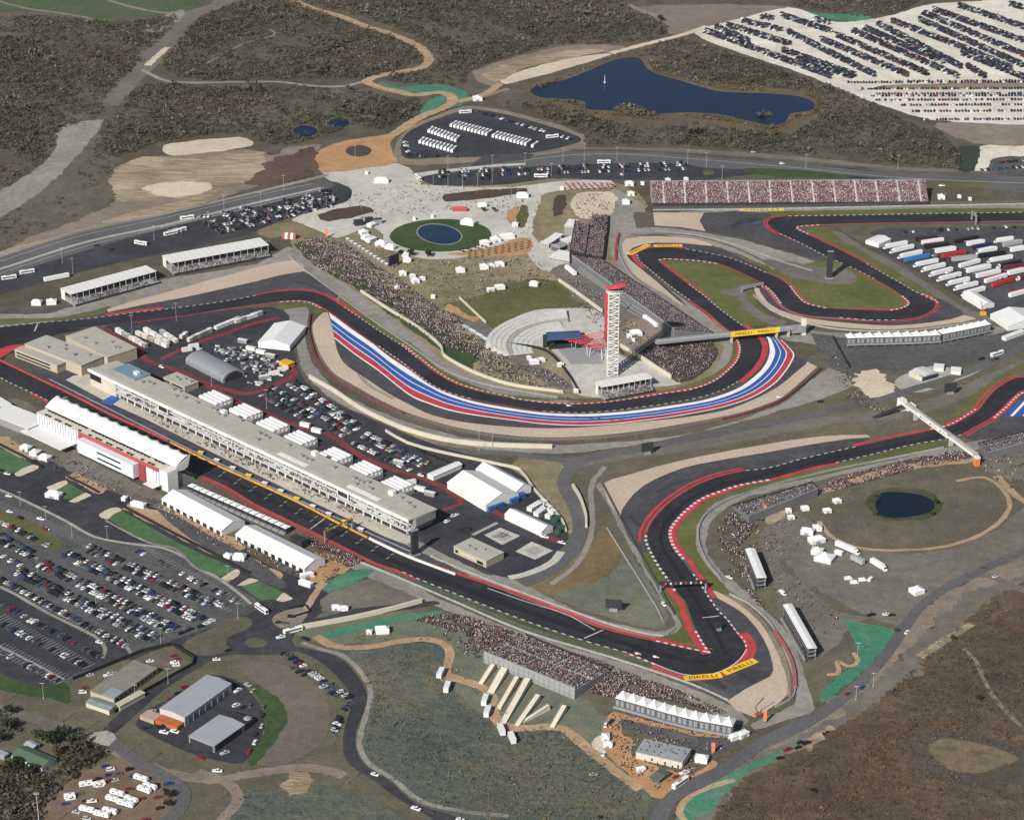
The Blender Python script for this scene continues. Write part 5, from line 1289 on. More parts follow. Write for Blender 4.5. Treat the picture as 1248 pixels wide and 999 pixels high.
# ---------------------------------------------------------------- the crowded hill along the painted run-off
def dense(poly, n, seed, p0, p1, lo, **k):
    """thinner towards p1"""
    A, B = W(*p0), W(*p1); d = (B - A); l2 = d.length_squared
    def keep(X, Y, g):
        t = np.clip(((X-A.x)*d.x + (Y-A.y)*d.y) / l2, 0, 1)
        return g.random(len(X)) < 1 - (1 - lo) * t
    return crowd("spectators", line(poly, 3), n, keep=keep, seed=seed, **k)
dense([(360,295),(372,291),(387,291),(419,297),(452,320),(487,341),(519,365),(544,381),(554,383),(574,403),(606,424),(624,440),(612,452),(598,449),(562,432),(537,420),(512,404),(472,377),(432,348),(387,327),(372,312)], 8200, 51, (540,400), (612,446), .3)
dense([(576,452),(600,446),(622,442),(640,446),(668,452),(690,468),(690,480),(660,474),(610,464)], 420, 52, (580,450), (690,476), .4)
crowd("spectators", line([(740,230),(700,240),(704,264),(724,268),(744,262)], 1), 90, seed=53)
# ---------------------------------------------------------------- hill at turn one
dense([(505,757),(517,752),(562,750),(587,758),(624,770),(674,790),(724,804),(774,824),(824,841),(861,858),(884,869),(874,869),(836,858),(799,852),(749,850),(721,845),(700,836),(640,806),(590,792),(575,782),(560,770),(524,760)], 6800, 61, (600,780), (505,752), .35, tints=np.vstack([TINTS, TINTS[[2,3,4,5,9]]]))
dense([(505,750),(560,752),(590,770),(590,800),(570,800),(540,775)], 190, 62, (590,780), (520,760), .5)
r, A, c = hill_stand("open_grandstand", "stepped scaffold grandstand on the hill by the first corner, reached by cream ramps", [(640,774),(742,816),(701,840),(590,795)], 2.4, 7.4, 4300, 63, mat("scaffold_face", (.2,.2,.2), .8, .3, .5, seams=(1.2, 2.0, 2, .2)))
# scaffold back wall: uprights and ledgers, facing the ramps
a, b = A[3] - c, A[2] - c
d = (b - a); n = d.normalized(); nn = Vector((n.y, -n.x, 0))
if (a + nn).length < a.length: nn = -nn
for k in range(19):
    p = a + d * (k / 18) + nn * .8
    MB().tube((p.x, p.y, 0), (p.x, p.y, 7.6), .12, n=5).build("scaffold_post", B_STEEL, r)
for z in (1.5, 3.2, 5.0, 6.9):
    p, q = a + nn * .8, b + nn * .8
    MB().tube((p.x, p.y, z), (q.x, q.y, z), .22, n=5).build("ledger", B_STEEL, r)
for k, (p0, p1, w) in enumerate((((585,834),(601,809),3.6),((597,845),(615,813),5.2),((607,864),(630,824),3.6),((612,882),(643,826),4.6),((629,885),(656,846),3.8),((637,880),(669,859),2.2),((672,887),(688,859),3.6))):
    lab = ["first","second","third","fourth","fifth","sixth, slanting,","seventh"][k]
    A0, B0 = W(*p0), W(*p1, 3.0)
    dd = B0 - A0; Lr = math.hypot(dd.x, dd.y); rz = math.atan2(dd.y, dd.x)
    r = thing("access_ramp", f"{lab} cream ramp up to the scaffold stand, counted from the roundabout side", "ramp", A0, rz, "cream ramps of the scaffold stand")
    rm = mat("ramp_timber", (.66,.6,.47), .85, .08, .4)
    MB().section([(0,0),(Lr,0),(Lr,3.1),(0,.12)][::-1], -w/2, w/2, axis='y').build("deck", rm, r)
    for s in (-1, 1):
        MB().section([(0,.14),(Lr,3.12),(Lr,4.1),(0,1.1)][::-1], s*w/2 - (.06 if s > 0 else -.0), s*w/2 + (.0 if s > 0 else .06), axis='y').build("handrail", mat("ramp_rail", (.5,.47,.38), .8), r)
# ---------------------------------------------------------------- banks and stands round turn two
dense([(893,622),(880,636),(872,650),(876,664),(888,684),(902,702),(914,712),(918,708),(908,680),(904,664),(914,652),(926,638),(932,632),(915,630),(902,625)], 800, 71, (910,650), (876,648), .45)
crowd("spectators", line([(996,595),(1030,582),(1061,572),(1111,560),(1161,551),(1192,553),(1181,560),(1123,569),(1086,580),(1036,593),(1001,601)], 2), 1050, seed=72)
hill_stand("open_grandstand", "dark-backed open stand full of people on the inside of turn two", [(893,617),(991,588),(997,596),(913,629)], 1.5, 6, 700, 73)
hill_stand("open_grandstand", "open grandstand with grey back beyond the white footbridge, by the esses", [(1192,541),(1300,514),(1310,524),(1204,552)], 1.5, 6, 620, 74)
crowd("spectators", line([(905,712),(915,720),(930,735),(938,748),(932,748),(915,728)], 1), 70, seed=75)
crowd("spectators", line([(374,653),(412,671),(444,684),(424,692),(385,674)], 1), 520, seed=76)
def tier_suite(label, a, b, c, h, seed):
    """narrow two-deck stand with a white roof"""
    org, rz, L, D = frame(a, b, c, h)
    r = thing("roofed_stand", label, "grandstand", org, rz)
    x = abs(D)
    y0, y1 = min(0, D), max(0, D)
    nr = max(int(L / 5.5), 2)
    for k in range(nr):
        a_, b_ = -.4 + (L + .8)*k/nr, -.4 + (L + .8)*(k + .96)/nr
        MB().section([(y0-.5,h),(y1+.5,h),(y1+.5,h+.3),((y0+y1)/2,h+.9),(y0-.5,h+.3)], a_, b_).build("roof_bay", B_TENT2, r)
    for z in (2.6, 5.6):
        MB().box(0, L, y0, y1, z, z + .35).build("deck", B_GREY, r)
        MB().box(0, L, y0 - .1, y0 + .05, z + .36, z + 1.3).build("balustrade", B_STEEL, r)
    MB().box(.5, L - .5, y0 + x*.35, y1 - .1, 0, h - .05).build("enclosure", B_DARK, r)
    MB().section([(y1+1.2,0),(y1+2.8,0),(y1+2.8,.5),(y1+1.2,.5)], 0, L*.96).build("walkway", B_GREY, r)
    MB().section([(-2,0),(8,5.4),(8,6.6),(-2,1.2)], y1+1.1, y1+1.4, axis='y').build("stair_rail", B_DARK, r)
    n = max(int(L / 5), 2)
    for k in range(n + 1):
        for yy in (y0 + .15, y1 - .15):
            MB().tube((.2 + (L-.4)*k/n, yy, 0), (.2 + (L-.4)*k/n, yy, h - .02), .14, n=5).build("column", B_STEEL, r)
    return r
tier_suite("white-roofed narrow stand on the bank above turn two, farther of the pair", (923,704), (909,669), (919,668), 8.5, 1)
tier_suite("white-roofed narrow stand beside the green seeded slope, nearer of the pair", (985,790), (955,737), (965,737), 8.5, 2)
# ---------------------------------------------------------------- rows of peaked hospitality suites
def suites(label, pts, h, n, name="hospitality_suites", dep=7.0, cone=2.6):
    """a row of dark two-deck boxes, each under a white peaked top; pts: near top edge"""
    P = resample([W(x, y, h) for x, y in pts], n + 1)
    o = Vector((P[0].x, P[0].y, 0))
    r = thing(name, label, "hospitality row", o)
    for i in range(n):
        a, b = P[i] - o, P[i+1] - o
        u = (b - a).normalized(); v = Vector((-u.y, u.x, 0))
        q = [a, b, b + v * dep, a + v * dep]
        pl = [(p.x, p.y) for p in q]
        bay = MB().prism(pl, 2.6, h - .06).build("suite_bay", mat("suite_front", (.09,.09,.095), .6, .25, .6), r)
        inset = [(p.x, p.y) for p in (a + u*.1 - v*.12, b - u*.1 - v*.12, b - u*.1 + v*.05, a + u*.1 + v*.05)]
        wl = (b - a).length
        for f0, f1 in ((.12, .42), (.55, .86)):
            w_ = [(p.x, p.y) for p in (a + u*wl*f0 - v*.15, a + u*wl*f1 - v*.15, a + u*wl*f1 + v*.05, a + u*wl*f0 + v*.05)]
            MB().prism(w_, 3.2, h - 1.2).build("door", B_GREY, bay)
        top = MB()
        c = (a + b) / 2 + v * dep / 2
        e = .25
        qq = [a - u*e*0 - v*e, b - v*e, b + v*(dep+e), a + v*(dep+e)]
        vv = [(p.x, p.y, h) for p in qq]
        mid = [(c.x + (p.x - c.x)*.3, c.y + (p.y - c.y)*.3, h + cone*.55) for p in qq]
        top.add(vv + mid + [(c.x, c.y, h + cone)], [(0,1,5,4),(1,2,6,5),(2,3,7,6),(3,0,4,7),(4,5,8),(5,6,8),(6,7,8),(7,4,8),(3,2,1,0)])
        top.build("peaked_top", B_TENT2, r)
        dk = [(p.x, p.y) for p in (a - v*2.4, b - v*2.4, b + v*dep, a + v*dep)]
        MB().prism(dk, 2.1, 2.55).build("deck", B_GREY, r)
        rl = [(p.x, p.y) for p in (a - v*2.4, b - v*2.4, b - v*2.3, a - v*2.3)]
        MB().prism(rl, 2.57, 3.6).build("railing", B_STEEL, r)
        for f0 in (.1, .9):
            p = a + u * wl * f0 - v * 2
            MB().tube((p.x, p.y, 0), (p.x, p.y, 2.1), .15, n=5).build("leg", B_STEEL, r)
    return r
suites("row of eleven white peaked hospitality suites behind the crowd at turn one", [(749.5,850),(780,858.5),(812,868),(845,876.5),(893,885)], 8.2, 11, dep=9, cone=4.2)
suites("row of ten white peaked suites on the straight part below the hairpin", [(1032,412),(1065,411),(1110,410),(1147,408)], 8, 10, dep=8, cone=3.4)
suites("row of seven white peaked suites continuing towards the truck park", [(1149,407),(1175,402),(1208,395)], 8, 7, dep=8, cone=3.4)
ORD = ["first","second","third","fourth","fifth","sixth","seventh","eighth","ninth","tenth","eleventh","twelfth","thirteenth","fourteenth","fifteenth","sixteenth","seventeenth","eighteenth","nineteenth","twentieth"]
def ordinal(k):
    if k < 20: return ORD[k]
    n = k + 1
    return f"{n}" + ("th" if 10 <= n % 100 <= 20 else {1: "st", 2: "nd", 3: "rd"}.get(n % 10, "th"))
# ---------------------------------------------------------------- lattice tower
base = W(746.3, 456)
r = thing("observation_tower", "tall white lattice tower with red canopy crown beside the stage", "tower", base, 0)
TW, TD, TH = 4.2, 3.8, 71.0
MB().box(-1.7, 1.7, -1.5, 1.5, 0, TH).build("lift_shaft", mat("tower_core", (.34,.34,.34), .6, .15, .4), r)
LV = 24
for i, (sx, sy) in enumerate(((-1,-1),(1,-1),(1,1),(-1,1))):
    MB().tube((sx*TW, sy*TD, 0), (sx*TW, sy*TD, TH), .32, n=6).build("corner_column", B_WHITE, r)
for k in range(1, LV + 1):
    z = TH * k / LV
    lv = MB()
    q_ = [(-TW-.25,-TD-.25),(TW+.25,-TD-.25),(TW+.25,TD+.25),(-TW-.25,TD+.25)]
    vv = [(a, b, z) for a, b in q_] + [(a*.72, b*.72, z) for a, b in q_] + [(a, b, z-.3) for a, b in q_]
    lv.add(vv, [(i, (i+1) % 4, 4+(i+1) % 4, 4+i) for i in range(4)] + [(8+i, 8+(i+1) % 4, (i+1) % 4, i) for i in range(4)])
    lv.build("landing", B_WHITE, r)
    z0 = TH * (k - 1) / LV
    s = 1 if k % 2 else -1
    MB().section([(-TW*s, z0), (TW*s, z - .3), (TW*s, z + .5), (-TW*s, z0 + .55)] if s < 0 else [(-TW, z0 + .55), (-TW, z0), (TW, z - .3), (TW, z + .25)], -TD - .55, -TD - .3, axis='y').build("stair_flight", B_WHITE, r)
    MB().tube((-TW - .3, -TD*s, z0), (-TW - .3, TD*s, z - .3), .15, n=5).build("brace", B_WHITE, r)
    MB().tube((TW + .3, -TD*s, z0), (TW + .3, TD*s, z - .3), .15, n=5).build("brace", B_WHITE, r)
MB().prism([(7.2*math.cos(a*.5236)+1, 5.6*math.sin(a*.5236)) for a in range(12)], TH + .02, TH + 1.2).build("viewing_platform", B_WHITE, r)
MB().prism([(7.4*math.cos(a*.5236)+1, 5.8*math.sin(a*.5236)) for a in range(12)], TH + 1.22, TH + 2.4).build("platform_rail", mat("rail_grey", (.35,.35,.36), .5), r)
crown = MB()
n = 18
ring = lambda rr, z, dx: [(rr*1.15*math.cos(2*math.pi*i/n) + dx, rr*math.sin(2*math.pi*i/n), z + .28*rr*math.cos(2*math.pi*i/n + .6)) for i in range(n)]
vv = ring(7.4, TH + 5.0, 2.6) + ring(4.6, TH + 6.6, 3.0) + ring(1.2, TH + 7.4, 3.8)
ff = [(i, (i+1) % n, n + (i+1) % n, n + i) for i in range(n)] + [(n+i, n+(i+1) % n, 2*n + (i+1) % n, 2*n+i) for i in range(n)] + [tuple(range(2*n, 3*n))]
crown.add(vv, ff)
RC = mat("crown_red", (.5,.06,.075), .5, .25, .4)
o = crown.build("canopy", RC, r)
sm = o.modifiers.new("thick", 'SOLIDIFY'); sm.thickness = .3
for k in range(6):
    a = k * 1.047
    MB().tube((3*math.cos(a)+.8, 3*math.sin(a), TH + 2), (6*math.cos(a)+3, 5*math.sin(a), TH + 5.2 + 1.4*math.cos(a+.6)), .22, n=5).build("canopy_post", B_WHITE, r)
ends = [(684,411.5),(688,414),(693,416),(699,417.5),(705,419),(711,421),(717,423),(722,424.5),(728,424.5),(734,423),(739,421)]
for i, e in enumerate(ends):
    u = i / (len(ends) - 1)
    x = -TW - 2.6 + u * 2.4; y = TD + 1.2 - u * 4.4
    q = W(*e, 8.5) - base
    mid = W(735.5 + 3.5*u, 403.5 + 19*u, 13) - base
    pts = [Vector((x + 1.5, y, TH + 4.5)), Vector((x, y, TH - 2)), Vector((x, y, 36)), Vector((x*.8 + mid.x*.2, y*.75 + mid.y*.25, 23)), mid, mid.lerp(q, .45) + Vector((0, 0, -1.6)), q]
    pts = smooth(pts, 5)
    m = MB(); nn = 5
    vv, ff = [], []
    for k, p in enumerate(pts):
        t = k / (len(pts) - 1)
        rr = .15 + 1.1 * max(0, t - .6)
        d = (pts[min(k+1, len(pts)-1)] - pts[max(k-1, 0)]).normalized()
        a1 = d.orthogonal().normalized(); a2 = d.cross(a1)
        vv += [p + (a1*math.cos(2*math.pi*j/nn) + a2*math.sin(2*math.pi*j/nn))*rr for j in range(nn)]
    for k in range(len(pts)-1):
        ff += [(k*nn+j, k*nn+(j+1) % nn, (k+1)*nn+(j+1) % nn, (k+1)*nn+j) for j in range(nn)]
    m.add(vv, ff); m.build("red_tube", RC, r)
for k, (t, b) in enumerate((((696,415.5),(697,424)),((702,418),(701,425)),((715,421.5),(716,433)),((720,424),(718,435)),((733,423),(734,441)),((738,421),(739,438)))):
    T, Bm = W(*t, 8.3) - base, W(*b) - base
    MB().tube((Bm.x, Bm.y, 0), T, .3, n=6).build("mast", B_WHITE, r)
# stage of the amphitheatre
sb = W(688, 424)
r = thing("concert_stage", "open-air concert stage with blue roof and black speaker stacks under the red tubes", "stage", sb, .12)
MB().box(-13, 13, -2, 12, 0, 1.6).build("deck", B_DARK, r)
MB().section([(-3,9.2),(5,10.8),(13,9.4),(13,8.9),(5,10.2),(-3,8.7)][::-1], -14, 14).build("roof", B_BLUEROOF, r)
for s in (-1, 1):
    MB().box(s*15.6 - 1.6, s*15.6 + 1.6, 2, 6, 0, 10.5).build("speaker_stack", B_DARK, r)
    for yy in (-2.5, 12.4):
        MB().tube((s*12.5, yy, 0), (s*12.5, yy, 8.9), .3).build("roof_tower", B_DARK, r)
MB().box(-12, 12, 11.2, 11.9, 1.61, 8.6).build("backdrop", B_DARK, r)
# terraces of the amphitheatre
cc = W(703, 424)
TERR = ground_mat("terrace_concrete", [(.44,.43,.39),(.52,.51,.47),(.6,.59,.55)], .03, .2, .9)
r = thing("amphitheatre_terraces", "fan of pale concrete terraces curving round the concert stage", "amphitheatre", cc)
for k in range(9):
    r0, r1 = 37 + k*4.2, 37 + (k+1)*4.2
    a0, a1 = math.radians(96 if k > 3 else 104), math.radians(196 - max(0, k-5)*5)
    na = 26
    outer = [(r1*math.cos(a0+(a1-a0)*i/na), r1*math.sin(a0+(a1-a0)*i/na)) for i in range(na+1)]
    inner = [(r0*math.cos(a0+(a1-a0)*i/na), r0*math.sin(a0+(a1-a0)*i/na)) for i in range(na+1)]
    MB().prism(outer + inner[::-1], .02, .4 + k*.42).build("terrace", TERR if k != 4 else M_CONC2, r)
for k in range(8):
    a = W(682 + k*2.0, 428.5 + k*2.35); b = W(737 - k*.4, 421.5 + k*3.2)
    ang = math.atan2(b.y - a.y, b.x - a.x)
    t = thing("seating_bank", f"{ORD[k]} grey row of seats in front of the stage, counted from the stage", "seating", a, ang, "rows of seats before the stage")
    MB().box(0, (b - a).length, 0, 2.2, .02, .5 + .1*k).build("bench", B_GREY, t)
    MB().box(0, (b - a).length, 2.25, 2.45, .02, 1.2).build("seat_back", B_STEEL, t)
# ---------------------------------------------------------------- bridges and gantries
def pier(r, x, y0, y1, z, m=None):
    MB().box(x - .6, x + .6, y0, y1, 0, z).build("pier", m or B_CONC, r)
A, Bq = W(800, 420, 6), W(970, 402.2, 6)
org = Vector((A.x, A.y, 0)); u = Bq - A; L = u.length; rz = math.atan2(u.y, u.x)
r = thing("footbridge", "footbridge with yellow lettered boards crossing the track below the crowded mound", "footbridge", org, rz)
MB().box(0, L, 0, 5, 6, 6.8).build("deck", B_CONC, r)
MB().box(0, L, -.15, -.02, 6.1, 8.6).build("parapet", B_STEEL, r)
MB().box(0, L, 5.02, 5.2, 6.1, 8.6).build("parapet", B_STEEL, r)
def lxb(px, py, z): return loc_of(org, rz, px, py, z)[0]
x0, x1 = lxb(890.5,410,6.4), lxb(950.5,404,6.4)
sg = MB().box(x0, x1, -.6, -.2, 6.0, 10.4); s_o = sg.build("advert_board", M_YELLOW, r)
ink = mat("lettering_dark_red", (.09,.012,.012), .6)
for k in (0, 1):
    word("PIRELLI", ((x0 + (x1-x0)*(.09 + .46*k)), -.63, 7.2), 0, math.pi/2, (x1-x0)*.33, 2.2, ink, r)
for px in (890, 950, 966):
    pier(r, lxb(px, 410, 4), .4, 4.6, 5.98)
MB().box(L - 3, L + 9, .2, 4.8, 3, 8.6).build("stair_block", B_GREY, r)
MB().box(L + 6, L + 9.5, 1, 4.6, 0, 14).build("lift_tower", B_WHITE, r)
A, Bq = W(1099, 493, 6), W(1186, 556.5, 6)
org = Vector((A.x, A.y, 0)); u = Bq - A; L = u.length; rz = math.atan2(u.y, u.x)
r = thing("footbridge", "white footbridge with pale lettered boards over the track by the esses", "footbridge", org, rz)
MB().box(0, L, 0, 4.4, 6, 6.8).build("deck", B_CONC, r)
MB().box(0, L, -.15, -.02, 6.1, 8.4).build("parapet", B_WHITE, r)
MB().box(0, L, 4.42, 4.6, 6.1, 8.4).build("parapet", B_STEEL, r)
x0, x1 = lxb(1116,508,6.2), lxb(1153,534,6.2)
MB().box(x0, x1, -.6, -.2, 5.9, 9.8).build("advert_board", B_WHITE, r)
for k in range(3):
    xx = x0 + (x1 - x0) * (.06 + .33 * k)
    w_ = (x1 - x0) * .26
    em = mat("emblem_grey", (.1,.1,.11), .6)
    MB().prism([(0,0),(2.4,0),(1.2,.1)], 0, .05)
    t = MB(); t.add([(xx, -.64, 7.1), (xx + w_*.3, -.64, 7.1), (xx + w_*.15, -.64, 8.8)], [(0,1,2)]); t.build("emblem", em, r)
    for q in range(4):
        xq = xx + w_*(.42 + .15*q)
        MB().quad((xq, -.64, 7.2), (xq + w_*.1, -.64, 7.2), (xq + w_*.1, -.64, 8.5), (xq, -.64, 8.5)).build("faded_letter", mat("faded_pink", (.55,.36,.38), .7), r)
for px, py in ((1111,507), (1156,538), (1136,524)):
    if px != 1136: pier(r, lxb(px, py, 4), .4, 4, 5.98)
MB().box(-6, 0, -.5, 4.6, 0, 9.4).build("lift_tower", B_WHITE, r)
MB().box(-5.5, 2, 4.8, 12, 0, 4).build("bridge_kiosk", B_WHITE, r)
MB().section([(0,6.2),(0,5.6),(-26,0),(-26,.6)], -.2, 3.4).build("stair_ramp", B_DARK, r)
pt = W(1190, 567); t = thing("banner_tower", "orange banner tower at the foot of the white footbridge", "banner", pt, .3)
MB().box(-1.8, 1.8, -1.8, 1.8, 0, 6).build("shroud", B_ORANGE, t); MB().box(-1.9, 1.9, -1.9, 1.9, 6.02, 7.6).build("cap", B_WHITE, t)
def gantry(label, a, b, z, m, dep=1.6, lights=0, hh=1.8):
    A, Bq = W(*a), W(*b); u = Bq - A; L = u.length; rz = math.atan2(u.y, u.x)
    r = thing("track_gantry", label, "gantry", A, rz)
    MB().box(-.5, L + .5, 0, dep, z - hh, z).build("beam", m, r)
    for x in (0, L):
        MB().box(x - .5, x + .5, .1, dep - .1, 0, z - hh - .01).build("post", B_STEEL, r)
    for k in range(lights):
        x = L * (k + 1) / (lights + 1)
        MB().box(x - .55, x + .55, -.35, -.02, z - hh*.8, z - hh*.2).build("marker_panel", B_WHITE if k % 2 else B_REDP, r)
gantry("dark gantry with small white and red panels over the track after turn one", (805,722), (860,720), 8, B_DARK, lights=8, hh=2.4)
gantry("yellow start gantry spanning the start straight by the pit wall", (397,661), (430,645.5), 9, mat("gantry_yellow", (.24,.16,.03), .6, .2, .5), lights=5, dep=1.1, hh=1.2)
gantry("thin grey sign gantry over the straight at the last corner", (1183,268), (1188,274), 9, B_STEEL, lights=1)
gantry("short grey frame gantry beside the crossover in the hairpin infield", (905,357), (930,351), 5, B_STEEL, hh=1)
# pit wall with coloured boards
def wall(name, label, cat, pts, h, t, m, n=5, z0=0.0, group=None, cap=None):
    P = line(pts, n)
    o = P[len(P)//2].copy()
    A = [p - o for p in offset(P, t/2)]; Bv = [p - o for p in offset(P, -t/2)]
    k = len(P)
    v = [(p.x, p.y, z0) for p in A] + [(p.x, p.y, z0) for p in Bv] + [(p.x, p.y, h) for p in A] + [(p.x, p.y, h) for p in Bv]
    f = []
    for i in range(k - 1):
        f += [(i+1, i, 2*k+i, 2*k+i+1), (k+i, k+i+1, 3*k+i+1, 3*k+i), (2*k+i+1, 2*k+i, 3*k+i, 3*k+i+1)]
    f += [(0, k, 3*k, 2*k), (2*k-1, k-1, 3*k-1, 4*k-1)]
    ob = MB().add(v, f).build(name, m, None, o)
    tag(ob, label, cat, group)
    ob["kind"] = "thing"
    return ob
wall("pit_wall", "pit wall stretch with red boards at the pit entry end", "wall", [(0,440),(25,452),(50,464),(100,488),(135,506),(175,524),(205,538)], 1.6, .8, mat("board_red", (.38,.06,.05), .6, .3, .3), 3)
pw = wall("pit_wall", "pit wall stretch with yellow boards along the start straight", "wall", [(208,540),(250,561),(312,589),(362,612),(412,638),(448,656)], 1.5, .6, mat("board_yellow", (.55,.29,.045), .6, .3, .2), 3)
wall("pit_wall", "plain white-topped end of the pit wall at the pit exit", "wall", [(450,657),(487,674.5),(520,688),(555,701)], 1.7, 1.0, B_WHITE, 3)
for k in range(11):
    x = 245 + 19.5*k; y = 557 + 9.35*k
    p = W(x, y - 3); t = thing("pit_stand", f"{ORD[k]} white timing stand on the pit wall, counted from the sail-roofed grandstand end", "timing stand", p, -.46, "timing stands on the pit wall")
    MB().box(-2, 2, -.8, .8, 0, 2.4).build("cabin", B_GREY, t); MB().box(-2.3, 2.3, -1.1, 1.1, 2.41, 2.8).build("awning", B_WHITE if k % 3 else M_YELLOW, t)
# cream retaining walls
wall("retaining_wall", "cream retaining wall below the crowded hill of the painted run-off", "wall", [(440,356),(472,377),(512,402),(537,423),(541,434),(562,447),(587,458.5),(624,470),(686,479)], 2.4, 1.4, B_CREAM)
wall("retaining_wall", "long cream wall between the paddock car park and the perimeter road", "wall", [(377,461),(407,478),(437,498),(467,513.5),(502,527.5),(549,539),(600,544),(673,546.5)], 3.6, 1.4, B_CREAM)
wall("retaining_wall", "cream boundary wall behind the large white paddock tents", "wall", [(470,526),(497,541),(537,552),(575,560),(613,568),(633,573),(649,595),(669,617),(684,633),(690,648)], 2.2, 1, B_CREAM, 2)
wall("retaining_wall", "short cream wall in the bend of the inner service road", "wall", [(698,593),(705,604),(709,613),(714,630),(714.5,643)], 2.6, 1.6, B_CREAM)
wall("retaining_wall", "cream ramp wall leading from the roundabout towards the start straight", "wall", [(366,766),(400,760),(432,754),(480,743),(514,734)], 3.0, 1.8, B_CREAM)
wall("retaining_wall", "cream wall down the tree side of the amphitheatre", "wall", [(681,343),(700,356),(734,381)], 3, 1.2, B_CREAM, 2)
wall("retaining_wall", "cream wall between the tower apron and the crowded mound", "wall", [(756,423),(779,436),(800,450),(818,461)], 3.4, 1.2, B_CREAM, 2)
wall("retaining_wall", "cream kerb wall of the sage meadow above the terraces", "wall", [(560,364),(575,378),(592,394)], 2, 1, B_CREAM, 2)
# barriers
BAR = mat("barrier_grey", (.3,.3,.29), .7, .25, .4)
wall("safety_barrier", "grey barrier along the beige gravel and service road of turn two", "barrier", [(734,590),(745,611),(757,634),(790,692),(822,749)], 1.3, .8, mat("dark_barrier", (.07,.075,.07), .8, .3, .3), 2)
wall("safety_barrier", "pale concrete kerb wall along the sage triangle", "barrier", [(740,644),(765,684),(800,740),(808,757)], 1, .7, BAR, 2)
wall("safety_barrier", "grey barrier below the start straight from the pit exit to turn one", "barrier", [(440,686),(490,706),(560,736),(640,770),(740,800),(840,833),(888,854)], 1.3, .7, BAR, 3)
wall("safety_barrier", "grey barrier on the pit side of the straight past the pit exit", "barrier", [(524,678),(580,701),(640,724),(694,744),(760,766),(808,775),(824,765)], 1.2, .7, BAR, 3)
wall("safety_barrier", "grey barrier round the inside bank of turn two", "barrier", [(1150,546),(1061,564),(998,577),(920,598),(880,614),(857,632),(851,655),(860,682),(880,708)], 1.3, .7, BAR, 4)
wall("safety_barrier", "grey barrier outside the first gravel trap at turn one", "barrier", [(889,724),(915,738),(940,762),(957,795),(968,830),(966,850),(945,862)], 1.3, .7, BAR, 4)
wall("safety_barrier", "grey barrier between hairpin gravel and the long stand", "barrier", [(752,300),(758,318),(772,340),(805,366),(842,392),(868,410)], 1.3, .7, BAR, 4)
wall("safety_barrier", "grey barrier along the crowded hill side of the straight after the last-but-one corner", "barrier", [(352,312),(372,330),(410,358),(450,388),(500,422),(550,455),(600,471),(680,485)], 1.2, .6, BAR, 3)
wall("safety_barrier", "grey barrier beside the open twelve-block stand's track edge", "barrier", [(796,256.5),(940,255),(1140,251),(1248,249)], 1.2, .6, BAR, 2)
wall("safety_barrier", "grey barrier round the beige trap beneath the peaked suites", "barrier", [(918,360),(940,378),(980,394),(1036,403),(1110,403),(1190,393)], 1.2, .6, BAR, 4)
wall("tyre_wall", "dark red tyre wall behind the gravel of the painted run-off", "tyre wall", [(x, y + 1.6) for x, y in [(378,381),(376,400),(380,420),(388,440),(405,459),(430,473),(460,490),(492,504)]], 1.6, 2, mat("tyre_red", (.14,.045,.04), .8, .4, 1.2), 3)
wall("tyre_wall", "red and brown tyre wall beyond the end of the painted stripes", "tyre wall", [(880,512),(915,503),(950,490),(972,474),(1000,450)], 1.6, 2, mat("tyre_red", (.14,.045,.04), .8, .4, 1.2), 3)
wall("tyre_wall", "red and white tyre wall beside the gravel at turn one", "tyre wall", [(944,770),(958,792),(967,815),(969,838)], 1.6, 2.4, mat("tyre_red_white", (.3,.1,.09), .8, .5, 1.6), 3)
wall("tyre_wall", "red tyre wall at the hairpin below the purple stand", "tyre wall", [(750,318),(751,300),(754,285)], 1.6, 2, mat("tyre_red2", (.3,.05,.05), .8, .4, 1.2), 3)
BF = mat("black_mesh_fence", (.016,.017,.016), .9)
wall("mesh_fence", "black fence round the yard of the L-shaped shed", "fence", [(89,829),(175,794),(210,786.5),(237,803),(235,811),(172,846),(140,869)], 2.6, .3, BF, 1)
wall("mesh_fence", "black fence behind the long synthetic lawn and mulch yard", "fence", [(142,614),(200,645),(260,676),(304,700)], 2.2, .3, BF, 1)
wall("mesh_fence", "black fence behind the lawn at the edge of the forecourt", "fence", [(-30,527),(0,543),(30,558),(52,571)], 2, .3, BF, 1)
wall("mesh_fence", "black fence behind the smallest synthetic lawn", "fence", [(82,582),(100,590),(120,601)], 2, .3, BF, 1)
wall("mesh_fence", "black fence slanting across the grey yard behind the peaked suites", "fence", [(1015,411),(1024,428),(1036,449)], 2, .4, BF, 1)
wall("mesh_fence", "black fence curving below the amphitheatre seats", "fence", [(618,420),(650,424),(668,430),(684,446),(696,462),(706,480)], 2.2, .5, BF, 3)
wall("mesh_fence", "dark low fence zigzag from the teal bank to the roundabout", "fence", [(352,742),(372,738),(378,746),(358,752)], 1.6, .3, BF, 1)
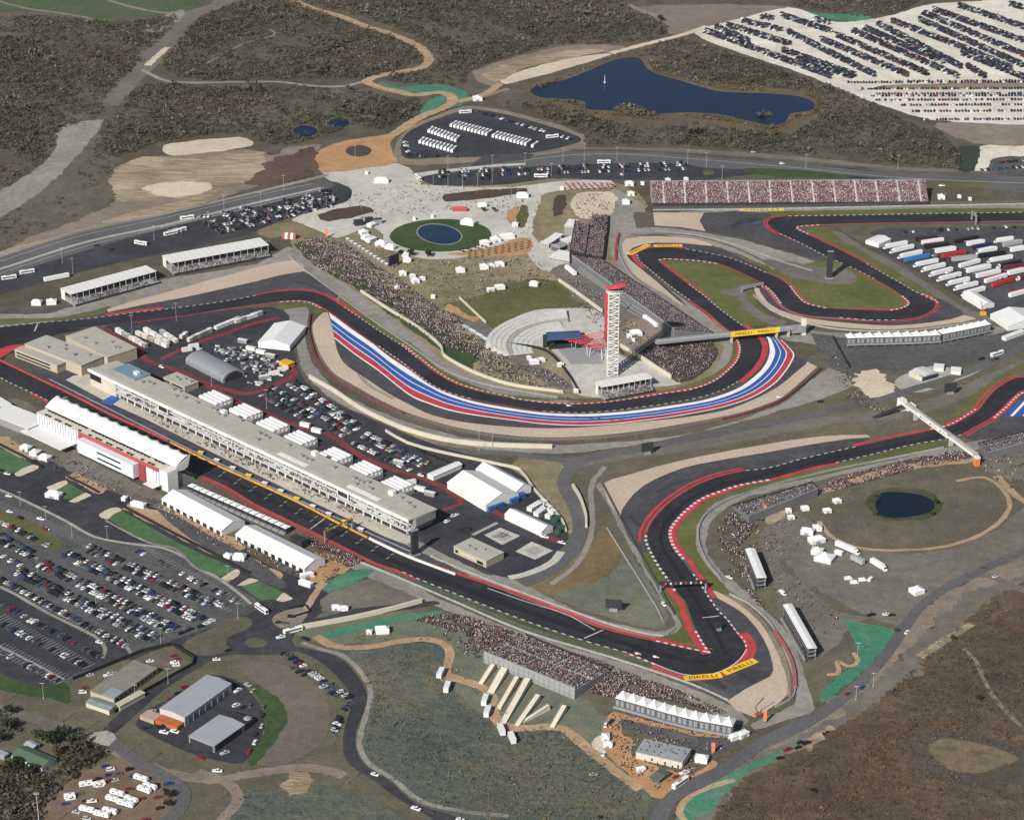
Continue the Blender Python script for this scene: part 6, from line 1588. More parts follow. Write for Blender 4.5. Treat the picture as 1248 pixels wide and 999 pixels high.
# see-through debris fences
fm_, ft_, fb_ = _new("wire_mesh")
fb_.inputs["Base Color"].default_value = (.2,.2,.2,1); fb_.inputs["Alpha"].default_value = .16; fb_.inputs["Roughness"].default_value = .7
def debris(label, pts, h=3.4):
    P = resample(line(pts, 4), max(int(length(line(pts, 4)) / 6), 3)); o = P[0].copy()
    t = thing("debris_fence", label, "fence", o); t["kind"] = "thing"
    v = [(p.x-o.x, p.y-o.y, .9) for p in P] + [(p.x-o.x, p.y-o.y, h) for p in P]
    k = len(P)
    MB().add(v, [(i, i+1, k+i+1, k+i) for i in range(k-1)]).build("wire_panel", fm_, t)
    for p in P[::2][:99]:
        MB().tube((p.x-o.x, p.y-o.y, 0), (p.x-o.x, p.y-o.y, h + .2), .07, n=4).build("post", B_STEEL, t)
debris("wire debris fence along the lower side of the straight up to turn one", [(470,697),(560,733),(640,767),(740,797),(840,830),(890,852)])
debris("wire debris fence below the crowded hill", [(384,341),(410,360),(450,390),(500,424),(550,457),(600,473),(690,488)])
debris("wire debris fence before the twelve-block stand", [(796,255.5),(940,254),(1140,250),(1248,248)])
debris("wire debris fence before the long hairpin stand", [(756,306),(772,338),(805,364),(842,390),(866,407)])
debris("wire debris fence round the inside bank of turn two", [(1061,565),(998,578),(920,599),(880,615),(857,633),(851,656),(860,683),(880,709)])
debris("wire debris fence behind the gravel of the painted run-off", [(388,441),(407,462),(432,477),(462,494),(524,520),(624,538),(724,538),(824,525),(911,503)])
# ---------------------------------------------------------------- sheds, tents and huts of the near corner
gable("frame_tent", "long white ridged tent beside the sail-roofed grandstand, nearer the entrance", "tent", (197,608), (270,647), (296,634), 4, 8, doors=9)
gable("frame_tent", "long white ridged tent beside the start straight, farther along by the mulch yard", "tent", (287,651), (371,693), (391,679), 4, 7.5, doors=10)
# row of small two-deck suites along the start straight
P0, P1 = W(231,589,5), W(352,642,5)
for k in range(16):
    p = P0.lerp(P1, (k + .5) / 16); p.z = 0
    ang = math.atan2(P1.y - P0.y, P1.x - P0.x)
    t = thing("trackside_suite", f"{ORD[k]} small white-topped trackside suite counted from the sail-roofed grandstand", "suite", p, ang, "trackside suites along the start straight")
    w = (P1 - P0).length / 16 * .44
    MB().box(-w, w, -2.6, 2.6, 0, 4.4).build("cabin", B_DARK, t)
    vv = [(-w,-2.8,4.42),(w,-2.8,4.42),(w,2.8,4.42),(-w,2.8,4.42),(0,0,6)]
    MB().add(vv, [(0,1,4),(1,2,4),(2,3,4),(3,0,4),(3,2,1,0)]).build("peaked_top", B_TENT2, t)
    MB().box(-w, w, -4.4, -2.62, 0, 1.6).build("terrace", B_GREY, t)
block("black_box", "plain dark box cabin at the end of the trackside suites", "cabin", (353,655), (367,661), (372,656), 5.5, B_DARK, B_DARK)
# warehouses
r, L, D = gable("warehouse", "long pale metal warehouse with orange annexe in the asphalt yard", "warehouse", (194.5,863), (225,874), (256,824), 6.5, 7.6, mat("warehouse_wall", (.45,.43,.41), .7, .08, .3), B_GREYROOF, axis='y')
for k in range(7):
    MB().box(L - .1, L + .14, D*(.07 + .13*k), D*(.15 + .13*k), 0, 4.2).build("roller_door", mat("door_blue_grey", (.16,.2,.27), .6, .1, .4), r)
    if k < 6: MB().box(L + .16, L + .5, D*(.165 + .13*k), D*(.185 + .13*k), 0, 5).build("pilaster", B_GREY, r)
MB().box(2, L*.98, -7, -.2, 0, 3.2).build("orange_annexe", mat("rust_orange", (.36,.11,.04), .7, .2, .4), r)
MB().box(-9, 2, -8.4, -.2, 0, 3).build("tan_annexe", mat("tan_sheet", (.35,.28,.21), .8, .2, .3), r)
r, L, D = gable("open_shed", "smaller pale metal shed with open dark front, below the long warehouse", "shed", (230,896.5), (261,908.7), (298.7,883), 5, 6, B_GREY, B_GREYROOF, axis='y')
MB().box(L*.05, L*.95, -.15, .12, 0, 4).build("bay_shade_panel", B_DARK, r)  # dark slab on the closed front paints the shade within the bay
MB().box(L - .1, L + .16, D*.04, D*.9, 0, 4.2).build("side_shade_panel", B_DARK, r)  # same along the side: interior shade put into a dark slab's colour
MB().box(L*.1, L*.98, D + .3, D + 9, 0, 4.2).build("lean_to", B_DARK, r)
p = W(302, 882); t = thing("water_tank", "round pale tank at the corner of the smaller shed", "tank", p); MB().tube((0,0,0),(0,0,4.6),2.4,n=14).build("drum", B_WHITE, t); MB().tube((0,0,4.62),(0,0,5.3),2.4,.3,n=14).build("lid", B_STEEL, t)
r, L, D = block("workshop", "low brown-roofed workshop of the fenced yard, main wing", "workshop", (110,842), (139,852), (197,816), 4.2, B_TANWALL, mat("brown_grey_roof", (.2,.185,.15), .9, .15, .15, seams=(7,.85,0,.03)))
for k in range(10):
    MB().box(L - .1, L + .12, D*(.04 + .095*k), D*(.1 + .095*k), 1.4, 3.4).build("window", B_GLASS, r)
MB().box(L*.5, L + .3, -.1, D*.22, 4.75, 5.2).build("blue_grey_roof_bay", mat("blue_grey_sheet", (.24,.27,.31), .6, .1, .3), r)
gable("store_shed", "cream-walled shed with grey-green roof at the lower end of the workshop", "shed", (104.5,856), (133,866), (140,858), 3.2, 4.0, B_CREAM, mat("grey_green_roof", (.2,.23,.22), .7, .1, .2))
block("cream_canopy", "narrow cream lean-to beside the workshop and road", "lean-to", (140,858), (146,861), (172,842), 3, B_CREAM, mat("cream_sheet", (.45,.4,.3), .8))
r, L, D = gable("bungalow", "white bungalow with dark green gabled roof among trees", "house", (14,920), (51,936), (63,922), 2.8, 4.8, B_WHITE, B_GREENROOF)
for x in (.12, .3, .5, .66, .84):
    MB().box(L*x, L*x + 1.2, -.1, .1, .9, 2.1).build("window", B_GLASS, r)
gable("garden_shed", "small grey garden shed behind the green-roofed bungalow", "shed", (29,907), (40,912), (45,905), 2.4, 3.4, B_GREY, B_GREYROOF)
block("garden_hut", "small flat grey hut at the picture edge by the bungalow", "shed", (-6,918), (5,922), (8,917), 2.4, B_GREY, B_GREYROOF)
r, L, D = block("clubhouse", "pale grey-roofed single-storey building on the orange mulch below turn one", "building", (775,916), (831.5,929), (843,913.5), 4.6, mat("pinkish_wall", (.52,.47,.41), .8), mat("grey_felt_roof", (.26,.27,.275), .9, .12, .15), windows=((.33,.37,.25,.6),(.62,.65,0,.55),(.9,.93,0,.5)))
for k in range(26):
    x, y = rng.random()*L, rng.random()*D
    MB().box(x-.35, x+.35, y-.35, y+.35, 5.11, 5.5).build("roof_vent", B_DARK, r)
gable("camouflage_tent", "dark green drab tent on the mulch beside the clubhouse", "tent", (792,947), (803,952), (814,940), 2, 3.2, mat("drab_green", (.09,.11,.08), .9, .3, .6), mat("drab_green", (.09,.11,.08), .9, .3, .6))
# the scaffold village and white decks behind the purple stand
for k, (a, b, c, h, lab) in enumerate((((669,313),(694,318),(697,308),3,"lower white deck"),((683,292),(693,296),(697,284),6,"middle white stair block"),((688,276),(700,277),(701,268),8,"upper white tower block"),((659,296),(669,298),(672,283),4,"white marquee deck"),((672,300),(682,303),(686,284),4,"dark-sided terrace"))):
    r, L, D = block("scaffold_pavilion", f"{lab} of the white scaffold pavilion beside the purple stand", "pavilion", a, b, c, h, B_GREY if k != 4 else B_DARK, B_WHITE if k != 4 else B_GREY)
    for q in range(5):
        MB().tube((L*q/4, -.5, 0), (L*q/4, -.5, h + 2.2), .16, n=5).build("scaffold_post", B_WHITE, r)
    MB().tube((0, -.5, h + 2.2), (L, -.5, h + 2.2), .14, n=5).build("top_rail", B_WHITE, r)
# tents on plaza, meadow and banks: (px, py, width m, depth m, turn, label)
TENTS = [
 (443,285,8,6,.5,"white marquee, uppermost of the curve of five left of the oval lawn"),(446,291,8,6,.9,"white marquee, second of the curve of five left of the oval lawn"),(452,294,10,7,.8,"white marquee, third of the curve of five left of the oval lawn"),(465,299,10,7,-.4,"white marquee, fourth of the curve of five left of the oval lawn"),(476,303,9,7,-.4,"white marquee, lowest of the curve of five left of the oval lawn"),
 (591,298,9,7,.3,"white marquee, first of three in line on the oval lawn's mulch edge"),(604,294,9,7,.3,"white marquee, second of three in line on the oval lawn's mulch edge"),(618,290,12,7,.35,"grey-white long marquee, last of three in line on the oval lawn's mulch edge"),
 (494,312,6,5,0,"white peaked tent beside the dark trees under the lawn"),(496,319,7,5,0,"low white tent next to the black meadow screen"),
 (491,335,6,5,.2,"small white tent, upper left of the meadow bar cluster"),(506,344,8,6,.2,"largest white tent of the meadow bar cluster"),(503,338,6,4,.2,"white tent with dark side in the meadow bar cluster"),(515,341,5,4,.2,"narrow white tent at the tower side of the meadow bar cluster"),(528,363,3.5,3,0,"tiny white stall below the meadow bar cluster"),
 (561,331,8,6,.1,"white canopy standing alone in the middle of the meadow"),(590,327,9,7,.2,"white tent, biggest of the row near the mulch garden"),(599,325,5,5,.2,"small white tent between two larger ones near the mulch garden"),(609,324,8,6,.2,"white tent with teal stall beside it near the mulch garden"),
 (609,352,9,5,.2,"grey-white tent on the brow of the olive meadow"),(598,355,8,3,.2,"low grey tent end on the brow of the olive meadow"),(651,348,8,6,-.2,"white canopy alone near the tree-lined concourse"),
 (628,275,6,5,0,"white kiosk tent on the plaza beside the olive hedge beds"),(505,268,3,3,0,"small white kiosk on the upper rim of the oval lawn"),(527,265,3,3,0,"smaller white kiosk at the top of the oval lawn"),(453,276,7,5,.8,"white tent behind the black stage boxes on the plaza"),
 (767,226,9,6,0,"white tent, first by the gate of the twelve-block stand"),(769,238,7,6,0,"white tent, middle one of three beside the twelve-block stand"),(763,248,7,6,0,"white tent, lowest one of three beside the twelve-block stand"),(783,225,4,4,0,"little white tent between gate tent and the twelve-block stand"),
 (814,221,6,4,0,"white peaked tent behind the first blocks of the twelve-block stand"),(836,220,5,4,0,"white peaked tent behind the second block of the twelve-block stand"),
 (1147,242,7,7,0,"white tent just past the far end of the twelve-block stand"),(1169,241,4,3,0,"little white stall past the far end of the twelve-block stand"),(1182,244,3,3,0,"tiny white stall near the highway strip"),
 (651,443,7,5,.3,"large white tent of the food stalls below the amphitheatre seats"),(645,438,4,4,.3,"small white stall, first below the amphitheatre seats"),(660,440,5,4,.3,"white stall, last below the amphitheatre seats"),(683,446,5,4,.2,"white stall on the rim fence of the stage"),(702,478,4,3,.2,"white stall at the foot of the rim fence"),
 (775,408,9,7,.2,"white tent cluster centre on the earth yard behind the tower"),(767,411,5,4,.2,"small white tent on the earth yard behind the tower"),(772,416,3,3,0,"tiny white stall on the earth yard behind the tower"),
 (1008,624,5,4,.3,"white stall nearest the basin lip by the crowded path"),(1020,612,5,4,.3,"white stall with red back beside the crowded path"),(981,621,5,4,.3,"white tent at the head of the dark yard by the open stand"),(961,624,4,4,.2,"pale blue-roofed stall by the open stand of turn two"),(964,632,4,4,.2,"white stall below the pale blue-roofed one"),(984,650,8,6,-.3,"white peaked tent, uppermost of the basin yard"),(996,645,6,6,0,"white tent with small peak at the basin lip"),(995,660,10,6,.4,"white double tent, middle of the basin yard"),(1005,682,14,11,-.4,"largest white tent of the basin yard"),(996,674,9,6,-.4,"white tent joined to the largest tent of the basin yard"),(1022,675,7,3,-.6,"white low tent beside the long white trailer of the basin yard"),
 (1117,722,10,7,.5,"white shed-like tent alone beside the perimeter road"),
 (466,770,8,6,.1,"white tent with three peaks on the sage slope by the seeded bank"),(450,772,4,3,.1,"small white stall left of the three-peaked tent"),
 (738,900,5,5,0,"white stall with pale chalk ground by the turn one yard"),(741,909,5,4,0,"white tent with crowd before it, next to the chalk ground"),(855,927,9,6,-.2,"white tent between the clubhouse and the perimeter road"),(781,939,5,3,.4,"small white tent by the drab green tent"),
 (32,548,8,6,-.45,"white marquee, first of three by the entrance canopies"),(43,554,8,6,-.45,"white marquee, second of three by the entrance canopies"),(55,560,8,6,-.45,"white marquee, third of three by the entrance canopies"),
 (66,605,11,7,-.4,"white roofed shelter by the smallest synthetic lawn"),(152,609,4,4,-.4,"small white hut at the head of the long synthetic lawn"),(169,617,12,4,-.45,"white low tent with dark end near the long frame tents"),(292,681,8,6,-.3,"white stall tent near the synthetic lawn corner"),(278,679,5,4,-.3,"little white tent beside the stall tent near the lawn corner"),
 (374,703,9,4,.35,"white catering cabin at the end of the long frame tent"),(373,713,9,4,-.6,"white delivery cabin on the grey yard"),(410,742,7,4,.1,"pair of white awnings on the grey yard by the ramp wall"),(420,743,5,4,.1,"white awning right of the pair on the grey yard"),
 (895,900,8,4,.5,"white cabin cluster below the orange banner at turn one"),(905,897,7,4,.7,"white cabin closest to the perimeter road at turn one"),
 (484,352,4,3,.6,"small white hut on the wall below the crowded hill"),
 (582,122,12,8,0,"white shed roof at the fork of the far dirt tracks"),(465,222,14,8,.1,"white-roofed ticket pavilion on the plaza"),(447,212,3,3,0,"tiny white kiosk on the plaza edge"),
 (571,273,14,9,-.3,"white winged pavilion on the rim of the oval lawn"),(588,252,10,4,0,"white stall row behind the red bar"),(637,240,12,6,0,"white and black striped pavilion at the head of the hedge beds"),(685,231,4,5,0,"white tank-like tent under the soil bed"),
 (30,329,9,5,0,"white tent pair among parked caravans near the first white stand"),(45,371,10,6,0,"white tent with two peaks on the grey strip by the trailers"),(63,370,9,6,0,"white tent at the grass end of the grey strip"),
]
for px, py, w, d, rz, lab in TENTS[:-3] + TENTS[-2:]:
    p = W(px, py)
    t = thing("marquee", lab, "tent", p, rz + rng.uniform(-.12, .12))
    w *= rng.uniform(.8, 1.1); d *= rng.uniform(.85, 1.15)
    h = 2.4 if w < 6 else 3.0
    MB().box(-w/2, w/2, -d/2, d/2, 0, h).build("wall", B_TENT2, t)
    if rng.random() < .35:
        MB().box(-w*.2, w*.16, -d/2 - .06, -d/2 + .1, 0, h*.62).build("entrance_shade_panel", B_GREY, t)  # grey panel on the closed wall, painting the shaded inside of an entrance
    e = .35
    q = [(-w/2-e,-d/2-e),(w/2+e,-d/2-e),(w/2+e,d/2+e),(-w/2-e,d/2+e)]
    zt = h + min(w, d) * .32
    if w > d * 1.25:
        ridge = [(-w/2 + d*.4, 0, zt), (w/2 - d*.4, 0, zt)]
        MB().add([(a, b, h + .02) for a, b in q] + ridge, [(0,1,5,4),(1,2,5),(2,3,4,5),(3,0,4),(3,2,1,0)]).build("canopy", B_TENT2, t)
    else:
        MB().add([(a, b, h + .02) for a, b in q] + [(a*.3, b*.3, h + (zt-h)*.55) for a, b in q] + [(0,0,zt+.3)], [(0,1,5,4),(1,2,6,5),(2,3,7,6),(3,0,4,7),(4,5,8),(5,6,8),(6,7,8),(7,4,8),(3,2,1,0)]).build("canopy", B_TENT2, t)
# long low hospitality strip roofs along the crowded hill
for k in range(11):
    p = W(424 + 4.7*k, 293.5 + 3.05*k); t = thing("awning", f"{ORD[k]} small white awning of the line above the crowded hill", "awning", p, -.9, "white awnings above the crowded hill")
    MB().box(-2.2, 2.2, -1.2, 1.2, 2.2, 2.5).build("top", B_TENT2, t); MB().box(-2, 2, -1, 1, 0, 2.18).build("stall", B_GREY, t)
for k, (a, b) in enumerate((((564,399),(572,403)),((572,403.5),(580,408)),((580,408.5),(588,413)),((588,413.5),(596,418)))):
    A, Bq = W(*a), W(*b); t = thing("awning", f"{ORD[k]} long {'pale blue' if k == 0 else 'white'} awning at the lower end of the crowded hill", "awning", (A+Bq)/2, math.atan2((Bq-A).y, (Bq-A).x), "awnings at the foot of the hill path")
    l = (Bq-A).length*.48
    MB().box(-l, l, -1.4, 1.4, 2.4, 2.7).build("top", mat("pale_blue_fabric", (.3,.48,.66), .6) if k == 0 else B_TENT2, t); MB().box(-l+.3, l-.3, -1.1, 1.1, 0, 2.38).build("stall", B_GREY, t)
# striped tent, red bars, screens on the meadow
p = W(353, 290); t = thing("striped_tent", "red and white striped tent at the top of the crowded hill", "tent", p, -.15)
for k in range(5):
    MB().section([(-3.4,0),(3.4,0),(3.4,3),(0,5),(-3.4,3)], -6.5 + 2.6*k, -3.92 + 2.6*k).build("stripe_panel", B_TENT2 if k % 2 else B_REDP, t)
p = W(560, 257); t = thing("red_bar", "red canopied bar stand on the plaza above the oval lawn", "bar", p)
MB().box(-7, 7, -2.5, 2.5, 0, 2.6).build("counter", B_REDP, t); MB().add([(-7.6,-3,2.62),(7.6,-3,2.62),(7.6,3,2.62),(-7.6,3,2.62),(-4,0,4.6),(4,0,4.6)], [(0,1,5,4),(1,2,5),(2,3,4,5),(3,0,4),(3,2,1,0)]).build("canopy", B_REDP, t)
def big_screen(px, py, w, h, label, rz, legs=True, z0=2.2):
    p = W(px, py); t = thing("video_screen", label, "video screen", p, rz)
    MB().box(-w/2, w/2, -.6, .6, z0, z0 + h).build("panel", B_DARK, t)
    MB().box(-w*.42, w*.42, .62, 1.6, z0 + .3, z0 + h*.8).build("rear_housing", B_GREY, t)
    MB().box(-w*.25, w*.25, -1.4, 1.8, 0, z0 - .02).build("base", B_STEEL, t)
big_screen(480, 325, 13, 9, "black video screen with its back to the plaza, standing over the crowded hill", .9)
big_screen(748, 744, 11, 6, "dark video screen on the sage triangle inside turn one", -.15)
big_screen(789, 553, 9, 7, "dark video screen beside the inner service road, turned to the viewer", .3)
big_screen(1158, 480, 10, 7, "dark video screen on the bank near the white footbridge", .2)
big_screen(876, 768, 5, 3, "small dark board beside the service road of turn two", .4)
for px, py, w, d, h, lab in ((437,274,8,6,4,"black stage box, larger, on the plaza by the curve of marquees"),(450,271,7,5,4,"black stage box, smaller, on the plaza by the curve of marquees"),(460,273,8,3,5,"grey slatted stage truss on the plaza")):
    p = W(px, py); t = thing("stage_box", lab, "stage", p, .3)
    MB().box(-w/2, w/2, -d/2, d/2, 0, h).build("body", B_DARK if "black" in lab else B_GREY, t); MB().box(-w/2-.3, w/2+.3, -d/2-.3, d/2+.3, h+.02, h+.4).build("roof", B_DARK, t)
# yard huts south of the hairpin
gable("service_building", "pale roofed service building in the concrete yard above the white footbridge", "building", (1108,453), (1124,460), (1140,453), 3.6, 4.6, B_CREAM, mat("pale_roof", (.55,.53,.48), .7), axis='x')
block("open_canopy", "flat grey canopy joined to the pale roofed service building", "canopy", (1124,460), (1142,455), (1150,449), 3.6, B_DARK, B_GREYROOF)
for px, py, lab in ((1145,448,"white cabin, first of the pair by the concrete yard"),(1166,452,"white cabin, second of the pair by the concrete yard")):
    block("portable_cabin", lab, "cabin", (px-7,py), (px+5,py+1), (px+8,py-4), 3, B_WHITE, B_WHITE, parapet=.15)
# seeding flags and orange banners
for px, py, h, m, lab in ((868,898,0,0,""),):
    pass
for px, py, h, lab in ((930,881,9,"orange banner flag by the crane at turn one"),(867,918,8,"orange banner flag beside the perimeter road"),(397,290,9,"orange banner flag on top of the crowded hill"),(930,629,9,"orange banner flag beside the open stand of turn two")):
    p = W(px, py); t = thing("banner_flag", lab, "banner", p)
    MB().tube((0,0,0),(0,0,h),.18).build("pole", B_STEEL, t); MB().box(.2, 2.0, -.06, .06, h*.15, h*.98).build("banner", mat("banner_orange", (.72,.2,.06), .6), t)
# cherry picker
p = W(924, 872); t = thing("boom_lift", "red boom lift parked on the gravel corner of turn one", "boom lift", p, .5)
MB().box(-2, 2, -1.2, 1.2, .5, 2).build("chassis", B_REDP, t); MB().tube((0,0,2),(-2.5,0,7),.35).build("lower_boom", B_REDP, t); MB().tube((-2.5,0,7),(3.5,0,12),.28).build("upper_boom", B_DARK, t)
for x in (-1.3, 1.3):
    for y in (-1.2, 1.2): MB().tube((x, y-.25, .55), (x, y+.25, .55), .55, n=10).build("wheel", B_DARK, t)
p = W(1198, 384); t = thing("boom_lift", "yellow crane head between the paddock tents of the truck park", "crane", p, .2)
MB().box(-2.5, 2.5, -1.5, 1.5, .4, 3).build("chassis", mat("yellow_panel", (.62,.36,.03), .5), t); MB().tube((0,0,3),(-3,0,13),.35).build("boom", B_ORANGE, t)
# fountain in the lake
p = W(737, 101); t = thing("fountain", "thin white water jet rising from the dark lake", "fountain", p)
fm, fnt, fb = _new("water_spray"); fb.inputs["Base Color"].default_value = (.8,.82,.85,1); fb.inputs["Alpha"].default_value = .55
MB().tube((0,0,.3),(0,0,8.5),.55,.2,n=8).build("jet", fm, t); MB().tube((0,0,.25),(0,0,.8),1.6,.9,n=10).build("splash", fm, t)
# red parasols by the boulevard and picnic tables in the mulch garden
for k in range(26):
    p = W(690 + 2.3*k + rng.uniform(-1,1), 226 + 2.6*(k % 3) + rng.uniform(-.6,.6)); t = thing("parasol", "red parasol in the cluster between the boulevard lot and the sand slope", "parasol", p, 0, "red parasols below the boulevard")
    MB().tube((0,0,0),(0,0,2.5),.06,n=5).build("pole", B_STEEL, t); MB().tube((0,0,2.2),(0,0,3),1.7,.1,n=8).build("canopy", B_REDP, t)
for k in range(40):
    x = 572 + 8*(k % 10) + rng.uniform(-1,1); y = 309 - 1.4*(k % 10) + 2.7*(k//10) - 2; p = W(x, y)
    t = thing("picnic_table", "brown picnic table in the rows of the orange mulch garden", "table", p, .3, "picnic tables in the mulch garden")
    MB().box(-1.4,1.4,-.5,.5,.7,.82).build("tabletop", B_BROWN, t)
    for s in (-1, 1): MB().box(-1.4,1.4,s*.95-.18,s*.95+.18,.4,.5).build("bench", B_BROWN, t); MB().box(s*1.0-.08,s*1.0+.08,-.9,.9,0,.69).build("leg", B_BROWN, t)
# ---------------------------------------------------------------- cars
PAINT = {"white": (.72,.72,.71), "silver": (.42,.43,.44), "black": (.012,.012,.014), "grey": (.09,.095,.1), "red": (.2,.02,.025), "blue": (.025,.05,.14), "tan": (.35,.29,.2)}
PW = [("white", .18), ("silver", .14), ("black", .33), ("grey", .2), ("red", .045), ("blue", .08), ("tan", .025)]
def pick_paint():
    t = rng.random()
    for k, w in PW:
        t -= w
        if t < 0: return k
    return "white"
KINDS = [("saloon", .45), ("estate", .33), ("pickup", .22)]
PROF = {  # body profile (x along the length, z) and the cabin (x0 x1 roof x0 x1, z0 z1)
    "saloon": ([(-2.3,.25),(2.3,.25),(2.32,.62),(2.1,.78),(1.1,.92),(-1.7,.98),(-2.3,.82)], (-1.55, 1.15, -.95, .35, .93, 1.45), 4.6, 1.8),
    "estate": ([(-2.35,.28),(2.35,.28),(2.37,.75),(2.15,.95),(1.2,1.08),(-2.3,1.12),(-2.37,.8)], (-2.25, 1.2, -2.0, .55, 1.08, 1.78), 4.75, 1.88),
    "pickup": ([(-2.8,.35),(2.8,.35),(2.82,.85),(2.6,1.05),(1.6,1.15),(-2.78,1.12),(-2.8,.8)], (-.6, 1.6, -.45, .95, 1.12, 1.85), 5.6, 1.95)}
def car_geo(kind):
    prof, cab, ln, wd = PROF[kind]
    body = MB()
    n = len(prof); hw = wd / 2
    v = [(x, -hw, z) for x, z in prof] + [(x, hw, z) for x, z in prof]
    f = [((i+1) % n, i, n+i, n+(i+1) % n) for i in range(n)] + [tuple(range(n)), tuple(range(n, 2*n))[::-1]]
    body.add(v, f)
    body.v = [(x*1.08, y*1.08, z*1.08) for x, y, z in body.v]
    x0, x1, r0, r1, z0, z1 = [q*1.08 for q in cab]
    hw *= 1.08
    w0, w1 = hw*.94, hw*.76
    roof = MB().add([(r0,-w1,z1),(r1,-w1,z1),(r1,w1,z1),(r0,w1,z1),(r0-.03,-w1-.02,z1-.07),(r1+.03,-w1-.02,z1-.07),(r1+.03,w1+.02,z1-.07),(r0-.03,w1+.02,z1-.07)], [(0,1,2,3),(0,4,5,1),(1,5,6,2),(2,6,7,3),(3,7,4,0)])
    glass = MB().add([(x0,-w0,z0-.05),(x1,-w0,z0-.05),(x1,w0,z0-.05),(x0,w0,z0-.05),(r0,-w1,z1-.05),(r1,-w1,z1-.05),(r1,w1,z1-.05),(r0,w1,z1-.05)], [(0,1,5,4),(1,2,6,5),(2,3,7,6),(3,0,4,7)])
    return body, roof, glass
CARM = {}
def car_proto(kind, paint):
    k = (kind, paint)
    if k not in CARM:
        pm = mat("paint_" + paint, PAINT[paint], .35, .04, .5, spec=.5)
        ms = []
        for mb, m, nm in zip(car_geo(kind), (pm, pm, B_GLASS), ("body", "cabin_roof", "windows")):
            o = mb.build(nm, m); ms.append(o)
        tyres = MB()
        x = {"saloon": 1.4, "estate": 1.42, "pickup": 1.75}[kind]
        CARM[k] = [o.data for o in ms]
        for o in ms: bpy.data.objects.remove(o)
    return CARM[k]
WH = MB().tube((0,-.13,.33),(0,.13,.33),.34,n=8).build("wheel", B_DARK); WHM = WH.data; bpy.data.objects.remove(WH)
def put_car(c):
    d = car_proto(c["kind"], c["paint"])
    r = bpy.data.objects.new("parked_car", d[0]); COL.objects.link(r)
    r.location = c["p"]; r.rotation_euler = (0, 0, c["rz"])
    tag(r, c["label"], "car", c["group"])
    for nm, me in (("cabin_roof", d[1]), ("windows", d[2])):
        o = bpy.data.objects.new(nm, me); COL.objects.link(o); o.parent = r
    if c["big"]:
        x = {"saloon": 1.4, "estate": 1.42, "pickup": 1.75}[c["kind"]]
        y = PROF[c["kind"]][3] / 2
        for sx in (-1, 1):
            for sy in (-1, 1):
                o = bpy.data.objects.new("wheel", WHM); COL.objects.link(o); o.parent = r; o.location = (sx*x, sy*(y-.1), 0)
CARS = []
CP = line([(252,426),(275,420),(330,432),(352,452),(340,466),(300,472),(300,455),(275,440)], 1)
def car_row(p0, p1, where, group, gap=2.75, fill=.9, turn=90, jit=.35, colours=None):
    """cars side by side from p0 to p1 (traced), noses across the row"""
    A, B = W(*p0), W(*p1)
    n = int((B - A).length / gap)
    ang = math.atan2(B.y - A.y, B.x - A.x) + math.radians(turn)
    for i in range(n):
        if rng.random() > fill: continue
        p = A.lerp(B, (i + .5) / n) + Vector((rng.uniform(-jit, jit), rng.uniform(-jit, jit), 0))
        kind = rng.choices([k for k, _ in KINDS], [w for _, w in KINDS])[0]
        CARS.append(dict(p=p, rz=ang + (math.pi if rng.random() < .4 else 0) + rng.uniform(-.05, .05), kind=kind, paint=pick_paint() if not colours else rng.choice(colours), where=where, group=group, y=p.y))
def car_at(px, py, deg, paint, kind, where, group="cars by the roads and buildings"):
    p = W(px, py)
    CARS.append(dict(p=p, rz=math.radians(deg), kind=kind, paint=paint, where=where, group=group, y=p.y))
G1 = "cars parked in the big asphalt car park"
# the big lot: rows counted from the synthetic lawn
def dbl(p0, p1, where, fill=.92):
    A, B = W(*p0), W(*p1)
    n = (B - A).normalized(); n = Vector((-n.y, n.x, 0)) * 2.6
    for s in (1, -1):
        a, b = A + n*s, B + n*s
        m = int((B-A).length / 2.75); ang = math.atan2((B-A).y, (B-A).x) + math.pi/2
        for i in range(m):
            if rng.random() > fill: continue
            p = a.lerp(b, (i+.5)/m) + Vector((rng.uniform(-.3,.3), rng.uniform(-.3,.3), 0))
            kind = rng.choices([k for k, _ in KINDS], [w for _, w in KINDS])[0]
            CARS.append(dict(p=p, rz=ang + (math.pi if s > 0 else 0), kind=kind, paint=pick_paint(), where=where, group=G1, y=p.y))
car_row((164,670), (293,736), "of the sparse row by the lawn kerb", G1, fill=.42)
dbl((104,667), (270,741), "of the double row second from the lawn", .78)
dbl((78,675), (246,757), "of the double row third from the lawn")
dbl((48,686), (212,768), "of the double row fourth from the lawn")
dbl((20,696), (190,780), "of the double row fifth from the lawn")
car_row((0,706), (158,790), "of the kerb row above the dark aisle", G1, fill=.9)
car_row((0,735), (126,803), "of the row below the dark aisle", G1, fill=.5)
car_row((0,760), (52,786), "of the half empty lower row", G1, fill=.85)
car_row((52,786), (104,812), "of the half empty lower row", G1, fill=.4)
car_row((0,795), (76,832), "of the last near-empty row", G1, fill=.25)
G2 = "cars in the upper corner of the big car park"
car_row((0,636), (60,666), "of the row beside the olive island", G2, fill=.85)
car_row((0,652), (42,674), "of the row second from the olive island", G2, fill=.9)
car_row((0,660), (40,680), "of the row third from the olive island", G2, fill=.9)
car_row((0,676), (26,690), "of the short row at the lot corner", G2, fill=.85)
car_row((0,620), (60,648), "of the kerb row along the lot road", "cars by the roads and buildings", gap=9, fill=.6, turn=0)
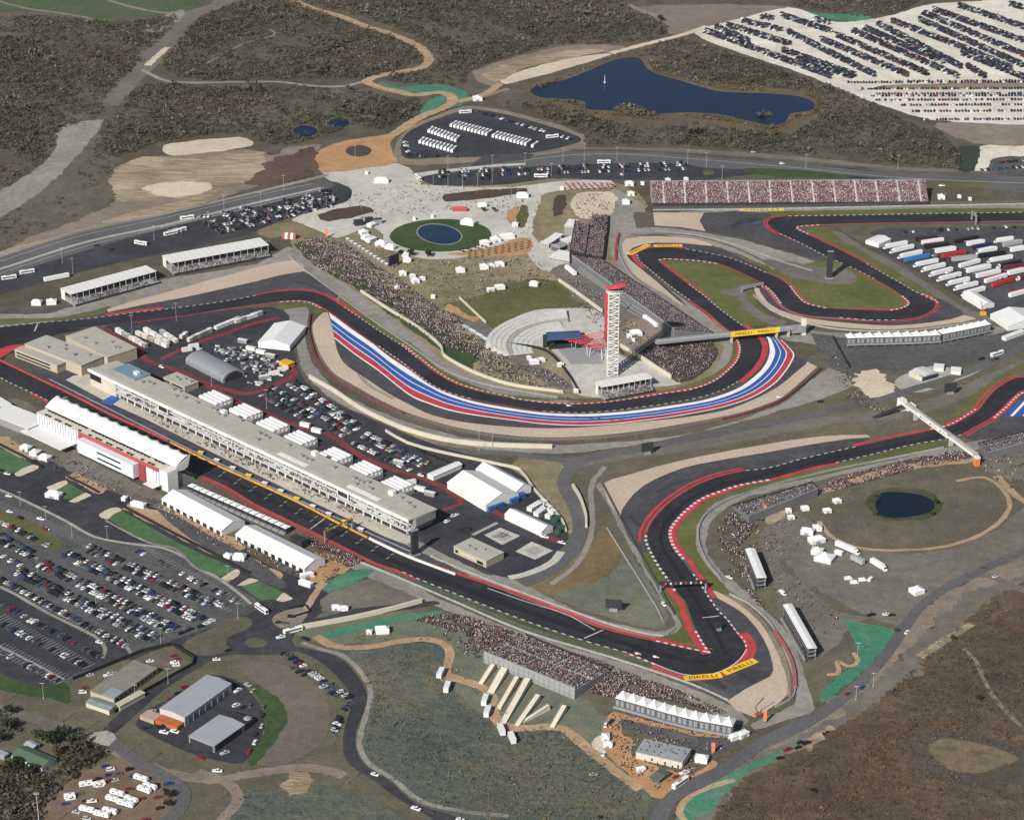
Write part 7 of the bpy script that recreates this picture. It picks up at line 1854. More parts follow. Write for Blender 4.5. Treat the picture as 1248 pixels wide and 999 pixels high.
# field row by the curved road
G3 = "cars parked on the dirt inside the curved road"
car_row((345,796), (375,815), "of the dirt row next to the roundabout", G3, fill=.9, turn=80)
car_row((352,812), (378,826), "of the inner dirt row near the roundabout", G3, fill=.75, turn=80)
car_row((376,818), (426,852), "of the dirt row along the first bend", G3, fill=.92, turn=70)
car_row((388,832), (412,850), "of the inner dirt row along the bend", G3, fill=.8, turn=70)
car_row((424,856), (405,896), "of the dirt row past the bend", G3, gap=3.4, fill=.85, turn=60)
# trailer yard and sheds
G4 = "cars in the bare trailer yard"
for q in ((128,934,35,"blue","saloon"),(135,938,20,"white","estate"),(143,944,20,"grey","pickup"),(133,945,30,"blue","estate"),(118,951,40,"black","pickup"),(132,953,35,"red","pickup"),(122,958,20,"white","saloon"),(140,951,25,"silver","saloon"),(158,938,30,"black","estate"),(164,946,200,"blue","pickup"),(86,974,20,"white","pickup"),(97,968,25,"grey","saloon"),(80,980,20,"blue","saloon"),(112,977,10,"white","pickup"),(93,990,-20,"silver","saloon"),(158,962,10,"red","saloon"),(172,974,25,"red","estate"),(190,957,40,"black","saloon"),(205,956,15,"blue","pickup"),(195,985,20,"black","saloon"),(192,972,15,"red","saloon"),(178,999,0,"red","saloon"),(106,998,-10,"silver","estate")):
    car_at(*q, "of the trailer yard", G4)
G5 = "cars round the metal warehouses"
for q in ((198,886,20,"black","pickup"),(200,893,-20,"white","pickup"),(213,892,-25,"white","pickup"),(180,887,25,"black","saloon"),(186,867,35,"silver","saloon"),(208,852,35,"red","saloon"),(217,845,35,"black","saloon"),(225,838,35,"red","estate"),(203,857,35,"grey","estate"),(290,842,50,"white","pickup"),(288,860,40,"white","estate"),(297,862,45,"black","saloon"),(305,860,80,"grey","saloon"),(309,842,60,"tan","saloon"),(311,905,75,"white","estate"),(304,916,70,"red","pickup"),(312,895,85,"black","saloon"),(320,872,85,"black","saloon"),(321,862,85,"grey","saloon"),(319,885,80,"silver","saloon"),(245,924,-20,"red","saloon"),(274,918,35,"silver","pickup"),(265,940,-5,"white","pickup"),(302,835,-40,"silver","saloon")):
    car_at(*q, "by the metal warehouses", G5)
G6 = "cars in the fenced workshop yard"
for q in ((110,823,30,"silver","saloon"),(101,844,5,"white","estate"),(103,839,30,"red","saloon"),(132,823,35,"white","pickup"),(138,821,35,"silver","saloon"),(215,811,5,"white","saloon"),(213,808,5,"white","pickup"),(183,806,20,"white","saloon"),(212,800,20,"red","saloon"),(216,804,20,"red","saloon")):
    car_at(*q, "in the fenced workshop yard", G6)
G7 = "cars on the roads and junctions"
for q in ((121,783,-25,"white","saloon"),(38,757,35,"white","pickup"),(264,804,5,"white","saloon"),(278,793,40,"black","saloon"),(342,777,25,"white","pickup"),(351,773,25,"grey","saloon"),(252,760,30,"white","saloon"),(258,757,30,"white","estate"),(245,764,30,"black","estate"),(231,768,40,"black","pickup"),(222,772,40,"black","estate"),(340,759,5,"black","saloon"),(347,760,0,"grey","saloon"),(355,752,0,"black","estate"),(372,779,-40,"black","pickup"),(457,944,-30,"white","saloon"),(507,986,-30,"white","pickup"),(561,999,-15,"white","saloon"),(1106,771,50,"white","estate"),(1033,846,45,"red","saloon"),(1051,838,50,"blue","saloon"),(1080,749,10,"white","saloon"),(1087,750,10,"black","saloon"),(1062,750,20,"black","pickup"),(983,906,30,"black","pickup"),(973,911,35,"black","saloon"),(975,905,40,"black","saloon"),(960,914,30,"red","pickup"),(951,924,20,"black","saloon"),(889,704,-40,"white","saloon"),(809,737,-60,"white","estate"),(664,655,-20,"white","pickup"),(685,662,-30,"white","pickup"),(1197,693,30,"grey","saloon"),(1213,703,20,"silver","saloon"),(834,942,30,"white","pickup"),(844,938,35,"tan","saloon"),(824,947,40,"red","saloon"),(11,605,-20,"white","saloon"),(50,633,-25,"white","pickup"),(57,645,-25,"white","saloon"),(12,624,-20,"white","saloon"),(9,578,-20,"white","saloon"),(1,574,-20,"black","saloon"),(118,300,20,"black","saloon"),(136,305,20,"black","saloon"),(302,257,20,"white","saloon"),(1148,227,0,"white","pickup"),(953,200,0,"white","estate"),(918,186,0,"silver","saloon"),(1196,438,30,"black","pickup"),(1215,438,30,"black","saloon"),(1208,440,25,"grey","estate"),(950,484,10,"white","saloon"),(1000,490,10,"black","saloon"),(738,884,80,"white","estate"),(745,880,60,"black","pickup"),(736,919,70,"white","saloon"),(723,944,10,"tan","saloon")):
    car_at(*q, "on the roads", G7)
# paddock car park
G8 = "cars in the paddock car park"
car_row((356,463), (441,521), "of the outer row beside the long cream wall", G8, fill=.95, gap=2.7)
car_row((352,469), (436,525), "of the second outer paddock row", G8, fill=.92, gap=2.7)
car_row((332,472), (428,529), "of the third paddock row", G8, fill=.92, gap=2.7)
car_row((326,476), (380,509), "of the fourth paddock row", G8, fill=.92, gap=2.7)
car_row((318,482), (376,514), "of the inner paddock row by the white units", G8, fill=.8, gap=2.7)
car_row((446,528), (522,566), "of the outer row beyond the white units", G8, fill=.95, gap=2.7)
car_row((441,532), (516,570), "of the second row beyond the white units", G8, fill=.92, gap=2.7)
car_row((430,540), (500,574), "of the inner row beyond the white units", G8, fill=.8, gap=2.7)
car_row((402,520), (420,534), "of the short paddock row by the walkway", G8, fill=.7, gap=2.9)
for q in ((243,426,30,"white","estate"),(197,448,-40,"white","estate"),(513,580,-30,"white","estate"),(545,636,40,"white","estate"),(553,629,40,"silver","estate"),(556,628,40,"white","saloon")):
    car_at(*q, "on the open paddock asphalt", G8)
for p0, p1 in (((262,424),(300,440)),((262,436),(308,450)),((268,444),(300,456)),((276,424),(318,438))):
    car_row(p0, p1, "of the crowded compound around the arched shed", G8, gap=3.4, fill=.7, jit=1)
# highway lots
G9 = "cars in the car parks along the highway"
for k in range(7):
    x = 248 + 24*k; y = 274 - 5.2*k
    car_row((x,y-6), (x+16,y-4), "of the lot beside the highway", G9, fill=.9); car_row((x+2,y-1), (x+20,y+1), "of the lot beside the highway", G9, fill=.9); car_row((x+6,y+4), (x+22,y+5), "of the lot beside the highway", G9, fill=.8); car_row((x-4,y-10), (x+12,y-9), "of the lot beside the highway", G9, fill=.7)
for dy in (-9,-5,-1,4,8):
    car_row((262,278+dy), (408,246+dy*.6), "of the lot beside the highway", G9, fill=.62, gap=2.9)
for x in (541.6,566,591,615,638.6,662.5,687,712,736.7,761,785,810,831):
    y = 214 - (x-541)*.03
    car_row((x-8,y-3), (x+7,y-4), "of the boulevard lot", G9, fill=.95); car_row((x-8,y+2), (x+7,y+1), "of the boulevard lot", G9, fill=.9)
    car_row((x-7,y-6), (x+6,y-7), "of the boulevard lot", G9, fill=.8)
    if rng.random() < .7: car_row((x-6,y+6), (x+6,y+5), "of the boulevard lot", G9, fill=.6)
car_row((580,136), (700,172), "along the edge of the coach park", G9, gap=3.6, fill=.8)
car_row((493,172), (500,192), "along the end of the coach park", G9, gap=3, fill=.9)
car_row((500,190), (560,192), "along the lower edge of the coach park", G9, gap=4, fill=.6)
for p0, p1 in ((1100,283),(1240,277)),((1125,305),(1160,322)),((1190,345),(1235,340)),((1150,330),(1190,352)):
    car_row(p0, p1, "", "", gap=4, fill=.6, jit=1)
# the white overflow lot: far rows
z3 = lambda x, y: (x/2.938 + 828, y/2.938)
G10 = "cars in the white overflow car park"
for a, b in (((90,110),(545,275)),((170,90),(400,160)),((420,215),(620,275)),((225,75),(370,110)),((370,180),(630,270)),((290,60),(340,70)),((390,115),(700,270)),((365,55),(550,115)),((505,140),(820,270)),((560,125),(890,265)),((620,110),(1000,275)),((660,100),(950,225)),((710,85),(1010,240)),((1030,235),(1095,275)),((760,75),(1000,165)),((1000,165),(1190,245)),((860,70),(1230,235)),((870,45),(1240,200)),((910,35),(1240,150)),((1000,20),(1240,100)),((1180,15),(1240,30)),((130,95),(250,150)),((480,70),(540,82)),((1010,190),(1240,280))):
    for off in (-8, -3, 2, 7):
        car_row(z3(a[0], a[1]+off), z3(b[0], b[1]+off), "", G10, gap=2.7, fill=.84, colours=["black","black","grey","grey","blue","black","silver","black","grey","black","blue","white","red"])
for y, x0 in ((293,760),(297,600),(320,650),(345,680),(360,700),(378,790),(400,830),(430,860),(338,690)):
    car_row(z3(x0, y), z3(1250, y-2), "", G10, gap=3.2, fill=.88, turn=80, colours=["black","grey","black","blue","black","silver","white","grey","red"])
car_row((1205,200), (1248,196), "", G10, gap=3.2); car_row((1195,208), (1248,204), "", G10, gap=3.2, fill=.7)
# the three hundred nearest are objects of their own, the rest one mass
CARS = [c for c in CARS if c["where"] or c["p"].y > 900]
CARS.sort(key=lambda c: c["p"].y)
near, far = CARS[:300], CARS[300:]
cnt = {}
for c in near:
    cnt.setdefault((c["paint"], c["kind"], c["where"]), []).append(c)
for (paint, kind, where), v in cnt.items():
    v.sort(key=lambda c: c["p"].x)
    for k, c in enumerate(v):
        c["label"] = (f"{paint} {kind} {where}, the only such one there" if len(v) == 1 else f"{paint} {kind} {where}, {ordinal(k)} from the left")
for i, c in enumerate(near):
    c["big"] = i < 140
    put_car(c)
VV, FF, CC = [], [], []
geo = {k: car_geo(k) for k in PROF}
for c in far:
    ca, sa = math.cos(c["rz"]), math.sin(c["rz"])
    for mb, col in zip(geo[c["kind"]], (PAINT[c["paint"]], PAINT[c["paint"]], (.02,.024,.03))):
        o = sum(len(x) for x in VV)
        v = np.array(mb.v)
        VV.append(np.c_[v[:,0]*ca - v[:,1]*sa + c["p"].x, v[:,0]*sa + v[:,1]*ca + c["p"].y, v[:,2]])
        tris = []
        for f in mb.f:
            for j in range(1, len(f)-1): tris.append((f[0], f[j], f[j+1]))
        FF.append(np.array(tris) + o)
        CC.append(np.tile(np.array([*col, 1]), (len(v), 1)))
m_ = mass("parked_cars", np.vstack(VV), np.vstack(FF), np.vstack(CC), "car_paint")
# ---------------------------------------------------------------- coaches, trucks, trailers
def copy_tree(root, loc, rz, label=None, group=None):
    r = root.copy(); COL.objects.link(r); r.location = loc; r.rotation_euler = (0, 0, rz)
    if label: r["label"] = label
    if group: r["group"] = group
    for ch in root.children:
        c = ch.copy(); COL.objects.link(c); c.parent = r
        for g in ch.children:
            d = g.copy(); COL.objects.link(d); d.parent = c
    return r
def make_coach(label, group=None, stripe=None, L=13.0):
    r = thing("coach", label, "bus", (0,0,0), 0, group)
    h, w = 3.4, 1.28
    MB().section([(-w,.4),(w,.4),(w,h-.2),(w-.25,h),(-w+.25,h),(-w,h-.2)], -L/2, L/2).build("body", mat("coach_white", (.76,.76,.75), .35, .05, .4, spec=.5), r)
    for s in (-1, 1):
        MB().box(-L*.45, L*.44, s*w - .05, s*w + .05, 1.6, 2.6).build("side_windows", B_GLASS, r)
    MB().box(L/2 - .05, L/2 + .05, -w*.88, w*.88, 1.3, 2.9).build("windscreen", B_GLASS, r)
    for x in (-L*.3, L*.34):
        for s in (-1, 1):
            MB().tube((x, s*w - .16, .5), (x, s*w + .06, .5), .5, n=8).build("wheel", B_DARK, r)
    MB().box(-L*.2, L*.1, -.7, .7, h + .01, h + .25).build("roof_unit", B_GREY, r)
    return r
proto = make_coach("x")
first = True
def coach(p, rz, label, group=None):
    global first
    if first:
        first = False
        proto.location = p; proto.rotation_euler = (0,0,rz); proto["label"] = label
        if group: proto["group"] = group
        return proto
    r = copy_tree(proto, p, rz, label, group)
    if not group and "group" in r: del r["group"]
    return r
rzc = math.atan2(12.8, 6.3)
for (a, b, n, lab) in (((553,153),(652,178),24,"the long coach park rank"),((525,160),(557,171),9,"the short upper rank"),((514,173),(553,184),10,"the short lower rank")):
    A, B = W(*a), W(*b)
    for k in range(n):
        if n == 24 and k in (11, 22): continue
        coach(A.lerp(B, k/(n-1)), rzc + (0 if n == 24 else .15), f"white coach, {ordinal(k)} from the dirt road, of {lab}", "coaches in the coach park")
for px, py, rz, lab in ((567,138,.25,"white coach parked lengthwise at the top of the coach park"),(673,168,.3,"white coach parked lengthwise near the pointed end of the coach park"),(11,340,.42,"white coach on the highway, hindmost of the two near the corner"),(33,333,.42,"white coach on the highway, foremost of the two near the corner"),(228,267,.4,"white coach driving on the highway above the car lot"),(208,286,.55,"white coach, first of three abreast beside the highway lot"),(213,284,.55,"white coach, second of three abreast beside the highway lot"),(219,282,.55,"white coach, last of three abreast beside the highway lot"),(172,298,-.4,"white coach alone at the lower end of the highway lot"),(736,199,0,"white coach on the boulevard above the parked cars"),(829,956,.85,"white coach parked beside the orange mulch and perimeter road"),(659,216,0,"short white coach at the kerb of the boulevard lot"),(510,218,-1.2,"white coach turning in from the plaza at the boulevard lot"),(319,744,-.9,"white coach at the roundabout entry"),(357,770,.5,"white coach leaving the roundabout by the ramp wall"),(1215,433,.6,"white coach on the service road below the peaked suites")):
    coach(W(px, py), rz, lab)
def truck(a, b, cab, box, label, group="trucks in the support paddock", cabcol=None, awning=None):
    """a: nose, b: tail as seen at the ground"""
    A, B = W(*a), W(*b)
    d = A - B; L = max(min(d.length, 26), 11); rz = math.atan2(d.y, d.x); c = (A + B) / 2
    r = thing("articulated_truck" if cab else "race_trailer", label, "truck" if cab else "trailer", (c.x, c.y, 0), rz, group)
    x0 = -L/2; x1 = L/2 - (3.6 if cab else 0)
    bm = mat("trailer_" + box, {"white": (.74,.74,.73), "blue": (.04,.16,.42), "red": (.38,.03,.04), "black": (.018,.018,.02), "grey": (.34,.35,.36), "navy": (.02,.03,.07), "maroon": (.13,.02,.03)}[box], .4, .06, .4, spec=.4)
    MB().box(x0, x1, -1.5, 1.5, 1.0, 4.3).build("trailer_box", bm, r)
    MB().box(x0 + .6, x1 - 1, -1.1, 1.1, .35, .99).build("chassis", B_DARK, r)
    for x in (x0 + 1.6, x0 + 2.9):
        for s in (-1, 1): MB().tube((x, s*1.0, .5), (x, s*1.26, .5), .5, n=8).build("wheel", B_DARK, r)
    if cab:
        cm = mat("trailer_" + (cabcol or "white"), (.74,.74,.73), .4)
        cb = MB().section([(L/2-3.2,.5),(L/2,.5),(L/2,1.7),(L/2-1.1,1.9),(L/2-1.5,3.3),(L/2-3.2,3.7)], -1.2, 1.2, axis='y').build("cab", cm, r)
        MB().section([(L/2-1.12,1.95),(L/2-1.0,1.95),(L/2-1.4,3.1),(L/2-1.55,3.1)], -1.05, 1.05, axis='y').build("windscreen", B_GLASS, cb)
        for x in (L/2 - .9, L/2 - 2.6):
            for s in (-1, 1): MB().tube((x, s*1.0, .5), (x, s*1.24, .5), .5, n=8).build("wheel", B_DARK, r)
    if awning:
        am = mat("trailer_" + awning, {"white": (.74,.74,.73), "red": (.38,.03,.04), "grey": (.34,.35,.36)}[awning], .6)
        MB().section([(-1.53,4.1),(-1.53,3.95),(-6,2.9),(-6,3.05)], x0 + .6, x1 - .4).build("awning", am, r)
    return r
z6 = lambda x, y: (1040 + x/6, 260 + y/6 + 2)
ROW1 = [((220,252),(390,220),"white"),((265,285),(440,245),"white"),((320,325),(505,285),"white"),((355,352),(570,312),"blue"),((440,385),(615,350),"white"),((495,422),(670,380),"white"),((550,457),(725,412),"white"),((605,492),(790,447),"white"),((680,522),(845,485),"white"),((735,557),(905,517),"white"),((785,600),(965,552),"white")]
for k, (a, b, c) in enumerate(ROW1):
    truck(z6(*a), z6(*b), c != "blue", c, f"{c} {'articulated truck' if c != 'blue' else 'trailer with blue sides'}, {ORD[k]} from the top of the support paddock's kerb row")
ROW2 = [((455,196),(615,186),"black",None),((500,222),(655,198),"white","red"),((520,250),(690,228),"black","red"),((600,285),(745,262),"white",None),((650,322),(820,288),"red",None),((720,345),(900,325),"grey","grey"),((775,392),(920,352),"white",None),((830,430),(1000,392),"white",None),((900,466),(1070,428),"white",None),((960,506),(1120,458),"white","red"),((740,212),(905,180),"black",None),((830,232),(955,212),"white",None),((870,256),(1005,232),"navy",None),((900,292),(1045,262),"white",None),((920,316),(1100,290),"black",None),((980,354),(1160,322),"white",None),((1040,396),(1230,356),"black",None),((1100,406),(1250,386),"maroon",None),((1130,446),(1250,418),"white",None),((1010,536),(1170,486),"red",None),((1190,482),(1300,462),"maroon",None),((1030,206),(1165,188),"white",None),((1095,240),(1230,212),"grey","grey"),((1150,276),(1260,256),"white",None),((1140,608),(1260,576),"white","red")]
for k, (a, b, c, aw) in enumerate(ROW2):
    cab = k in (13, 15, 16, 20, 21)
    nb = "inner" 
    if not aw and k in (3, 7, 8, 11, 13, 18, 23): aw = "white" if k % 2 else "grey"
    truck(z6(*a), z6(*b), cab, c, f"{c} {'truck' if cab else 'race trailer'}{' with ' + aw + ' awning' if aw else ''}, {ordinal(k)} of the inner ranks of the support paddock", awning=aw)
gable("frame_tent", "white ridged tent at the top kerb corner of the support paddock", "tent", (1055,293), (1071,298), (1084,291), 3.4, 5, axis='y')
gable("frame_tent", "white ridged tent at the lower end of the support paddock kerb row", "tent", (1173,359), (1196,373), (1209,368), 3.4, 5.6)
gable("frame_tent", "largest white tent of the support paddock, by the perimeter edge", "tent", (1207,383), (1229,398), (1270,388), 4, 8)
block("portable_cabin", "white cabin row below the largest tent of the support paddock", "cabin", (1221,410), (1226,412), (1247,402), 2.8, B_WHITE, B_WHITE, parapet=.15)
# trucks elsewhere
for a, b, cab, c, lab in (((1047,677),(1019,665),True,"white","long white truck in the basin yard"),((1080,697),(1062,686),True,"white","white truck with its cab towards the perimeter road in the basin yard"),((1050,688),(1040,683),False,"grey","short cream trailer between the two white trucks of the basin yard"),((330,742),(325,735),False,"white","x")):
    if lab != "x": truck(a, b, cab, c, lab, None)
truck((701,337), (690,328), False, "white", "long white trailer behind the upper end of the hairpin stand", None)
truck((801,400), (785,389), False, "white", "long white trailer beside the hairpin stand near the footbridge shadow", None)
truck((84,338), (54,344), False, "white", "long white trailer along the mulch strip by the first white stand", None)
for k, (px, py, rz, lab) in enumerate(((537,823,1.35,"first white toilet trailer along the trodden path of turn one hill"),(545,840,1.4,"second white toilet trailer along the trodden path of turn one hill"),(591,856,1.4,"third white toilet trailer, with tan canopy, on the turn one path"),(594,870,1.4,"fourth white toilet trailer, beside the tan-canopied one"),(611,892,1.8,"fifth white toilet trailer, below the cream ramps"),(624,902,1.8,"last white toilet trailer, lowest below the cream ramps"))):
    p = W(px, py); t = thing("toilet_trailer", lab, "trailer", p, rz, "white toilet trailers by the turn one path")
    MB().box(-4.6, 4.6, -1.6, 1.6, .5, 3.6).build("body", B_WHITE, t); MB().box(-4.7, 4.7, -1.7, 1.7, 3.61, 3.8).build("roof", B_TENT2, t)
    MB().box(4.61, 5.8, -.3, .3, .5, .7).build("hitch", B_DARK, t)
    for q in range(3): MB().box(-3.4 + 2.6*q, -2.5 + 2.6*q, -1.66, -1.55, .6, 2.6).build("door", B_GREY, t)
for k, (px, py, rz) in enumerate(((330,436,-.47),(318,431,-.47),(306,427,-.47),(322,462,.35),(334,457,.35),(345,452,.4),(296,418,-.45),(372,520,-.47),(386,527,-.47),(486,566,-.47),(500,590,.4),(512,598,-.47),(524,604,-.47),(236,424,.4),(228,428,.4))):
    p = W(px, py); t = thing("office_container", f"white service trailer, {ordinal(k)} of those standing about the open paddock", "container", p, rz, "service trailers on the paddock asphalt")
    MB().box(-4.2, 4.2, -1.4, 1.4, .3, 3.2).build("body", B_WHITE if k % 3 else B_GREY, t); MB().box(-4.3, 4.3, -1.5, 1.5, 3.21, 3.4).build("roof", B_TENT2, t)
# caravans of the trailer yard
for k, (px, py, deg, L, lab) in enumerate(((105,957,20,8,"white camper van near the blue cars of the trailer yard"),(121,957,25,7,"white pickup camper in the middle of the trailer yard"),(172,950,-28,9.5,"white caravan, topmost of the group near the road bend"),(176,964,-30,9,"white caravan, second of the group near the road bend"),(183,960,-30,9,"white caravan, third of the group near the road bend"),(143,968,-25,9,"white caravan, first of the cluster of four"),(137,975,-25,8,"white caravan, second of the cluster of four"),(153,981,-25,11,"longest white caravan of the cluster of four"),(160,976,-30,9,"white caravan, last of the cluster of four"),(106,988,-20,9.5,"white caravan, first along the frame edge of the yard"),(124,994,-20,9.5,"white caravan, second along the frame edge of the yard"),(134,990,-20,9,"white caravan, third along the frame edge of the yard"),(85,972,15,6.5,"white van with blue stripe at the edge of the yard"))):
    p = W(px, py); t = thing("caravan", lab, "caravan", p, math.radians(deg))
    MB().section([(-L/2,.5),(L/2,.5),(L/2+.3,1.4),(L/2-.3,2.9),(-L/2+.2,3.0),(-L/2-.1,1.5)], -1.2, 1.2, axis='y').build("body", mat("coach_white", (.76,.76,.75), .35), t)
    for s in (-1, 1):
        for x in (-.25, .2): MB().box(L*x - .6, L*x + .6, s*1.2 - .05, s*1.2 + .05, 1.5, 2.2).build("window", B_GLASS, t)
    MB().box(-.5, .5, -.4, .4, 3.0, 3.3).build("roof_vent", B_GREY, t)
    for s in (-1, 1): MB().tube((0, s*1.0, .4), (0, s*1.22, .4), .4, n=8).build("wheel", B_DARK, t)
# service vehicles of the basin yard
for k, (px, py, rz, lab) in enumerate(((1034,706,.3,"white van, uppermost of the small vehicle group in the basin yard"),(1041,711,.1,"white van, lowest of the small vehicle group in the basin yard"),(1051,708,.2,"white pickup camper in the small vehicle group of the basin yard"),(1061,707,1,"white van at the track end of the small vehicle group"),(954,724,-1,"white van between the two narrow white-roofed stands"))):
    p = W(px, py); t = thing("van", lab, "van", p, rz)
    MB().section([(-2.8,.4),(2.8,.4),(2.8,1.2),(2.1,1.4),(1.5,2.4),(-2.8,2.5)], -1, 1, axis='y').build("body", mat("coach_white", (.76,.76,.75), .35), t)
    MB().section([(2.02,1.45),(2.16,1.45),(1.6,2.3),(1.46,2.3)], -.9, .9, axis='y').build("windscreen", B_GLASS, t)
    for x in (-1.8, 1.8):
        for s in (-1, 1): MB().tube((x, s*.85, .38), (x, s*1.02, .38), .38, n=8).build("wheel", B_DARK, t)
# racing cars on the track
for px, py, deg, lab in ((799,801,-25,"white and red racing car braking into turn one, hindmost of three"),(766,790,-25,"dark racing car on the straight, between two others"),(777,797,-25,"red and white racing car at the outside kerb before turn one"),(693,495,0,"white racing car on the track below the tower apron"),(806,640,70,"dark racing car in the middle of turn two")):
    p = W(px, py); p.z = .35; t = thing("racing_car", lab, "racing car", p, math.radians(deg))
    c = mat("trailer_white", (.74,.74,.73), .4) if "white" in lab else B_DARK
    MB().section([(-2,.1),(2.3,.1),(2.4,.3),(.6,.55),(-.3,.95),(-1.8,.6)], -.35, .35, axis='y').build("body", c, t)
    for s in (-1, 1):
        MB().box(-1.3, .3, s*.62 - .27, s*.62 + .27, .1, .55).build("side_pod", c, t)
        for x in (-1.6, 1.5): MB().tube((x, s*.75, .33), (x, s*.95, .33), .34, n=8).build("wheel", B_DARK, t)
    MB().box(2.1, 2.5, -.9, .9, .12, .22).build("front_wing", B_REDP, t); MB().box(-2.4, -2.0, -.5, .5, .8, .95).build("rear_wing", B_REDP, t)
# helicopter-like machine on the first helipad and two small dark ones
def helicopter(px, py, rz, col, label):
    p = W(px, py); p.z = .3; t = thing("helicopter", label, "helicopter", p, rz)
    MB().section([(-2,.6),(2,.5),(2.8,1.1),(1.8,2.2),(-1.4,2.2),(-2.4,1.5)], -.9, .9, axis='y').build("fuselage", col, t)
    MB().section([(-2,1.6),(-8,2.1),(-8,2.4),(-1.6,2.15)][::-1], -.2, .2, axis='y').build("tail_boom", col, t)
    MB().box(-8.4, -7.7, -.1, .1, 1.6, 3.4).build("tail_fin", col, t)
    for a in (.4, 1.97): 
        c, s = math.cos(a)*5.4, math.sin(a)*5.4
        n = Vector((-s, c, 0)).normalized()*.16
        MB().quad((-c-n.x,-s-n.y,2.8),(c-n.x,s-n.y,2.8),(c+n.x,s+n.y,2.8),(-c+n.x,-s+n.y,2.8)).build("rotor_blade", B_DARK, t)
    MB().tube((0,0,2.15),(0,0,2.85),.2).build("rotor_mast", B_DARK, t)
    for s in (-1, 1): MB().tube((-2, s*1.1, .1), (2, s*1.1, .1), .1, n=5).build("skid", B_DARK, t)
helicopter(612, 654, .5, B_GREY, "grey helicopter standing on the white square of the upper helipad")
helicopter(569, 647, .2, B_DARK, "black helicopter on the asphalt between pit building and helipads")
# clutter of the paddock compound
for k in range(85):
    while True:
        x, y = rng.uniform(246, 350), rng.uniform(418, 478)
        if inside(W(x,y).x, W(x,y).y, CP): break
    tone = rng.choice(["grey", "grey", "white", "dark"])
    t = thing("equipment_crate", f"small {tone} equipment crate in the crowded compound by the arched shed", "crate", W(x, y), -.47 + rng.uniform(-.1, .1), f"{tone} crates of the compound")
    w, d, h = rng.uniform(.7, 2.2), rng.uniform(.5, .9), rng.uniform(.9, 1.8)
    MB().box(-w, w, -d, d, 0, h).build("box", {"grey": B_GREY, "white": B_WHITE, "dark": B_DARK}[tone], t); MB().box(-w-.06, w+.06, -d-.06, d+.06, h+.01, h+.15).build("lid", B_STEEL, t)
# ---------------------------------------------------------------- poles
def light_pole(px, py, h, label, group, heads=2):
    p = W(px, py); t = thing("light_pole", label, "light pole", p, 0, group)
    MB().tube((0,0,0),(0,0,h),.15,.09,n=6).build("shaft", mat("pole_grey", (.42,.42,.41), .6), t)
    MB().tube((0,0,0),(0,0,.7),.35,.32,n=8).build("base", B_CONC, t)
    for s in ((-1, 1) if heads == 2 else (1,)):
        MB().box(min(0, s*1.6), max(0, s*1.6), -.18, .18, h + .01, h + .2).build("lamp_arm", mat("pole_grey", (.42,.42,.41), .6), t)
LP = [("along the highway", [(76,320),(89,333),(188,293),(254,276),(273,255),(318,252),(350,264),(381,257),(398,252),(346,231),(433,194),(546,207),(600,206),(640,203),(686,197),(712,196),(752,196),(838,200),(861,203),(880,219),(982,205),(1094,206)], 14),
      ("in the boulevard lot", [(528,226),(546,227),(564,228),(582,226),(600,222),(672,214),(760,214)], 12),
      ("in the big car park", [(46,697),(117,737),(205,833),(53,851),(196,783),(131,658),(88,655),(56,634),(25,616),(165,853),(278,707),(290,753)], 11),
      ("in the paddock", [(161,406),(215,391),(258,471),(325,498),(584,549),(600,545)], 16),
      ("along the perimeter road", [(1045,800),(1043,853),(1064,837)], 10)]
for where, pts, h in LP:
    pts.sort()
    for k, (px, py) in enumerate(pts):
        light_pole(px, py, h, f"tall light pole {where}, {ordinal(k)} from the left", f"light poles {where}")
for k, (px, py) in enumerate(((424,955),(410,960),(346,981),(316,990),(270,973),(180,930),(155,918),(132,895),(76,880),(104,890),(3,858),(1119,800+4),(1192,745))):
    p = W(px, py); t = thing("utility_pole", f"dark wooden utility pole, {ordinal(k)} counted from the curved road", "utility pole", p, .4, "utility poles on the dirt")
    MB().tube((0,0,0),(0,0,9.5),.2,.13,n=6).build("post", B_BROWN, t); MB().box(-1.2, 1.2, -.1, .1, 8.6, 8.85).build("crossarm", B_BROWN, t)
p = W(49, 1016); t = thing("light_mast", "tall pale light mast in the corner hedge", "light mast", p)
MB().tube((0,0,0),(0,0,27),.35,.2,n=8).build("shaft", mat("pole_grey", (.42,.42,.41), .6), t); MB().box(-1.6,1.6,-.8,.8,27,27.7).build("lamp_cluster", B_STEEL, t)
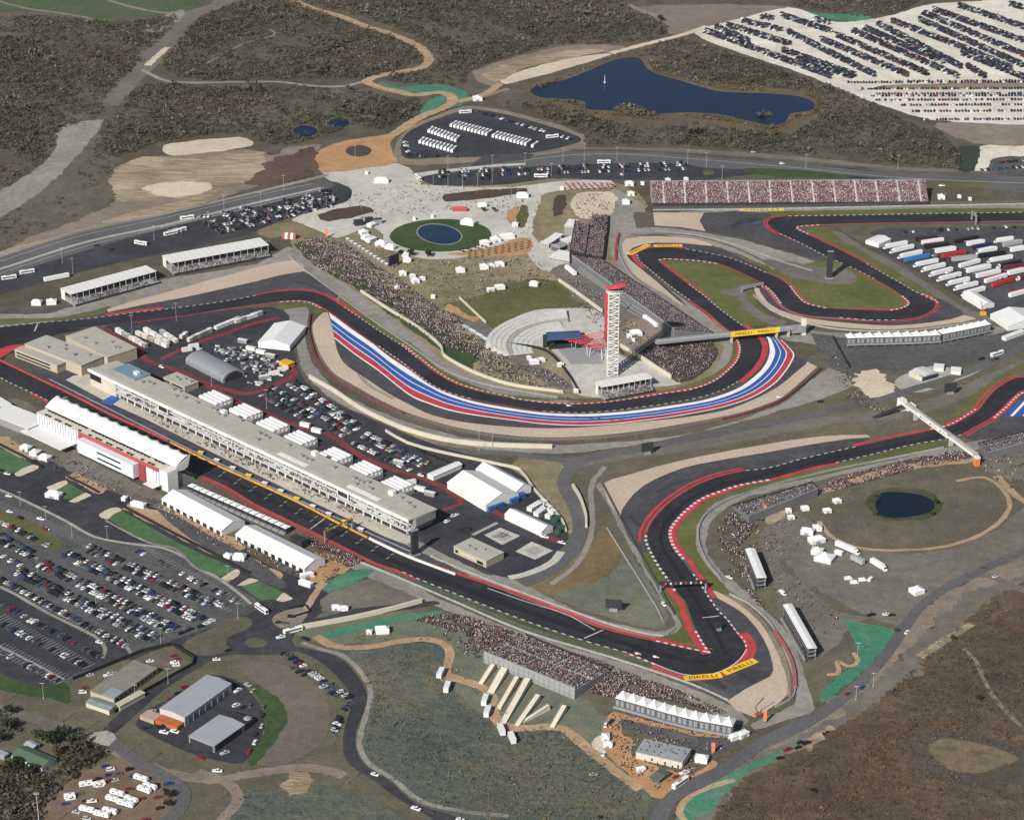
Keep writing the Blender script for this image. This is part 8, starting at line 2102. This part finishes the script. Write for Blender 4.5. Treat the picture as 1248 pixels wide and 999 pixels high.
# ---------------------------------------------------------------- trees
def leaf_cloud(n, ell, g, size, flat_=.5):
    """n quads scattered in an ellipsoid shell; returns verts (n*4,3)"""
    d = g.normal(size=(n, 3)); d /= np.linalg.norm(d, axis=1)[:, None]
    rr = g.uniform(.35, 1.0, n) ** .6
    c = d * rr[:, None] * np.array(ell)
    a = g.normal(size=(n, 3)); a /= np.linalg.norm(a, axis=1)[:, None]
    b = np.cross(a, g.normal(size=(n, 3))); b /= np.linalg.norm(b, axis=1)[:, None]
    s = size * g.uniform(.6, 1.3, n)
    a = a * s[:, None]; b = b * s[:, None] * .8
    return np.stack([c - a - b, c + a - b, c + a + b, c - a + b], 1)
def leafmat(name, col):
    return ground_mat(name, [tuple(x*.65 for x in col), col, tuple(x*1.45 for x in col)], .3, .9, 2.0, spread=.2)
def tree(px, py, h, w, label, cat="tree", leaf=None, group=None, seed=0):
    p = W(px, py); t = thing("tree" if h > 3 else "shrub", label, cat, p, rng.random()*6, group)
    g = np.random.default_rng(seed + int(px*7+py))
    tr = MB()
    tr.tube((0,0,0),(.1,0,h*.45),w*.07,w*.045,n=6)
    tr.build("trunk", B_BROWN, t)
    for k in range(3):
        a = k*2.1 + g.random()
        MB().tube((.08,0,h*.36),(math.cos(a)*w*.28, math.sin(a)*w*.28, h*.7),w*.035,w*.012,n=5).build("limb", B_BROWN, t)
    parts = []
    for k in range(9):
        a = g.uniform(0, 6.28); r = w*.5*g.uniform(.15,.62); z = h*g.uniform(.42,.82)
        q = leaf_cloud(26, (w*.24, w*.24, h*.17), g, w*.055)
        parts.append(q + np.array([math.cos(a)*r, math.sin(a)*r, z]))
    V = np.vstack(parts).reshape(-1, 3)
    me = bpy.data.meshes.new("crown"); n = len(V)//4
    me.from_pydata(V.tolist(), [], [tuple(range(4*i, 4*i+4)) for i in range(n)])
    me.materials.append(leaf or leafmat("leaf_olive", (.05,.062,.026))); me.update()
    o = bpy.data.objects.new("crown", me); COL.objects.link(o); o.parent = t
    return t
DK = leafmat("leaf_dark", (.024,.034,.016)); OL = leafmat("leaf_olive", (.05,.062,.026)); BR = leafmat("leaf_brown", (.075,.06,.036)); GR = leafmat("leaf_grey", (.1,.095,.075))
for k, (px, py, h, w, m, lab) in enumerate(((489,312,6,8,DK,"dark tree behind the black meadow screen"),(501,312,7,9,DK,"dark round tree below the rim of the oval lawn"),(521,313,6,10,DK,"wide dark tree at the top of the trodden meadow"),(590,258,5,6,OL,"small olive tree in the plaza bed behind the red bar"),(602,258,5,6,OL,"second olive tree in the plaza bed by the mulch"),
    (50,902,8,10,OL,"broad olive tree above the green-roofed bungalow"),(64,906,9,12,DK,"dark spreading tree beside the bungalow and dirt road"),(78,900,9,12,DK,"dark tree at the bend of the dirt road above the bungalow"),(88,906,7,9,OL,"olive tree next to the road crossing"),(70,920,8,9,BR,"brown-leaved tree at the end of the bungalow"),(20,936,7,12,DK,"wide dark tree below the bungalow's front"),(38,944,7,11,DK,"dark tree at the lower corner of the bungalow"),(10,890,8,10,DK,"dark tree by the grey hut"),(-2,905,8,9,DK,"dark tree cut by the picture edge near the hut"),(205,972,7,7,DK,"small dark tree in the trailer yard by the road bend"),(204,982,5,6,DK,"low dark tree at the trailer yard corner"),(14,870,7,9,DK,"dark tree in the rough strip above the hut"),
    (1070,609,4,6,DK,"dark shrub tree at the pond's far corner"),(1140,614,4,6,DK,"dark shrub tree at the pond's tower side"),(1136,628,3.6,5,OL,"olive shrub tree on the pond's near bank"),(1067,628,3.4,5,OL,"olive shrub tree on the pond's basin side"),(1192,854,4,5,DK,"lone dark bush on the brown heath"),(1162,780,3.6,5,DK,"dark bush on the heath edge near the road"),(991,966,3.4,5,DK,"low dark green bush among the brown heath"),(405,62,6,9,DK,"dark evergreen in the grey wood beyond the tracks"),(392,92,6,10,DK,"dark evergreen by the pale track in the grey wood"),(805,26,7,11,DK,"dark round tree at the edge of the grey dirt"),(376,84,5,8,DK,"small dark evergreen above the pale track"),(730,998,3,4,OL,"olive bush by the perimeter road's kerb"),(1093,770,3,4,OL,"small olive bush beside the perimeter road"))):
    tree(px, py, h, w, lab, leaf=m, seed=k)
for k in range(12):
    tree(507 + 5.2*k, 548 + 2.2*k + (.6 if k % 2 else 0), 2.2, 3.2, f"small round shrub behind the cream wall, {ORD[k]} of the row from the paddock car park", "shrub", DK, "shrubs behind the cream paddock wall", k)
for k in range(9):
    tree(560 + 4.6*k, 306.5 - .9*k + (2.5 if k % 2 else 0), 2.6, 2.6, f"young brown tree in the orange mulch garden, {ORD[k]} of the group", "young tree", BR, "young trees in the mulch garden", k)
# ---------------------------------------------------------------- scrub as masses
HOLES = [line([(372+17*math.cos(a*.45),160+8.5*math.sin(a*.45)) for a in range(14)], 1), line([(413+15*math.cos(a*.45),150+7.5*math.sin(a*.45)) for a in range(14)], 1), line([(1130,908),(1150,898),(1190,903),(1225,913),(1244,925),(1215,937),(1190,944),(1160,940),(1138,926)], 1), line(LAKE, 1)]
def scrub(name, polys, step, size, cols, nq, seed, hgt=1.0, qs=.2, patch=None):
    g = np.random.default_rng(seed)
    PX, PY = [], []
    for poly in polys:
        P = line(poly, 3, closed=True) if len(poly) > 3 else line(poly, 1)
        xs = np.array([p.x for p in P]); ys = np.array([p.y for p in P])
        n = int((xs.max()-xs.min())*(ys.max()-ys.min())/(step*step))
        x = g.uniform(xs.min(), xs.max(), n); y = g.uniform(ys.min(), ys.max(), n)
        k = inside_np(x, y, P)
        for Q in (HOLES if "wood" in name or "heath" in name else []): k &= ~inside_np(x, y, Q)
        # patchy: leave clearings
        f = np.sin(x*.031+1.3*np.sin(y*.017)) + np.sin(y*.027+1.7*np.sin(x*.013)) + .8*np.sin(x*.09+y*.07)
        k &= g.random(n) < np.clip((.72 if patch is None else patch) + .34*f, .08, 1)
        PX.append(x[k]); PY.append(y[k])
    X, Y = np.concatenate(PX), np.concatenate(PY); n = len(X)
    S = size * g.lognormal(0, .32, n)
    big = g.random(n) < .08
    S[big] *= 1.5
    L = leaf_cloud(n*nq, (1,1,1), g, qs).reshape(n, nq, 4, 3)
    L[..., 2] = np.abs(L[..., 2])*.9*hgt + .1
    V = L * S[:, None, None, None]
    V[..., 0] += X[:, None, None]; V[..., 1] += Y[:, None, None]
    cols = np.array(cols)
    f = np.sin(X*.021+2*np.sin(Y*.011)) + np.sin(Y*.033+1.1)
    idx = np.clip(((f+2)/4*len(cols) + g.normal(0, .9, n)).astype(int), 0, len(cols)-1)
    C = cols[idx] * g.uniform(.75, 1.3, (n, 1))
    CV = np.ones((n, nq, 4, 4)); CV[..., :3] = C[:, None, None] * g.uniform(.85, 1.15, (n, nq, 1, 1))
    F = np.arange(n*nq*4).reshape(-1, 4)
    return mass(name, V.reshape(-1, 3), F, CV.reshape(-1, 4), "foliage")
WOOD = [(.078,.068,.05),(.098,.083,.06),(.064,.061,.042),(.055,.058,.035),(.115,.1,.08),(.088,.068,.047)]
V1 = [(-40,60),(20,44),(90,50),(170,66),(150,95),(128,118),(124,145),(75,157),(66,172),(50,198),(0,232),(-40,250)]
V1b = [(-40,25),(60,20),(150,28),(215,20),(180,60),(165,66),(80,48),(0,38)]
V2 = [(295,2),(350,2),(400,20),(470,44),(508,60),(514,76),(490,84),(440,95),(340,97),(240,98),(198,82),(212,60),(245,22)]
V3 = [(180,102),(240,106),(330,106),(430,110),(480,122),(512,122),(500,140),(465,158),(430,152),(395,168),(330,178),(300,165),(200,172),(140,192),(120,172),(145,130)]
V4 = [(372,0),(745,-8),(770,12),(815,32),(800,46),(750,54),(690,54),(640,64),(575,86),(565,104),(500,102),(470,98),(530,80),(530,66),(500,42),(425,16)]
V5 = [(600,128),(640,122),(690,132),(745,148),(800,154),(880,156),(940,164),(975,158),(1004,132),(1010,104),(1045,118),(1090,142),(1130,160),(1160,176),(1165,206),(1100,200),(1000,192),(900,182),(800,176),(715,176),(712,163),(668,146),(620,134)]
V6 = [(782,62),(830,48),(856,56),(940,82),(1030,114),(1000,114),(930,106),(880,104),(830,94),(795,80)]
V7 = [(965,6),(1000,-6),(1120,-6),(1100,12),(1050,20),(1000,14)]
V11 = [(100,210),(118,165),(135,195),(132,222),(100,262),(40,282),(0,300),(0,268),(50,240)]
scrub("scrub_woodland", [V1, V2, V3, V4, V5, V6, V7, V1b], 3.1, 2.1, WOOD, 15, 91, qs=.19, patch=.86)
scrub("scrub_trees", [V1, V2, V3, V4, V5, V6, V7], 11, 3.6, [(.05,.052,.03),(.075,.068,.045),(.095,.085,.066),(.06,.062,.04),(.12,.108,.09)], 26, 90, hgt=1.15, qs=.15, patch=.5)
scrub("scrub_thicket", [V11, [(300,222),(340,214),(388,205),(380,214),(330,228)]], 5.5, 1.9, WOOD, 12, 92, patch=.4)
scrub("reeds", [[(648,122),(665,122),(700,128),(712,136),(745,140),(790,146),(840,144),(880,148),(915,154),(940,158),(965,146),(990,140),(1004,128),(1000,112),(980,114),(998,126),(990,138),(968,141),(957,153),(938,156),(880,143),(840,139),(790,142),(762,140),(715,135),(705,125),(690,123)],[(748,132),(760,128),(778,130),(790,138),(770,141),(755,139)],[(922,139),(935,137),(938,141),(925,142)],[(640,112),(690,94),(720,82),(750,70),(772,67),(788,74),(800,88),(830,95),(880,109),(930,111),(925,107),(880,104),(830,91),(802,83),(785,68),(765,64),(745,70),(715,82),(690,93),(650,108)]], 2.2, 2.0, [(.13,.105,.06),(.1,.085,.05),(.16,.13,.08),(.08,.072,.04)], 12, 93, patch=.8)
scrub("brown_heath", [[(870,1000),(880,975),(905,950),(950,930),(1000,905),(1060,870),(1110,815),(1160,770),(1230,725),(1290,700),(1300,1060),(860,1060)]], 2.0, 1.15, [(.07,.063,.04),(.1,.062,.034),(.125,.08,.044),(.08,.056,.036),(.12,.092,.06),(.078,.074,.048),(.055,.055,.036)], 8, 94, hgt=.8, patch=.6)
scrub("hedge_thicket", [[(-20,975),(0,962),(40,945),(60,930),(92,905),(122,908),(128,918),(100,942),(60,972),(48,1000),(40,1040),(-20,1040)],[(-20,862),(20,880),(30,892),(0,900),(-20,900)],[(0,930),(20,930),(50,946),(40,955),(0,965)]], 2.1, 2.0, [(.05,.044,.028),(.065,.056,.038),(.04,.042,.022),(.085,.072,.052)], 16, 95, patch=.9)
scrub("grass_tussocks", [[(440,800),(520,788),(542,800),(545,830),(560,852),(590,874),(640,890),(690,895),(735,930),(780,968),(770,1040),(560,1040),(520,990),(475,950),(450,930),(440,905),(448,868),(452,845)]], 2.1, 1.15, [(.1,.128,.128),(.085,.108,.11),(.065,.078,.07),(.11,.13,.115),(.125,.115,.065),(.15,.112,.055),(.095,.105,.07)], 8, 96, hgt=.7, patch=.55)
scrub("grass_tussocks", [[(300,965),(400,955),(440,970),(500,1010),(500,1050),(260,1050)]], 2.6, .85, [(.075,.085,.065),(.1,.09,.05),(.06,.07,.045)], 8, 97, hgt=.7, patch=.5)
scrub("pond_reeds", [[(1056,614),(1064,601),(1090,593),(1130,597),(1149,612),(1142,628),(1110,635),(1075,633),(1068,622),(1072,630),(1095,633),(1120,630),(1138,623),(1140,612),(1126,602),(1100,598),(1076,598),(1068,607)]], 1.8, .9, [(.06,.065,.03),(.09,.085,.045),(.045,.05,.022)], 10, 98, patch=.7)
# ---------------------------------------------------------------- people walking about
pm = MB()
prof = [(.12,0),(.17,.1),(.16,.8),(.2,.95),(.19,1.15),(.24,1.4),(.1,1.5),(.08,1.54),(.11,1.62),(.11,1.72),(.05,1.8)]
n = 8
vv = []
for r_, z in prof:
    fx = 1.25 if .9 < z < 1.45 else 1.0
    vv += [(r_*fx*math.cos(2*math.pi*i/n), r_*.75*math.sin(2*math.pi*i/n), z) for i in range(n)]
ff = [(k*n+i, k*n+(i+1) % n, (k+1)*n+(i+1) % n, (k+1)*n+i) for k in range(len(prof)-1) for i in range(n)]
ff += [tuple(range(n))[::-1], tuple(range((len(prof)-1)*n, len(prof)*n))]
CL = {"dark": (.025,.025,.03), "white": (.6,.59,.57), "red": (.34,.04,.045), "blue": (.05,.08,.2), "grey": (.2,.2,.2)}
PM = {}
for nm, c in CL.items():
    m = MB().add(vv, ff); m.m = [0 if z < 5 else (1 if z < 13*4 else 2) for z in range(len(m.f))]
    m.m = [0 if k//n < 3 else (1 if k//n < 6 else 2) for k in range(len(m.f)-2)] + [0, 2]
    o = m.build("person", [mat("trousers", (.03,.035,.05), .9), mat("top_" + nm, c, .9), mat("skin", (.38,.25,.18), .7)]); PM[nm] = o.data; bpy.data.objects.remove(o)
SPOTS = [([(430,240),(500,225),(540,232),(640,228),(650,245),(640,262),(600,256),(540,256),(480,262),(440,262)], 70, "walking on the pale plaza"),
         ([(500,322),(600,315),(650,330),(690,345),(620,350),(560,372),(530,350)], 60, "standing about the trodden meadow"),
         ([(395,770),(450,786),(540,780),(546,815),(600,850),(640,886),(730,925),(720,915),(690,889),(610,880),(560,826),(550,790),(520,776)], 40, "walking the trodden path of turn one hill"),
         ([(740,920),(760,900),(860,895),(880,900),(860,930),(800,960)], 45, "on the mulch around the clubhouse"),
         ([(925,650),(950,640),(1000,600),(1180,566),(1000,620),(960,690),(1020,745),(1000,790)], 45, "in the yards beyond turn two"),
         ([(100,560),(180,600),(205,628),(150,610),(60,565)], 40, "on the forecourt below the sail-roofed grandstand")]
for poly, cnt_, where in SPOTS:
    P = line(poly, 1)
    xs = [p.x for p in P]; ys = [p.y for p in P]
    k = 0
    while k < cnt_:
        x, y = rng.uniform(min(xs), max(xs)), rng.uniform(min(ys), max(ys))
        if not inside(x, y, P): continue
        c = rng.choices(list(CL), [5, 2, 2, 1, 2])[0]
        o = bpy.data.objects.new("person", PM[c]); COL.objects.link(o)
        o.location = (x, y, .45); o.rotation_euler = (0, 0, rng.random()*6.28)
        tag(o, f"person in a {c} top and dark trousers {where}", "person", f"people in {c} tops {where}")
        k += 1
crowd("walking_crowd", line([(420,240),(500,222),(640,226),(660,250),(640,290),(600,256),(480,262),(430,275)], 1), 260, seed=101)
crowd("walking_crowd", line([(430,285),(500,318),(650,312),(690,350),(620,355),(560,374),(500,345)], 1), 420, seed=102)
crowd("walking_crowd", line([(690,335),(735,360),(800,420),(790,440),(740,415),(700,370)], 1), 300, seed=103)
crowd("walking_crowd", line([(742,870),(900,895),(870,930),(800,962),(740,930)], 1), 300, seed=104)
crowd("walking_crowd", line([(1000,410),(1030,440),(1040,470),(1080,500),(1070,506),(1030,486),(1015,440)], 1), 150, seed=105)
crowd("walking_crowd", line([(1190,555),(1248,545),(1320,540),(1320,600),(1240,600),(1200,580)], 1), 230, seed=106)
crowd("walking_crowd", line([(10,540),(90,560),(200,615),(260,650),(380,690),(420,690),(400,710),(300,690),(180,615),(60,575)], 1), 380, seed=107)
crowd("walking_crowd", line([(880,700),(930,640),(960,640),(950,690),(1030,750),(1000,800),(960,740),(930,710)], 1), 140, seed=108)
# ---------------------------------------------------------------- the air
hz = MB().box(-6000, 6000, -200, 9000, -1.0, CAMH + 40).build("haze", bpy.data.materials.new("air"))
hm = hz.data.materials[0]; hm.use_nodes = True
hn = hm.node_tree
for n_ in list(hn.nodes):
    if n_.type != 'OUTPUT_MATERIAL': hn.nodes.remove(n_)
pv = hn.nodes.new("ShaderNodeVolumePrincipled")
pv.inputs["Color"].default_value = (.78, .86, 1.0, 1)
pv.inputs["Density"].default_value = 1.0e-5
pv.inputs["Anisotropy"].default_value = .2
hn.links.new(pv.outputs[0], [n_ for n_ in hn.nodes if n_.type == 'OUTPUT_MATERIAL'][0].inputs["Volume"])
hz["kind"] = "stuff"
